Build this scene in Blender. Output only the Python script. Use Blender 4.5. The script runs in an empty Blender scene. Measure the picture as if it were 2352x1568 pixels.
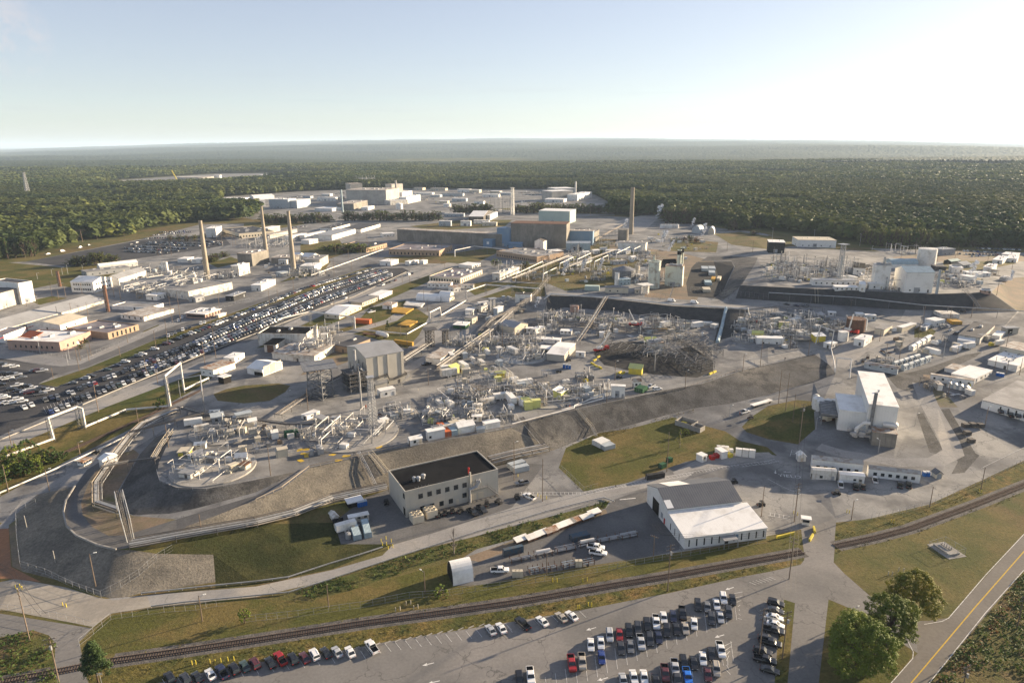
import bpy,math,random
import numpy as np
from mathutils import Vector,Matrix
from mathutils.geometry import delaunay_2d_cdt
SC=bpy.context.scene
COL=SC.collection
RND=random.Random(11)
FPX,CX,CY,CAMH=1568.0,1176.0,784.0,128.0
PIT,ROL=math.radians(16.0),math.radians(0.34)
FWD=Vector((0,math.cos(PIT),-math.sin(PIT)))
UP0=Vector((0,math.sin(PIT),math.cos(PIT)))
RT0=Vector((1,0,0))
UPV=UP0*math.cos(ROL)+RT0*math.sin(ROL)
RTV=RT0*math.cos(ROL)-UP0*math.sin(ROL)
CAM=Vector((0,0,CAMH))
def ray(x,y):
 return FWD+RTV*((x-CX)/FPX)-UPV*((y-CY)/FPX)
def at_z(x,y,z):
 d=ray(x,y)
 t=(z-CAMH)/min(d.z,-1e-5)
 return CAM+d*t
def proj(p):
 v=Vector(p)-CAM
 k=v.dot(FWD)
 return(CX+FPX*v.dot(RTV)/k,CY-FPX*v.dot(UPV)/k)
def height_for(p,ytop):
 v=Vector(p)-CAM
 k=(CY-ytop)/FPX
 den=UPV.z-k*FWD.z
 return(k*v.dot(FWD)-v.dot(UPV))/den
def cam_setup():
 cd=bpy.data.cameras.new('camera')
 cam=bpy.data.objects.new('camera',cd)
 COL.objects.link(cam)
 m=Matrix((RTV,UPV,-FWD)).transposed().to_4x4()
 m.translation=CAM
 cam.matrix_world=m
 cd.lens,cd.sensor_width,cd.sensor_fit=24.0,36.0,'HORIZONTAL'
 cd.clip_start,cd.clip_end=1.0,200000.0
 SC.camera=cam
RELIEF=[[(640,1112,8.2),(713,1073,9),(808,1052,9),(850,1042,9),(920,1027,9),(975,1020,9),(1173,982,9),(1243,960,9),(1316,942,9),(1383,927,9),(1451,913,9),(1526,897,9),(1613,881,9),(1706,850,9),(1764,837,9),(1871,813,9),(1905,838,9)],[(310,1258,5),(405,1238,4.5),(588,1202,3),(675,1182,2),(763,1149,1),(890,1122,.4),(1010,1095,0),(1176,1060,0),(1276,1032,0),(1376,992,0),(1426,982,.5),(1526,954,1),(1601,936,2),(1676,927,3),(1764,907,4.5),(1801,894,5.2),(1869,878,6.5),(1919,858,8.4)],[(405,1230,5),(430,1207,5.6),(500,1182,6.2),(588,1147,7.2),(648,1122,8),(713,1076,8.9)],[(265,1142,6),(277,1172,6),(307,1182,6),(390,1179,6.2),(450,1167,6.6),(588,1130,7.6),(640,1105,8.6)],[(360,1002,7.5),(322,1042,6.8),(295,1090,6.2),(265,1142,6)],[(432,977,10.5),(400,987,10.5),(365,1062,10.5),(360,1087,10.5),(367,1104,10.5),(405,1119,10.5),(475,1122,10.5),(588,1101,10),(648,1089,9.5)],[(250,1045,7),(200,1075,6.6),(172,1117,6),(150,1152,5.6),(145,1177,5.5),(152,1210,5.2),(175,1230,5),(225,1252,5),(267,1262,5),(300,1262,5)],[(290,1015,7.4),(220,1082,6.4),(200,1117,6),(186,1155,5.6),(190,1182,5.5),(212,1210,5.3),(250,1230,5.1),(290,1228,5.3),(405,1192,6),(588,1137,7.4)],[(85,1135,5),(35,1180,3.5),(40,1232,2),(50,1311,.5),(150,1336,0),(230,1368,0),(267,1376,0),(325,1361,0),(495,1336,0),(783,1262,0)],[(-300,1140,7),(-60,1045,8),(0,1022,8),(187,947,8),(375,877,8.5),(588,787,10.5),(763,703,12.5),(938,637,14),(1038,604,15)],[(-300,1250,2),(-60,1160,4.5),(0,1137,5),(150,1072,6.5),(300,1000,8),(420,935,9)],[(-300,1330,0),(0,1336,0)],[(-300,1420,0),(0,1400,0),(212,1440,0)],[(-300,900,9),(0,832,9),(140,848,9)],[(-300,740,12),(0,700,12),(260,660,12.5),(530,640,13.5)],[(-300,620,15),(0,600,15),(330,545,15),(620,515,15),(1000,505,15),(1400,495,15),(1700,535,15),(2020,570,15),(2352,580,15),(2800,590,15)],[(-700,338,15),(2900,338,15)],[(1258,678,16),(1351,682,16),(1426,689,16),(1546,703,16),(1666,708,16)],[(1251,719,9),(1296,706,9),(1401,713,9),(1501,728,9),(1651,740,9)],[(1666,708,16),(1720,712,16),(1690,770,11)],[(1651,740,9),(1640,785,9)],[(1720,712,16),(2000,745,14),(2100,760,12),(2352,770,12)],[(1700,655,22),(1764,658,25),(1869,663,25.5),(1989,668,25.5),(2139,675,25.5),(2277,672,25),(2330,709,16.5)],[(1690,685,16),(1764,690,16),(1869,697,16),(2064,711,16),(2336,716,16)],[(1690,600,19),(1764,610,23),(2000,620,24),(2250,635,23),(2352,640,19)],[(1550,690,16),(1640,600,16),(1500,600,15.5),(1258,600,15)],[(1150,690,12),(1200,650,14),(1110,600,15)],[(700,800,9.2),(850,790,9.5),(1000,740,10),(1130,740,9.3),(1240,740,9)],[(900,900,9),(1060,920,9),(1300,860,9),(1500,860,9),(1640,830,9),(1750,790,10)],[(1919,858,8.4),(2060,850,8),(2150,860,7),(2352,870,7)],[(1860,935,3),(1880,1010,2.5),(2060,1050,2),(2150,1050,2)],[(2110,930,4),(2200,960,4),(2352,990,4),(2700,1020,4)],[(1640,965,1.5),(1700,1012,1),(1785,1040,.4),(1785,1052,0)],[(1320,1030,0),(1446,985,.5),(1546,960,1)],[(1850,1060,.5),(2110,1095,.5),(2200,1080,.8),(2352,1060,1)],[(1921,1195,0),(2352,1085,0),(2800,960,0)],[(-300,1480,0),(-300,1900,0),(1176,1900,0),(2800,1900,0),(2800,1300,0)],[(2800,760,12),(2800,900,7)],]
def _cdt(polys,faces=()):
 vs,es=[],[]
 idx={}
 def vid(p):
  k=(round(p[0],2),round(p[1],2))
  if k not in idx:
   idx[k]=len(vs)
   vs.append(Vector(k))
  return idx[k]
 for pl in polys:
  ids=[vid(p)for p in pl]
  es+=[(a,b)for a,b in zip(ids,ids[1:])if a!=b]
 fs=[]
 for f in faces:
  ids=[]
  for p in f:
   i=vid(p)
   if i not in ids:
    ids.append(i)
  fs.append(ids)
 return delaunay_2d_cdt(vs,es,fs,0,1e-4)
def _build_relief():
 z0={}
 for pl in RELIEF:
  for p in pl:
   z0[(round(p[0],2),round(p[1],2))]=p[2]
 V,_,F,OV,_,_=_cdt(RELIEF)
 zs=[]
 pend=[]
 for i,v in enumerate(V):
  k=(round(v.x,2),round(v.y,2))
  if k in z0:
   zs.append(z0[k])
  else:
   best=sorted(z0,key=lambda q:(q[0]-v.x)**2+(q[1]-v.y)**2)[:2]
   zs.append(sum(z0[b]for b in best)/2)
 V=np.array([(v.x,v.y)for v in V])
 return V[np.array(F)],np.array(zs)[np.array(F)]
_TRI,_TZ=_build_relief()
_A,_B,_C=_TRI[:,0],_TRI[:,1],_TRI[:,2]
_DEN=(_B[:,1]-_C[:,1])*(_A[:,0]-_C[:,0])+(_C[:,0]-_B[:,0])*(_A[:,1]-_C[:,1])
_DEN=np.where(np.abs(_DEN)<1e-9,1e-9,_DEN)
def Z(x,y):
 l0=((_B[:,1]-_C[:,1])*(x-_C[:,0])+(_C[:,0]-_B[:,0])*(y-_C[:,1]))/_DEN
 l1=((_C[:,1]-_A[:,1])*(x-_C[:,0])+(_A[:,0]-_C[:,0])*(y-_C[:,1]))/_DEN
 l2=1-l0-l1
 i=int(np.argmax(np.minimum(np.minimum(l0,l1),l2)))
 if min(l0[i],l1[i],l2[i])<-.2:
  return 15.0 if y<600 else 0.0
 return float(l0[i]*_TZ[i,0]+l1[i]*_TZ[i,1]+l2[i]*_TZ[i,2])
def P(x,y,dz=0.0):
 z=Z(x,y)
 p=at_z(x,y,z)
 p.z+=dz
 return p
def gz(p):
 z=5.0
 for _ in range(6):
  z=.3*z+.7*Z(*proj((p[0],p[1],z)))
 return z
def tag(o,label=None,cat=None,group=None,kind=None):
 if label:
  o['label']=label
 if cat:
  o['category']=cat
 if group:
  o['group']=group
 if kind:
  o['kind']=kind
 return o
THINGS=[]
def empty(name,loc=(0,0,0),rz=0,label=None,cat=None,group=None):
 o=bpy.data.objects.new(name,None)
 o.empty_display_size=.1
 COL.objects.link(o)
 o.location=loc
 o.rotation_euler=(0,0,rz)
 THINGS.append(o)
 return tag(o,label,cat,group)
class MB:
 def __init__(s):
  s.v,s.f,s.m=[],[],[]
 def add(s,vs,fs,mi=0):
  n=len(s.v)
  s.v+=[tuple(p)for p in vs]
  s.f+=[tuple(i+n for i in f)for f in fs]
  s.m+=[mi]*len(fs)
 def quad(s,a,b,c,d,mi=0):
  s.add([a,b,c,d],[(0,1,2,3)],mi)
 def box(s,x0,y0,z0,x1,y1,z1,mi=0,bottom=True):
  v=[(x0,y0,z0),(x1,y0,z0),(x1,y1,z0),(x0,y1,z0),(x0,y0,z1),(x1,y0,z1),(x1,y1,z1),(x0,y1,z1)]
  f=[(4,5,6,7),(0,1,5,4),(1,2,6,5),(2,3,7,6),(3,0,4,7)]
  if bottom:
   f.append((3,2,1,0))
  s.add(v,f,mi)
 def obox(s,c,ux,hx,hy,z0,z1,mi=0):
  ca,sa=math.cos(ux),math.sin(ux)
  q=[(c[0]+ca*a*hx-sa*b*hy,c[1]+sa*a*hx+ca*b*hy)for a,b in((-1,-1),(1,-1),(1,1),(-1,1))]
  s.prism(q,z0,z1,mi)
 def prism(s,poly,z0,z1,mi=0,mt=None,bottom=False):
  n=len(poly)
  v=[(p[0],p[1],z0)for p in poly]+[(p[0],p[1],z1)for p in poly]
  s.add(v,[(i,(i+1)%n,n+(i+1)%n,n+i)for i in range(n)],mi)
  s.add([v[n+i]for i in range(n)],[tuple(range(n))],mi if mt is None else mt)
  if bottom:
   s.add([v[i]for i in range(n)],[tuple(range(n-1,-1,-1))],mi)
 def tube(s,p,q,r,n=6,mi=0,r2=None,cap=True):
  p,q=Vector(p),Vector(q)
  d=q-p
  if d.length<1e-6:
   return
  d.normalize()
  a=d.orthogonal().normalized()
  b=d.cross(a)
  r2=r if r2 is None else r2
  c=[(math.cos(2*math.pi*k/n),math.sin(2*math.pi*k/n))for k in range(n)]
  v=[p+(a*x+b*y)*r for x,y in c]+[q+(a*x+b*y)*r2 for x,y in c]
  f=[(k,(k+1)%n,n+(k+1)%n,n+k)for k in range(n)]
  if cap:
   f+=[tuple(range(n-1,-1,-1)),tuple(range(n,2*n))]
  s.add(v,f,mi)
 def path(s,pts,r,n=6,mi=0):
  pts=[Vector(p)for p in pts]
  for a,b in zip(pts,pts[1:]):
   s.tube(a,b,r,n,mi)
  for a in pts[1:-1]:
   s.ball(a,r*1.02,mi,4,n)
 def ball(s,c,r,mi=0,nu=5,nv=8,sz=1.0):
  c=Vector(c)
  v=[c+Vector((0,0,r*sz))]
  for i in range(1,nu):
   t=math.pi*i/nu
   v+=[c+Vector((r*math.sin(t)*math.cos(2*math.pi*k/nv),r*math.sin(t)*math.sin(2*math.pi*k/nv),r*sz*math.cos(t)))for k in range(nv)]
  v.append(c-Vector((0,0,r*sz)))
  f=[(0,1+k,1+(k+1)%nv)for k in range(nv)]
  for i in range(nu-2):
   o=1+i*nv
   f+=[(o+k,o+nv+k,o+nv+(k+1)%nv,o+(k+1)%nv)for k in range(nv)]
  o=1+(nu-2)*nv
  f+=[(o+k,len(v)-1,o+(k+1)%nv)for k in range(nv)]
  s.add(v,f,mi)
 def lathe(s,prof,n=16,mi=0,c=(0,0),cap=True):
  v,f=[],[]
  for r,z in prof:
   v+=[(c[0]+r*math.cos(2*math.pi*k/n),c[1]+r*math.sin(2*math.pi*k/n),z)for k in range(n)]
  for i in range(len(prof)-1):
   o=i*n
   f+=[(o+k,o+(k+1)%n,o+n+(k+1)%n,o+n+k)for k in range(n)]
  if cap:
   o=(len(prof)-1)*n
   f.append(tuple(range(o,o+n)))
  s.add(v,f,mi)
 def build(s,name,mats,parent=None,smooth=False,uvaxis=None,label=None):
  me=bpy.data.meshes.new(name)
  me.from_pydata(s.v,[],s.f)
  if not isinstance(mats,(list,tuple)):
   mats=[mats]
  for m in mats:
   me.materials.append(MT(m)if isinstance(m,str)else m)
  if len(mats)>1:
   me.polygons.foreach_set('material_index',s.m)
  if smooth:
   me.polygons.foreach_set('use_smooth',[True]*len(s.f))
  uv=me.uv_layers.new(name='uv').data
  ax=Vector(uvaxis or(1,0,0))
  for p in me.polygons:
   nrm=p.normal
   if abs(nrm.z)<.8 and(abs(nrm.z)<.1 or abs(nrm.dot(ax))>.97 and False):
    u=Vector((-nrm.y,nrm.x,0)).normalized()
   else:
    u=(ax-nrm*ax.dot(nrm))
    u=u.normalized()if u.length>1e-3 else nrm.orthogonal().normalized()
   w=nrm.cross(u)
   for li in p.loop_indices:
    co=me.vertices[me.loops[li].vertex_index].co
    uv[li].uv=(co.dot(u),co.dot(w))
  me.update()
  o=bpy.data.objects.new(name,me)
  COL.objects.link(o)
  if parent is not None:
   o.parent=parent
  else:
   THINGS.append(o)
  if label:
   o['label']=label
  return o
def link_copy(o,parent=None):
 c=o.copy()
 COL.objects.link(c)
 c.parent=parent
 if parent is None:
  THINGS.append(c)
 return c
_KIDS={}
def copy_tree(o):
 c=link_copy(o)
 kids=_KIDS.setdefault(o.name,list(o.children))
 for ch in kids:
  d=link_copy(ch,c)
  for g in _KIDS.setdefault(ch.name,list(ch.children)):
   link_copy(g,d)
 return c
_MATS={}
def nd(nt,t,**kw):
 n=nt.nodes.new(t)
 for k,v in kw.items():
  if k in n.bl_rna.properties.keys():
   setattr(n,k,v)
  else:
   n.inputs[k].default_value=v
 return n
def mixc(nt,fac,a,b):
 m=nt.nodes.new('ShaderNodeMix')
 m.data_type='RGBA'
 for sock,val in((m.inputs[0],fac),(m.inputs[6],a),(m.inputs[7],b)):
  if hasattr(val,'is_output'):
   nt.links.new(val,sock)
  elif isinstance(val,(int,float)):
   sock.default_value=val
  else:
   sock.default_value=(*val,1)
 return m.outputs[2]
def ramp(nt,src,lo,hi):
 r=nt.nodes.new('ShaderNodeMapRange')
 r.clamp=True
 nt.links.new(src,r.inputs[0])
 r.inputs[1].default_value,r.inputs[2].default_value=lo,hi
 return r.outputs[0]
def noise(nt,co,scale,detail=4,rough=.6):
 n=nd(nt,'ShaderNodeTexNoise',Scale=scale,Detail=float(detail),Roughness=rough)
 nt.links.new(co,n.inputs['Vector'])
 return n.outputs[0]
def mat(name,c,c2=None,s=.3,lo=.4,hi=.65,c3=None,s3=.03,lo3=.5,hi3=.6,rough=.85,metal=0.,grain=.0,gs=6.,bump=0.,bs=3.,panel=None,pcol=None,pw=.08,streak=None,jit=0.,spec=.15,crack=0.):
 m=bpy.data.materials.new(name)
 m.use_nodes=True
 nt=m.node_tree
 b=nt.nodes['Principled BSDF']
 pos=nt.nodes.new('ShaderNodeNewGeometry').outputs['Position']
 uv=nt.nodes.new('ShaderNodeTexCoord').outputs['UV']
 col=nd(nt,'ShaderNodeRGB').outputs[0]
 col.default_value=(*c,1)
 if c3 is not None:
  col=mixc(nt,ramp(nt,noise(nt,pos,s3,5,.6),lo3,hi3),col,c3)
 if c2 is not None:
  col=mixc(nt,ramp(nt,noise(nt,pos,s,6,.65),lo,hi),col,c2)
 if streak is not None:
  mp=nd(nt,'ShaderNodeMapping')
  nt.links.new(uv,mp.inputs[0])
  mp.inputs['Scale'].default_value=(1.2,.08,1)
  col=mixc(nt,ramp(nt,noise(nt,mp.outputs[0],1.0,5,.7),streak[1],streak[1]+.2),col,streak[0])
 if crack:
  mp=nd(nt,'ShaderNodeVectorMath',operation='ADD')
  nz=nd(nt,'ShaderNodeTexNoise',Scale=.25,Detail=4.)
  nt.links.new(pos,nz.inputs['Vector'])
  sc=nd(nt,'ShaderNodeVectorMath',operation='SCALE')
  nt.links.new(nz.outputs['Color'],sc.inputs[0])
  sc.inputs['Scale'].default_value=7.
  nt.links.new(pos,mp.inputs[0])
  nt.links.new(sc.outputs[0],mp.inputs[1])
  vo=nd(nt,'ShaderNodeTexVoronoi',feature='DISTANCE_TO_EDGE',Scale=crack)
  nt.links.new(mp.outputs[0],vo.inputs['Vector'])
  col=mixc(nt,ramp(nt,vo.outputs[0],.011,.003),col,tuple(.66*x for x in c))
 hgt=None
 if panel:
  w=nd(nt,'ShaderNodeTexWave',wave_type='BANDS',bands_direction='X',wave_profile='SIN' if pcol is None else 'TRI')
  w.inputs['Scale'].default_value=1.0/panel*.314159*(1 if pcol is None else 1)
  nt.links.new(uv,w.inputs['Vector'])
  if pcol is not None:
   col=mixc(nt,ramp(nt,w.outputs['Fac'],1-pw,1.0),col,pcol)
  hgt=w.outputs['Fac']
 if grain:
  g=noise(nt,pos,gs,3,.7)
  hsv=nd(nt,'ShaderNodeHueSaturation')
  mr=nt.nodes.new('ShaderNodeMapRange')
  nt.links.new(g,mr.inputs[0])
  mr.inputs[1].default_value,mr.inputs[2].default_value=.25,.75
  mr.inputs[3].default_value,mr.inputs[4].default_value=1-grain,1+grain
  nt.links.new(mr.outputs[0],hsv.inputs['Value'])
  nt.links.new(col,hsv.inputs['Color'])
  col=hsv.outputs[0]
 if jit:
  oi=nt.nodes.new('ShaderNodeObjectInfo').outputs['Random']
  hsv=nd(nt,'ShaderNodeHueSaturation')
  mr=nt.nodes.new('ShaderNodeMapRange')
  nt.links.new(oi,mr.inputs[0])
  mr.inputs[3].default_value,mr.inputs[4].default_value=1-jit,1+jit
  nt.links.new(mr.outputs[0],hsv.inputs['Value'])
  nt.links.new(col,hsv.inputs['Color'])
  col=hsv.outputs[0]
 nt.links.new(col,b.inputs['Base Color'])
 b.inputs['Roughness'].default_value=rough
 b.inputs['Metallic'].default_value=metal
 b.inputs['Specular IOR Level'].default_value=spec
 if bump or(panel and pcol is None):
  bp=nt.nodes.new('ShaderNodeBump')
  bp.inputs['Strength'].default_value=bump or .5
  if panel and pcol is None and not bump:
   bp.inputs['Distance'].default_value=.06
   nt.links.new(hgt,bp.inputs['Height'])
  else:
   bp.inputs['Distance'].default_value=.5
   nt.links.new(noise(nt,pos,bs,6,.7),bp.inputs['Height'])
  nt.links.new(bp.outputs[0],b.inputs['Normal'])
 _MATS[name]=m
 return m
def MT(n):
 return _MATS[n]
mat('pave',(.2,.198,.195),(.13,.128,.126),.05,.44,.6,(.28,.27,.25),.02,.46,.6,grain=.22,gs=1.6,rough=.9,crack=.05)
mat('pave_light',(.29,.28,.265),(.225,.218,.21),.06,.42,.66,(.34,.31,.27),.02,.5,.65,grain=.15,gs=1.2,rough=.9,crack=.07)
mat('asphalt',(.048,.049,.054),(.068,.067,.068),.05,.45,.65,grain=.25,gs=1.5,rough=.9)
mat('asphalt_mid',(.13,.128,.127),(.1,.098,.097),.06,.42,.62,(.16,.155,.148),.02,.5,.62,grain=.2,gs=1.4,rough=.9)
mat('lot',(.19,.182,.172),(.15,.145,.138),.035,.42,.62,(.23,.215,.2),.012,.45,.6,grain=.16,gs=1.3,rough=.9,crack=.06)
mat('highway',(.165,.15,.132),(.14,.128,.113),.08,.4,.65,grain=.16,gs=1.0,rough=.9)
mat('sand_road',(.34,.31,.265),(.25,.23,.2),.08,.42,.62,(.24,.215,.18),.03,.48,.62,grain=.16,gs=1.,rough=.95)
mat('red_dirt',(.3,.15,.08),(.22,.13,.085),.12,.4,.65,grain=.2,gs=1.2,rough=.95)
mat('dirt',(.22,.165,.115),(.16,.135,.1),.1,.4,.62,(.13,.13,.05),.03,.5,.62,grain=.25,gs=1.2,rough=.95)
mat('black_gravel',(.026,.026,.027),(.042,.04,.039),.1,.42,.62,grain=.3,gs=1.2,rough=.95)
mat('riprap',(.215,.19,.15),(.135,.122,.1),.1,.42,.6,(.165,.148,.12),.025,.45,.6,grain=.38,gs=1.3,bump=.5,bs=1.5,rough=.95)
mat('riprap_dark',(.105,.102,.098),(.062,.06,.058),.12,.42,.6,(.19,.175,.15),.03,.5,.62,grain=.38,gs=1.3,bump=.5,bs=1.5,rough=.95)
mat('grass',(.085,.085,.024),(.14,.108,.04),.05,.43,.6,(.055,.07,.02),.025,.45,.58,grain=.35,gs=.9,bump=.5,bs=1.5,rough=1.,spec=.1)
mat('grass_dry',(.14,.115,.045),(.085,.088,.03),.05,.42,.62,(.14,.1,.05),.018,.45,.6,grain=.3,gs=.9,bump=.4,bs=1.4,rough=1.,spec=.1)
mat('grass_lush',(.04,.045,.016),(.06,.058,.022),.08,.42,.62,(.03,.036,.013),.02,.45,.6,grain=.4,gs=.9,bump=.5,bs=1.5,rough=1.,spec=.1)  # lawn grass with a cast shadow's darkness put into its colour
mat('weeds',(.12,.1,.032),(.065,.07,.022),.15,.42,.6,(.2,.13,.05),.05,.5,.64,grain=.5,gs=.8,bump=.8,bs=1.2,rough=1.,spec=.1)
mat('scrub',(.07,.08,.025),(.11,.095,.035),.1,.42,.62,(.16,.11,.06),.04,.52,.64,grain=.5,gs=.7,bump=.8,bs=1.2,rough=1.,spec=.1)
mat('forest_floor',(.05,.06,.02),(.1,.1,.04),.006,.4,.6,rough=1.,spec=.1)
mat('ballast',(.13,.12,.11),(.085,.08,.075),.3,.42,.6,grain=.4,gs=1.6,bump=.6,bs=2.,rough=.95)
mat('concrete',(.33,.315,.29),(.26,.245,.22),.15,.42,.62,grain=.12,gs=2.,rough=.9)
mat('patch_dark',(.07,.067,.065),(.05,.05,.05),.3,.4,.6,grain=.3,gs=1.2,bump=.5,bs=1.5,rough=.95)
mat('paint_white',(.62,.61,.58),(.35,.34,.33),1.2,.5,.62,rough=.8)
mat('paint_yellow',(.55,.36,.04),(.4,.28,.06),1.2,.5,.62,rough=.8)
mat('stain',(.42,.42,.4),(.3,.3,.29),.3,.4,.6,rough=.9)
mat('white',(.74,.72,.67),(.55,.52,.46),.25,.48,.66,panel=2.4,pcol=(.5,.48,.44),pw=.03,streak=((.5,.46,.4),.6),rough=.6,jit=.08)
mat('white_metal',(.72,.71,.67),(.6,.58,.54),.2,.5,.7,panel=1.2,pcol=(.55,.54,.51),pw=.06,streak=((.55,.52,.47),.62),rough=.5,jit=.06)
mat('white_dirty',(.62,.6,.55),(.4,.36,.3),.3,.48,.62,streak=((.3,.25,.19),.52),rough=.8)
mat('white_roof',(.78,.765,.73),(.6,.575,.53),.15,.5,.66,grain=.05,gs=1.,panel=3.,pcol=(.66,.64,.6),pw=.03,rough=.55)
mat('cream',(.55,.49,.38),(.46,.41,.32),.2,.45,.65,rough=.7,jit=.08)
mat('tan_metal',(.42,.39,.33),(.36,.335,.285),.15,.45,.65,panel=1.0,rough=.55)
mat('tan_panel',(.46,.43,.37),(.41,.385,.33),.15,.45,.65,panel=3.4,pcol=(.3,.28,.24),pw=.03,rough=.7)
mat('brick_tan',(.4,.29,.2),(.33,.24,.165),.3,.42,.62,grain=.12,gs=3.,rough=.9,jit=.06)
mat('brick_pink',(.42,.28,.22),(.35,.24,.19),.3,.42,.62,grain=.12,gs=3.,rough=.9)
mat('old_concrete',(.27,.25,.215),(.19,.175,.15),.08,.42,.6,streak=((.13,.12,.105),.5),grain=.1,gs=1.,panel=9.,pcol=(.2,.185,.16),pw=.03,rough=.95)
mat('pale_concrete',(.42,.4,.36),(.33,.31,.28),.08,.42,.6,streak=((.27,.25,.22),.54),rough=.95)
mat('stack_concrete',(.36,.31,.24),(.3,.26,.2),.08,.42,.6,streak=((.24,.205,.16),.5),rough=.95)
mat('teal_metal',(.42,.5,.44),(.37,.45,.4),.1,.45,.65,panel=1.1,rough=.55)
mat('pale_green',(.55,.58,.5),(.36,.33,.26),.25,.5,.62,streak=((.3,.26,.2),.56),rough=.7)
mat('blue_metal',(.16,.25,.36),(.2,.28,.36),.2,.45,.65,panel=1.2,rough=.5)
mat('grey_metal',(.3,.31,.32),(.24,.25,.26),.2,.45,.65,panel=.9,rough=.5)
mat('roof_grey',(.26,.255,.25),(.19,.185,.18),.1,.42,.62,(.33,.32,.31),.03,.5,.62,grain=.1,gs=1.5,rough=.8)
mat('roof_metal',(.34,.34,.34),(.27,.27,.265),.1,.45,.65,panel=.7,rough=.45,metal=.2)
mat('roof_dark',(.06,.06,.065),(.085,.085,.088),.12,.44,.62,panel=3.2,pcol=(.035,.035,.04),pw=.03,rough=.7)
mat('roof_black',(.009,.009,.011),(.017,.017,.018),.08,.45,.62,panel=3.,pcol=(.01,.01,.01),pw=.04,rough=.95,spec=.05)
mat('roof_maroon',(.17,.145,.15),(.3,.28,.28),.08,.45,.62,(.1,.085,.09),.04,.5,.62,grain=.1,gs=1.5,rough=.6)
mat('roof_rib',(.13,.135,.145),(.1,.105,.115),.1,.45,.65,panel=.9,pcol=(.24,.245,.25),pw=.18,rough=.5,metal=.2)
mat('roof_rust',(.4,.36,.31),(.25,.13,.07),.25,.45,.58,panel=.7,rough=.8)
mat('roof_old',(.4,.37,.33),(.26,.2,.155),.3,.46,.6,(.52,.5,.46),.1,.5,.6,rough=.85)
mat('rust',(.16,.085,.055),(.1,.06,.045),.6,.42,.6,rough=.9)
mat('glass',(.02,.025,.03),rough=.12,spec=.6)
mat('dark',(.025,.025,.027),(.04,.04,.04),.8,.42,.6,rough=.7)
mat('trim',(.1,.09,.08),rough=.7)
mat('opening',(.02,.018,.016),rough=.9)
mat('steel',(.23,.235,.24),(.16,.16,.165),.8,.42,.6,rough=.55,metal=.3)
mat('steel_dark',(.085,.085,.088),(.12,.11,.1),.8,.42,.6,rough=.65,metal=.2)
mat('galv',(.42,.425,.43),(.32,.32,.32),.5,.42,.6,rough=.45,metal=.4)
mat('pipe_white',(.68,.65,.6),(.5,.47,.42),.25,.5,.66,rough=.55)
mat('pipe_silver',(.5,.5,.49),(.38,.375,.36),.3,.45,.62,rough=.4,metal=.4)
mat('pipe_brown',(.33,.28,.22),(.24,.2,.16),.3,.45,.62,rough=.7)
mat('yellow',(.62,.5,.06),(.5,.4,.08),.5,.45,.65,rough=.7)
mat('yellow_pale',(.6,.6,.2),(.5,.5,.22),.5,.45,.65,rough=.7)
mat('ochre',(.5,.29,.05),(.42,.25,.06),.5,.45,.65,panel=.6,rough=.7)
mat('orange',(.5,.12,.035),(.42,.12,.05),.5,.45,.65,panel=.5,rough=.6)
mat('green_box',(.03,.1,.045),(.04,.085,.045),.5,.45,.65,panel=.5,rough=.6)
mat('blue',(.02,.12,.4),(.03,.12,.33),.5,.45,.65,rough=.5)
mat('red',(.4,.03,.025),rough=.5)
mat('container_grey',(.4,.44,.46),(.33,.36,.38),.4,.45,.65,panel=.45,rough=.55)
mat('container_blue',(.36,.45,.48),(.28,.35,.38),.4,.45,.65,panel=.45,rough=.55)
mat('bin_blue',(.05,.09,.13),(.09,.09,.09),.6,.45,.62,rough=.7)
mat('wood',(.25,.185,.125),(.17,.125,.085),.8,.42,.6,rough=.9)
mat('pole_wood',(.2,.15,.11),(.14,.11,.085),.5,.42,.6,rough=.95,jit=.2)
mat('tie',(.1,.075,.06),(.15,.115,.09),.8,.42,.6,rough=.95)
mat('rail',(.1,.075,.065),(.14,.1,.08),.5,.42,.6,rough=.5,metal=.5)
mat('steam',(.85,.85,.85),rough=1.)
mat('bark',(.09,.065,.045),(.06,.045,.035),1.5,.42,.6,rough=.95)
mat('bark_grey',(.22,.19,.16),(.15,.13,.11),1.5,.42,.6,rough=.95)
mat('tyre',(.015,.015,.016),rough=.9)
mat('chrome',(.5,.5,.5),rough=.3,metal=.8)
mat('lamp',(.7,.7,.65),rough=.3)
mat('tail',(.35,.02,.02),rough=.35)
for n_,c_ in{'white':(.75,.75,.73),'silver':(.42,.43,.44),'grey':(.16,.165,.17),'black':(.012,.012,.014),'dark':(.035,.037,.042),'red':(.3,.015,.015),'maroon':(.09,.018,.022),'blue':(.02,.045,.2),'navy':(.018,.025,.06),'tan':(.38,.34,.28),'bright':(.02,.16,.6),'green':(.05,.08,.07)}.items():
 m_=mat('car_'+n_,c_,rough=.28,spec=.5)
 m_.node_tree.nodes['Principled BSDF'].inputs['Coat Weight'].default_value=.5
def leafmat(name,c,c2,c3,s=.15,jit=.15,tr=.25):
 m=mat(name,c,c2,s,.4,.62,c3,.6,.5,.65,rough=.7,jit=jit,spec=.2)
 nt=m.node_tree
 b=nt.nodes['Principled BSDF']
 t=nt.nodes.new('ShaderNodeBsdfTranslucent')
 src=b.inputs['Base Color'].links[0].from_socket
 nt.links.new(src,t.inputs[0])
 mx=nt.nodes.new('ShaderNodeMixShader')
 mx.inputs[0].default_value=tr
 nt.links.new(b.outputs[0],mx.inputs[1])
 nt.links.new(t.outputs[0],mx.inputs[2])
 nt.links.new(mx.outputs[0],nt.nodes['Material Output'].inputs[0])
 return m
leafmat('leaf_oak',(.11,.15,.022),(.17,.2,.032),(.07,.1,.018),tr=.15)
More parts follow.
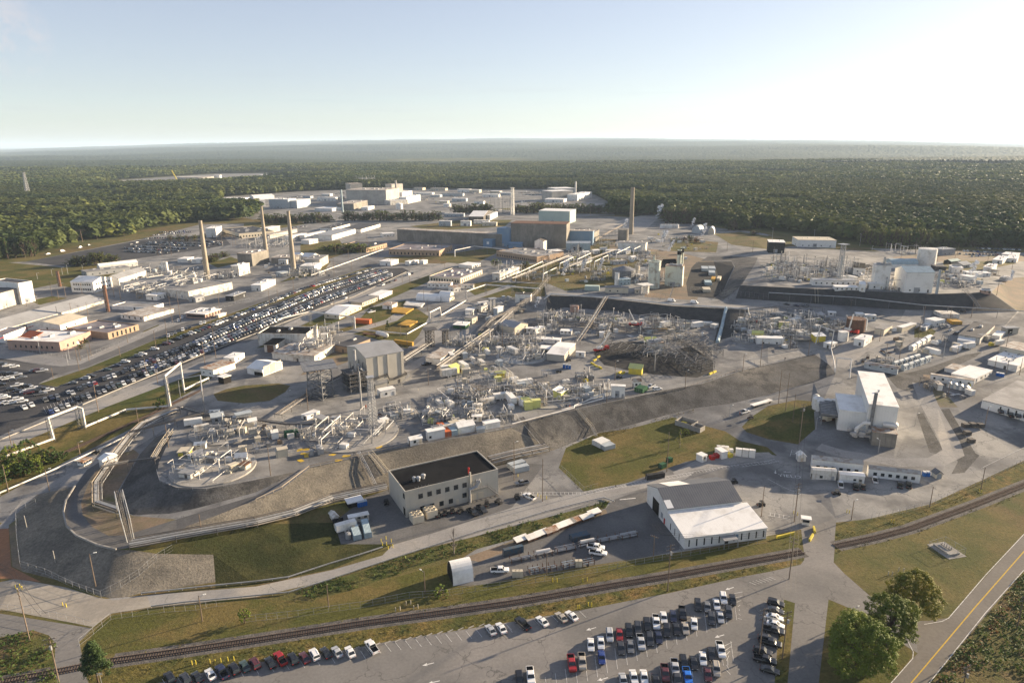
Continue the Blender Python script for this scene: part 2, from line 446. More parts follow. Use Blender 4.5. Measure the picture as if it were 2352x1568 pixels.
leafmat('leaf_gold',(.2,.185,.026),(.14,.16,.026),(.25,.18,.03),tr=.15)
leafmat('leaf_pine',(.045,.08,.024),(.07,.105,.03),(.028,.045,.018))
leafmat('leaf_ivy',(.045,.085,.018),(.075,.105,.022),(.03,.055,.014))
leafmat('leaf_young',(.16,.2,.03),(.12,.17,.028),(.2,.2,.04))
leafmat('leaf_far',(.026,.042,.017),(.05,.065,.024),(.035,.05,.018),s=.0015,jit=.0,tr=.05)
leafmat('leaf_wood',(.042,.068,.022),(.11,.125,.034),(.06,.08,.024),s=.004,jit=.0)
leafmat('leaf_light',(.13,.145,.032),(.085,.115,.028),(.16,.15,.04),s=.03,jit=.15)
leafmat('leaf_weed',(.13,.11,.032),(.075,.08,.024),(.17,.12,.045),s=.2)
leafmat('leaf_rust',(.22,.09,.03),(.15,.08,.03),(.2,.12,.04))
REG=[]
def R(name,m,pts):
 REG.append((name,m,[(p[0],p[1])for p in pts]))
def band(name,m,line,w,step=None):
 ps=[P(*p[:2])for p in line]
 lft,rgt=[],[]
 for i,p in enumerate(ps):
  a,b=ps[max(i-1,0)],ps[min(i+1,len(ps)-1)]
  d=(b-a)
  d.z=0
  d.normalize()
  n=Vector((-d.y,d.x,0))*w/2
  lft.append(proj(p+n))
  rgt.append(proj(p-n))
 R(name,m,lft+rgt[::-1])
BIG=[(-600,338.6),(2900,338.6),(2900,1880),(-600,1880)]
R('ground','grass_dry',BIG)
R('forest_ground','forest_floor',[(-600,338.6),(2900,338.6),(2900,575),(2352,569),(2000,566),(1740,528),(1660,520),(1400,493),(1000,500),(600,480),(462,509),(320,529),(297,541),(165,566),(0,600),(-600,640)])
FARC=[(495,480),(508,452),(590,446),(660,441),(752,436),(900,432),(1176,434),(1262,433),(1366,447),(1402,466),(1412,495),(1000,512),(620,512),(560,500)]
R('far_yard','pave',FARC)
R('far_yard','pave',[(180,430),(270,414),(400,405),(500,399),(700,396),(700,407),(510,418),(350,428)])
UPPER=[(-600,1160),(-600,640),(-60,606),(60,601),(330,548),(462,515),(620,513),(1000,507),(1400,497),(1530,503),(1660,525),(1740,533),(1850,558),(2000,570),(2352,580),(2900,590),(2900,1060),(2352,1057),(2134,1158),(2009,1190),(1921,1199),(1764,1230),(1651,1253),(1326,1303),(1176,1328),(1064,1280),(1176,1208),(1176,1060),(890,1122),(588,1202),(310,1258),(85,1200),(-60,1200)]
R('yard','pave',UPPER)
for g in([(-600,640),(-60,604),(0,601),(140,614),(185,610),(285,603),(190,640),(70,664),(-60,664),(-600,700)],[(88,882),(130,888),(260,837),(400,776),(588,711),(763,650),(863,617),(850,612),(763,640),(588,699),(440,752),(362,778),(200,845)],[(772,758),(812,747),(850,707),(930,690),(985,727),(962,770),(935,800),(900,790),(850,775)],[(588,800),(763,713),(940,648),(1030,616),(1042,622),(955,660),(790,732),(645,790)],[(1060,657),(1110,647),(1250,652),(1252,680),(1100,684)],[(1176,610),(1300,600),(1410,592),(1490,600),(1410,655),(1300,668),(1260,652),(1176,645)],[(880,592),(1040,581),(1130,568),(1150,577),(1100,601),(1040,606),(900,603)],[(1640,537),(1700,533),(1840,553),(1850,563),(1760,572),(1680,562)],[(1540,547),(1650,556),(1645,580),(1540,577)],[(1764,540),(1850,550),(1990,567),(2020,578),(1920,573),(1780,562)],[(2165,600),(2290,590),(2335,605),(2260,620),(2170,620)],[(690,560),(780,552),(800,580),(740,600),(690,590)],[(560,505),(680,500),(700,515),(620,528),(560,520)],[(480,605),(530,590),(560,600),(500,615)],[(1140,480),(1260,470),(1400,492),(1260,490)],[(940,520),(1060,505),(1176,505),(1160,520),(1000,530)],[(130,655),(225,620),(300,628),(175,662)],[(70,690),(120,680),(155,685),(90,700)],[(700,597),(760,600),(740,628),(680,640),(640,650),(700,620)],[(330,760),(365,745),(362,755),(320,775)],[(2100,745),(2115,742),(2150,760),(2140,775),(2100,775)],[(1340,548),(1416,550),(1400,590),(1340,600)],):
 R('dry_grass_patch' if g[0][1]<640 and g[0][0]>500 else 'grass_patch','grass_dry' if g[0][1]<640 and g[0][0]>500 else 'grass',g)
R('oval_lawn','grass_dry',[(490,905),(520,893),(560,885),(640,880),(667,885),(655,900),(620,920),(560,926),(500,920)])
R('dirt_patch','dirt',[(700,850),(760,812),(800,805),(800,830),(740,852),(690,862)])
R('dirt_patch','dirt',[(1400,560),(1560,580),(1640,600),(1600,690),(1480,682),(1500,600),(1400,575)])
R('dirt_patch','dirt',[(2050,590),(2200,575),(2352,588),(2352,600),(2180,600),(2060,605)])
R('dirt_patch','dirt',[(420,545),(470,538),(600,528),(600,534),(470,552)])
R('gravel_yard','pave_light',[(1370,520),(1490,490),(1520,494),(1480,530),(1440,535)])
R('far_car_park','asphalt',[(60,601),(325,551),(512,541),(530,562),(390,584),(175,611),(140,611)])
R('long_car_park','asphalt',[(-600,1010),(-600,800),(-60,825),(0,823),(140,844),(150,850),(88,881),(130,889),(260,838),(400,776),(588,711),(763,650),(863,617),(925,615),(940,622),(905,640),(763,693),(588,770),(375,857),(187,925),(90,963),(0,1000)])
R('side_road','asphalt_mid',[(-60,822),(140,842),(185,836),(362,762),(440,735),(588,690),(763,630),(860,600),(868,606),(763,638),(588,699),(440,747),(370,775),(200,842),(140,858),(-60,838)])
R('sandy_strip','pave_light',[(0,795),(82,811),(180,828),(375,743),(412,740),(185,836),(140,841),(0,822),(-100,815),(-100,790)])
band('avenue','pave_light',[(-90,1056),(0,1024),(187,948),(375,877),(588,787),(763,703),(938,637),(1038,604)],11)
R('verge','grass',[(-60,1070),(0,1040),(75,1005),(250,932),(375,885),(470,850),(500,858),(455,890),(380,930),(300,985),(150,1060),(0,1140),(-60,1160)])
R('basin_floor','black_gravel',[(1588,615),(1600,602),(1680,600),(1686,612),(1660,670),(1640,685),(1580,680),(1576,650)])
R('basin_bank','riprap_dark',[(1588,612),(1625,590),(1680,588),(1740,592),(1735,605),(1700,660),(1660,690),(1640,686),(1662,668),(1688,612),(1680,599),(1605,600)])
R('pit_floor','black_gravel',[(1363,813),(1376,803),(1401,788),(1451,783),(1489,788),(1546,803),(1588,795),(1638,828),(1638,853),(1601,867),(1501,860),(1438,849),(1388,838)])
for ln,w in(([(1258,672),(1426,683),(1546,697),(1680,704),(1764,712),(2000,738),(2100,752)],9),([(1905,838),(1960,800),(2060,755),(2100,735),(2110,715)],16),([(1176,600),(1100,618),(1000,640),(960,690),(900,735),(780,770)],9),([(1176,655),(1070,690),(1050,720),(1010,760),(960,800)],9),([(830,880),(940,845),(1040,790),(1090,745)],8)):
 band('plant_road','pave_light',ln,w)
CREST=[(640,1112),(713,1073),(808,1052),(850,1042),(920,1027),(975,1020),(1173,982),(1243,960),(1316,942),(1383,927),(1451,913),(1526,897),(1613,881),(1706,850),(1764,837),(1871,813),(1905,838)]
FOOT=[(310,1258),(405,1238),(588,1202),(675,1182),(763,1149),(890,1122),(1010,1095),(1176,1060),(1276,1032),(1376,992),(1426,982),(1526,954),(1601,936),(1676,927),(1764,907),(1801,894),(1869,878),(1919,858)]
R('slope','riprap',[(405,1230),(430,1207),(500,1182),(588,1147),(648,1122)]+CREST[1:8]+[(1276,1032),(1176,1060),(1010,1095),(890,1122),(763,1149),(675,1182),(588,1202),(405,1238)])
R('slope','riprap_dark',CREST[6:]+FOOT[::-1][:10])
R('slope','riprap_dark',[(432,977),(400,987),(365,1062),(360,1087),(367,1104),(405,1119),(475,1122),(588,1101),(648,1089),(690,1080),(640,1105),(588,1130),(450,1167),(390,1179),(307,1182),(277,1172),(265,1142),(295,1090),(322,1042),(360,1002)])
R('slope','riprap',[(172,1117),(150,1152),(145,1177),(152,1210),(175,1230),(225,1252),(267,1262),(300,1262),(360,1271),(490,1273),(495,1336),(325,1361),(267,1376),(230,1368),(150,1336),(50,1311),(40,1232),(35,1180),(85,1135)])
R('dirt_shoulder','dirt',[(250,1045),(220,1082),(200,1117),(186,1155),(190,1182),(212,1210),(250,1230),(290,1228),(405,1192),(307,1184),(277,1174),(262,1142),(292,1090),(320,1042),(290,1018)])
R('perimeter_road','asphalt_mid',[(250,1045),(200,1075),(172,1117),(150,1152),(145,1177),(152,1210),(175,1230),(225,1252),(267,1262),(310,1255),(405,1230),(430,1207),(500,1182),(588,1147),(640,1112),(690,1085),(640,1105),(588,1137),(405,1192),(290,1228),(250,1230),(212,1210),(190,1182),(186,1155),(200,1117),(220,1082),(285,1020)])
R('perimeter_road','pave_light',[(-60,1215),(0,1205),(50,1150),(107,1112),(180,1075),(225,1040),(275,1017),(370,960),(420,936),(440,940),(380,985),(300,1035),(250,1047),(200,1078),(172,1117),(130,1118),(85,1135),(35,1182),(0,1250),(-60,1270)])
R('rear_slope','patch_dark',[(1258,678),(1351,682),(1426,689),(1546,703),(1666,708),(1720,712),(1690,770),(1640,785),(1651,740),(1501,728),(1401,713),(1296,706),(1251,719)])
R('rear_slope','patch_dark',[(1700,655),(1764,658),(1869,663),(1989,668),(2139,675),(2277,672),(2330,709),(2336,716),(2064,711),(1869,697),(1764,690),(1690,685)])
R('dirt_patch','dirt',[(2277,671),(2330,709),(2340,716),(2420,716),(2420,630),(2310,640)])
R('dark_lawn','grass_lush',[(360,1271),(405,1240),(588,1204),(768,1199),(783,1249),(883,1238),(900,1250),(763,1306),(588,1342),(495,1350),(495,1336),(490,1273)])  # lawn area painted in the shadow-darkened grass colour
R('bank_lawn','grass',[(1283,1074),(1341,1129),(1426,1114),(1513,1082),(1575,1060),(1650,1045),(1762,1042),(1785,1046),(1762,1026),(1700,1012),(1666,990),(1616,977),(1546,958),(1446,984),(1376,994),(1300,1028)])
R('gravel_pad','pave_light',[(1545,1084),(1575,1068),(1610,1052),(1680,1040),(1766,1038),(1780,1050),(1700,1062),(1600,1078),(1550,1090)])
R('small_lawn','grass',[(1704,980),(1726,957),(1764,932),(1830,918),(1874,922),(1887,927),(1870,945),(1872,985),(1832,1020),(1764,1008),(1715,992)])
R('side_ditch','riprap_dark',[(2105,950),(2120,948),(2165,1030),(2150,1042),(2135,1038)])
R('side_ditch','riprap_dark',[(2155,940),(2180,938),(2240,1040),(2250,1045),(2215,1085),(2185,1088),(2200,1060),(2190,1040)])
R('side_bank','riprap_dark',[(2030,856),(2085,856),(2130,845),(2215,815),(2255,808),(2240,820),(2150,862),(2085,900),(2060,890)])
R('dirt_patch','dirt',[(2120,860),(2150,862),(2160,890),(2200,935),(2160,935),(2130,900)])
band('perimeter_road','pave_light',[(2115,880),(2135,930),(2180,1010),(2190,1040),(2150,1060),(2060,1062),(1930,1040),(1880,1025)],8)
R('lower_verge','weeds',[(1914,1204),(2009,1188),(2134,1158),(2352,1060),(2900,850),(2900,960),(2352,1100),(2089,1203),(1919,1245)])
R('front_road','pave_light',[(225,1376),(337,1366),(588,1346),(763,1308),(878,1275),(903,1250),(1000,1222),(1176,1165),(1341,1128),(1486,1100),(1600,1080),(1560,1110),(1490,1118),(1388,1144),(1176,1207),(1088,1232),(963,1262),(828,1306),(728,1338),(588,1370),(347,1393),(257,1407),(212,1440)])
R('lower_yard','asphalt_mid',[(768,1199),(838,1142),(890,1124),(1010,1097),(1176,1062),(1250,1066),(1176,1165),(1000,1222),(905,1249),(783,1249)])
R('ditch_ivy','scrub',[(680,1358),(828,1311),(1053,1241),(1176,1209),(1401,1149),(1391,1166),(1300,1200),(1176,1238),(1050,1273),(823,1348),(713,1378)])
R('storage_yard','asphalt_mid',[(1064,1281),(1176,1242),(1300,1204),(1391,1168),(1410,1147),(1486,1120),(1560,1180),(1560,1262),(1501,1276),(1326,1303),(1176,1328),(1090,1345),(1040,1345)])
R('dirt_patch','dirt',[(1064,1281),(1176,1242),(1300,1204),(1391,1168),(1395,1178),(1250,1232),(1100,1290)])
R('sandy_lot','sand_road',[(-60,1340),(0,1336),(37,1328),(150,1348),(225,1371),(262,1378),(337,1366),(347,1393),(257,1408),(212,1438),(0,1398),(-60,1390)])
R('red_patch','red_dirt',[(-60,1215),(20,1213),(26,1301),(95,1336),(30,1329),(-60,1326)])
R('dirt_patch','dirt',[(20,1205),(40,1190),(40,1240),(50,1311),(95,1332),(28,1300)])
R('junction_road','lot',[(-60,1405),(0,1408),(212,1442),(182,1473),(195,1538),(215,1600),(140,1600),(125,1536),(127,1476),(112,1458),(75,1446),(0,1463),(-60,1480)])
R('scrub_patch','scrub',[(-60,1480),(0,1463),(75,1446),(112,1458),(127,1476),(125,1536),(140,1600),(-60,1600)])
R('lawn','grass',[(215,1450),(257,1412),(347,1398),(588,1375),(713,1380),(823,1350),(1030,1290),(1045,1348),(1176,1333),(1326,1308),(1651,1258),(1846,1225),(1850,1255),(1764,1268),(1426,1328),(1013,1394),(588,1455),(257,1500),(190,1500)])
R('weed_strip','weeds',[(190,1530),(257,1530),(588,1482),(1013,1420),(1426,1353),(1764,1295),(1850,1278),(1850,1290),(1764,1312),(1708,1323),(1538,1360),(1331,1400),(1176,1426),(888,1472),(785,1492),(588,1520),(350,1570),(215,1600)])
R('field','grass_dry',[(1920,1260),(2089,1222),(2352,1125),(2900,900),(2900,1100),(2352,1226),(2179,1418),(2100,1430),(2040,1400),(2004,1373),(1939,1316),(1912,1286)])
R('car_park','lot',[(350,1570),(470,1543),(588,1521),(785,1493),(888,1473),(1176,1427),(1331,1401),(1538,1361),(1708,1323),(1764,1313),(1839,1296),(1851,1280),(1918,1250),(1890,1600),(1860,1750),(200,1750)])
R('access_road','lot',[(1840,1215),(1921,1190),(1916,1251),(1910,1286),(1939,1316),(2004,1373),(2050,1400),(2095,1425),(2170,1425),(2110,1500),(2085,1485),(1976,1406),(1905,1376),(1880,1575),(1860,1750),(1780,1750),(1809,1568),(1830,1350),(1848,1280)])
R('island','grass',[(1801,1376),(1826,1384),(1809,1568),(1795,1700),(1760,1700),(1779,1568),(1786,1476)])
R('tree_lawn','grass',[(1903,1376),(1976,1406),(2085,1487),(2097,1500),(2046,1575),(1960,1700),(1862,1700),(1880,1572)])
R('highway','highway',[(2900,660),(2352,1226),(2179,1418),(2100,1430),(2108,1499),(2046,1568),(1930,1720),(2010,1720),(2134,1568),(2352,1308),(2900,740)])
R('roadside_scrub','scrub',[(2900,760),(2352,1318),(2145,1568),(2020,1720),(2900,1800)])
RAIL=[(-150,1588),(0,1566),(110,1546),(257,1517),(420,1494),(588,1469),(838,1430),(1013,1407),(1176,1384),(1426,1341),(1534,1323),(1764,1282),(1846,1267),(1919,1254),(2005,1236),(2089,1214),(2239,1159),(2352,1114),(2550,1028)]
band('rail_bed','ballast',RAIL[:3],5)
band('rail_bed','ballast',RAIL[3:13],5.6)
band('rail_bed','ballast',RAIL[13:],5.6)
def in_poly(px,py,poly):
 inside=np.zeros(px.shape,bool)
 n=len(poly)
 for i in range(n):
  x1,y1=poly[i]
  x2,y2=poly[(i+1)%n]
  c=((y1>py)!=(y2>py))&(px<(x2-x1)*(py-y1)/(y2-y1+1e-12)+x1)
  inside^=c
 return inside
def build_ground():
 V,_,F,_,_,_=_cdt([r[2]+r[2][:1]for r in REG])
 own=np.zeros(len(F),int)-1
 cen=np.array([[sum(V[i].x for i in f)/3,sum(V[i].y for i in f)/3]for f in F])
 for k,r in enumerate(REG):
  own[in_poly(cen[:,0],cen[:,1],r[2])]=k
 W=[]
 for v in V:
  W.append(at_z(v.x,v.y,Z(v.x,v.y)))
 groups={}
 for f,of in zip(F,own):
  if of<0:
   continue
  nm,m,_=REG[of]
  groups.setdefault((nm,m),[]).append(f)
 names={}
 for(nm,m),fs in groups.items():
  b=MB()
  used={}
  for f in fs:
   q=[]
   for i in f:
    if i not in used:
     used[i]=len(b.v)
     b.v.append(tuple(W[i]))
    q.append(used[i])
   a,c,d=(Vector(b.v[j])for j in q[:3])
   if(c-a).cross(d-a).z<0:
    q.reverse()
   b.f.append(tuple(q))
   b.m.append(0)
  o=b.build(nm,m,smooth='slope' in nm or 'bank' in nm or 'dirt' in nm or nm=='ground')
  THINGS.remove(o)
  tag(o,kind='structure')
build_ground()
def proj_np(X,Y,Zz):
 p=np.stack([X,Y,Zz-CAMH],-1)
 k=p@np.array(FWD)
 return CX+FPX*(p@np.array(RTV))/k,CY-FPX*(p@np.array(UPV))/k
EDGE_L=[(-900,720),(-200,626),(0,597),(75,590),(117,578),(165,567),(168,553),(225,550),(297,542),(320,530),(410,515),(462,510),(575,505),(600,487)]
EDGE_FAR=[(497,482),(510,453),(590,447),(660,442),(752,437),(900,433),(1176,435),(1262,434),(1366,448),(1402,467)]
EDGE_R=[(1403,493),(1530,495),(1545,512),(1665,515),(1700,531),(1730,520),(1764,527),(1876,540),(1924,550),(2014,566),(2110,572),(2150,564),(2310,566),(2360,570),(3200,640)]
WOODS=EDGE_L+EDGE_FAR+EDGE_R+[(3200,336.5),(-900,336.5)]
HOLES=[[(180,431),(270,414),(400,405),(500,399),(700,396),(700,408),(510,419),(350,429)],[(640,430),(672,427),(660,434),(640,436)],[(330,528),(410,512),(420,506),(330,520)],[(465,503),(490,497),(495,502),(470,508)]]
def bilin(a,x,y):
 n=a.shape[0]
 xi,yi=np.floor(x).astype(int),np.floor(y).astype(int)
 fx,fy=x-xi,y-yi
 fx,fy=fx*fx*(3-2*fx),fy*fy*(3-2*fy)
 g=lambda i,j:a[i%n,j%n]
 return(g(xi,yi)*(1-fx)+g(xi+1,yi)*fx)*(1-fy)+(g(xi,yi+1)*(1-fx)+g(xi+1,yi+1)*fx)*fy
NR=np.random.RandomState(5)
LAT=NR.rand(64,64)
def hills(X,Y):
 d=np.hypot(X,Y)
 az=X/np.maximum(Y,1)
 up=np.clip((d-1800)/4000,0,1)
 h=(bilin(LAT,X/1500+3.3,Y/1100+7.7)-.45)*46+(bilin(LAT,X/4200+13.3,Y/2600+1.7)-.45)*60
 h=h*up
 rise=np.clip((d-6000)/12000,0,1.4)*(1-(az+.02)**2/.52)*200
 return h+rise-4*up
def tree_template(seed,n,kind):
 r=np.random.RandomState(seed)
 V,F,M=[],[],[]
 tips=[]
 for i in range(n):
  u=r.rand()
  if kind=='pine':
   z=.38+.62*u
   rad=.25*(1.05-u)**.55*(.35+.65*r.rand()**.5)
  else:
   z=.22+.76*u
   rad=.36*math.sqrt(max(.04,1-(2*u-.85)**2*.75))*(.45+.55*r.rand()**.5)
  a=r.rand()*6.283
  tips.append((rad*math.cos(a),rad*math.sin(a),z))
 for(x,y,z)in tips:
  s=(.12 if kind=='pine' else .16)*(.7+.6*r.rand())
  nrm=Vector((x*1.6,y*1.6,.25+.5*r.rand())).normalized()
  nrm=(nrm+Vector(r.rand(3)-.5)*.9).normalized()
  a=nrm.orthogonal().normalized()
  b=nrm.cross(a)
  t=r.rand()*3
  a,b=a*math.cos(t)+b*math.sin(t),b*math.cos(t)-a*math.sin(t)
  c=Vector((x,y,z))
  o=len(V)
  V+=[c+a*s,c+b*s*.8+nrm*s*.25,c-a*s,c-b*s*.8+nrm*s*.2]
  F.append((o,o+1,o+2,o+3))
  M.append(0)
 return np.array([tuple(v)for v in V]),np.array(F)
def bulk_mesh(name,V,F,mats,mi=None):
 me=bpy.data.meshes.new(name)
 nf,k=F.shape
 me.vertices.add(len(V))
 me.vertices.foreach_set('co',V.astype(np.float32).ravel())
 me.loops.add(nf*k)
 me.loops.foreach_set('vertex_index',F.astype(np.int32).ravel())
 me.polygons.add(nf)
 me.polygons.foreach_set('loop_start',np.arange(0,nf*k,k,dtype=np.int32))
 for m in mats:
  me.materials.append(MT(m))
 if mi is not None:
  me.polygons.foreach_set('material_index',mi.astype(np.int32))
 me.update(calc_edges=True)
 o=bpy.data.objects.new(name,me)
 COL.objects.link(o)
 return o
FOREST_PTS=[]
def build_woods():
 pts=[]
 for d0,d1,sp in((600,1500,6.6),(1500,2600,8.),(2600,4200,10.5)):
  n=int(.5*1.55*(d1*d1-d0*d0)/sp/sp)
  d=np.sqrt(NR.rand(n)*(d1*d1-d0*d0)+d0*d0)
  a=(NR.rand(n)-.5)*1.55
  X,Y=d*np.sin(a),d*np.cos(a)
  zz=15+hills(X,Y)
  px,py=proj_np(X,Y,np.full(n,15.))
  ok=in_poly(px,py,WOODS)&(px>-260)&(px<2620)
  for h in HOLES:
   ok&=~in_poly(px,py,h)
  dens=bilin(LAT,X/90,Y/90)
  ok&=(dens>.1)&~((bilin(LAT,X/420+40,Y/300+11)>.76)&(d>1250))
  pts.append(np.stack([X,Y,zz,d],-1)[ok])
 T=np.concatenate(pts)
 T=T[np.argsort(T[:,3])]
 return T
WOOD=build_woods()
REFS=[]
def ref(x,y,phrase):
 REFS.append((x,y,phrase))
def frame_abc(A,B,C,top=None,h=None,rt=False):
 b=P(*B)
 if h is None:
  h=height_for(b,top)
 zz=b.z+(h if rt else 0)
 c=at_z(C[0],C[1],zz)
 a=at_z(A[0],A[1],zz)
 u=c-b
 u.z=0
 L=u.length
 u.normalize()
 v=Vector((-u.y,u.x,0))
 w=(a-b)
 W=w.dot(v)
 return b,u,v,L,max(W,1.5),h
def wallpt(face,L,W,s,z,off):
 return{'bc':(s,-off,z),'ab':(-off,s,z),'cd':(L+off,s,z),'ad':(s,W+off,z)}[face]
def opening(root,face,L,W,s,z,w,h,name='window',m='glass',t=.06,fr=None):
 b=MB()
 if face in('bc','ad'):
  y0,y1=(-t,.05)if face=='bc' else(W-.05,W+t)
  b.box(s-w/2,y0,z,s+w/2,y1,z+h)
 else:
  x0,x1=(-t,.05)if face=='ab' else(L-.05,L+t)
  b.box(x0,s-w/2,z,x1,s+w/2,z+h)
 o=b.build(name,m,root)
 if fr:
  g=MB()
  e=.14
  for(a0,a1,c0,c1)in((s-w/2-e,s+w/2+e,z-e,z),):
   if face=='bc':
    g.box(a0,-t-.05,c0,a1,.04,c1)
   elif face=='ab':
    g.box(-t-.05,a0,c0,.04,a1,c1)
  if g.v:
   g.build('sill',fr,o)
 return o
def roof_units(root,n,L,W,z,seed,m='galv',size=2.2):
 r=random.Random(seed)
 for i in range(n):
  b=MB()
  s=size*r.uniform(.6,1.2)
  x,y=L*(.12+.76*(i+.5+r.uniform(-.3,.3))/n),W*r.uniform(.2,.8)
  b.box(x-s,y-s*.55,z,x+s,y+s*.55,z+s*.55)
  b.box(x-s*.8,y-s*.4,z+s*.55,x-s*.1,y+s*.4,z+s*.62)
  b.box(x+s*.1,y-s*.4,z+s*.55,x+s*.8,y+s*.4,z+s*.7)
  b.build('rooftop_unit',m,root)
def bld(name,label,cat,A,B,C,top=None,h=None,roof='flat',wall='white',rm='roof_grey',rise=None,win=(),units=0,rt=False,group=None,rf=None,par=.5,lift=0.,over=.3,trim=None,seed=1,vents=0,inner=False):
 b,u,v,L,W,h=frame_abc(A,B,C,top,h,rt)
 root=empty(name,b,math.atan2(u.y,u.x),label,cat,group)
 root['size']=0
 del root['size']
 w=MB()
 g=-1.5
 ax=(1,0,0)
 r_=MB()
 if roof in('flat','parapet'):
  e=par if roof=='parapet' else 0
  w.box(0,0,g,L,W,h+e)
  if roof=='parapet':
   t=.35
   wl=MB()
   for q in((0,0,L,t),(0,W-t,L,W),(0,t,t,W-t),(L-t,t,L,W-t)):
    wl.box(q[0],q[1],h-.2,q[2],q[3],h+e)
   w=MB()
   w.box(0,0,g,L,W,h-.2)
   w.v+=[]
   n=len(w.v)
   w.add(wl.v,wl.f)
   r_.box(t+.003,t+.003,h-.2+.003,L-t-.003,W-t-.003,h)
  else:
   r_.box(-over,-over,h+.003,L+over,W+over,h+.35)
 elif roof in('gx','gy'):
  if rise is None:
   rise=(W if roof=='gx' else L)*.14
  t=.18
  if roof=='gx':
   w.add([(0,0,g),(L,0,g),(L,W,g),(0,W,g),(0,0,h),(L,0,h),(L,W,h),(0,W,h),(0,W/2,h+rise),(L,W/2,h+rise)],[(0,1,5,4),(1,2,6,9,5),(2,3,7,6),(3,0,4,8,7)])
   s=rise/(W/2)
   for y0,y1 in((-over,W/2),(W+over,W/2)):
    z0,z1=h-s*over+.02,h+rise+.02
    p=[(-over,y0,z0),(L+over,y0,z0),(L+over,y1,z1),(-over,y1,z1)]
    if y0>y1:
     p=[p[1],p[0],p[3],p[2]]
    r_.add(p+[(a,c,d+t)for a,c,d in p],[(4,5,6,7),(0,1,5,4),(1,2,6,5),(3,0,4,7)])
  else:
   ax=(0,1,0)
   w.add([(0,0,g),(L,0,g),(L,W,g),(0,W,g),(0,0,h),(L,0,h),(L,W,h),(0,W,h),(L/2,0,h+rise),(L/2,W,h+rise)],[(0,1,5,8,4),(1,2,6,5),(2,3,7,9,6),(3,0,4,7)])
   s=rise/(L/2)
   for x0,x1 in((-over,L/2),(L+over,L/2)):
    z0,z1=h-s*over+.02,h+rise+.02
    p=[(x0,W+over,z0),(x0,-over,z0),(x1,-over,z1),(x1,W+over,z1)]
    if x0>x1:
     p=[p[1],p[0],p[3],p[2]]
    r_.add(p+[(a,c,d+t)for a,c,d in p],[(4,5,6,7),(0,1,5,4),(1,2,6,5),(3,0,4,7)])
 elif roof in('sy','sx','sx-'):
  if rise is None:
   rise=W*.1
  hs={'sy':(0,0,rise,rise),'sx':(0,rise,rise,0),'sx-':(rise,0,0,rise)}[roof]
  q=[(0,0),(L,0),(L,W),(0,W)]
  w.add([(x,y,g)for x,y in q]+[(x,y,h+hs[i])for i,(x,y)in enumerate(q)],[(0,1,5,4),(1,2,6,5),(2,3,7,6),(3,0,4,7)])
  p=[(-over,-over),(L+over,-over),(L+over,W+over),(-over,W+over)]
  r_.add([(x,y,h+hs[i]+.02)for i,(x,y)in enumerate(p)]+[(x,y,h+hs[i]+.22)for i,(x,y)in enumerate(p)],[(4,5,6,7),(0,1,5,4),(1,2,6,5),(2,3,7,6),(3,0,4,7)])
 elif roof in('ax','ay'):
  n=14
  S=W if roof=='ax' else L
  T=L if roof=='ax' else W
  pts=[(S/2-S/2*math.cos(math.pi*k/n),h*math.sin(math.pi*k/n)**.8)for k in range(n+1)]
  tp=(lambda a,s_:(a,s_))if roof=='ax' else(lambda a,s_:(s_,a))
  f=lambda a,s_,z:(*tp(a,s_),z)
  e0=[f(0,s_,z)for s_,z in pts]
  e1=[f(T,s_,z)for s_,z in pts]
  nn=n+1
  fc=[(k,k+1,nn+k+1,nn+k)for k in range(n)]
  r_.add(e0+e1,[q if roof=='ax' else q for q in fc])
  w.add([f(.05,s_,z*.985)for s_,z in pts],[tuple(range(nn))])
  w.add([f(T-.05,s_,z*.985)for s_,z in pts],[tuple(range(nn))])
  ax=(1,0,0)if roof=='ax' else(0,1,0)
 w.build('wall',wall,root,uvaxis=ax)
 r_.build('roof',rm,root,uvaxis=ax)
 if not win and units!=99 and cat in('building','shed','trailer','hut','cabin','hangar')and roof not in('ax','ay')and L>4 and 'concrete' not in wall:
  rr=random.Random(int(b.x*7+b.y))
  win=[('bc',max(1,int(L/9)),1.1,1.1,1.1,(.05,.7)),('bc',1,.1,1.1,2.1,(.75,.95),'door',rr.choice(('grey_metal','trim','cream'))),('ab',1,.1,1.2,2.1,(.2,.6),'door','trim')]
  if h>5.5:
   win.append(('bc',1,.1,min(4,L*.3),3.6,(.3,.6),'door','grey_metal'))
  if roof=='flat' and not units and L>9:
   vents=vents or min(6,int(L/7))
 for k,q in enumerate(win):
  face,n,z,ww,hh=q[:5]
  s0,s1=(q[5]if len(q)>5 and q[5]else(0,1))
  nm=q[6]if len(q)>6 else 'window'
  mm=q[7]if len(q)>7 else('glass' if nm=='window' else 'opening')
  span=L if face in('bc','ad')else W
  for i in range(n):
   s=span*(s0+(s1-s0)*(i+.5)/n)
   opening(root,face,L,W,s,z,ww,hh,nm,mm,fr=q[8]if len(q)>8 else None)
 if units:
  roof_units(root,units,L,W,h+(.35 if roof=='flat' else 0.003),seed)
 if vents:
  rr=random.Random(seed+50)
  for i in range(vents):
   o=MB()
   x,y=L*(.08+.84*(i+.5)/vents),W*rr.uniform(.25,.75)
   o.lathe([(.35,h+.3),(.35,h+.9),(.6,h+.95),(.45,h+1.3)],8,c=(x,y))
   o.build('roof_vent','galv',root)
 if trim:
  t=MB()
  t.box(-.05,-.05,h-.35,L+.05,-.004,h-.02)
  t.box(-.05,-.05,h-.35,-.004,W+.05,h-.02)
  t.build('trim',trim,root)
 cx,cy=proj(b+u*L/2+v*W/2+Vector((0,0,h/2)))
 if rf:
  ref(cx,cy,rf)
 root_dims[root.name]=(b,u,v,L,W,h)
 return root
root_dims={}
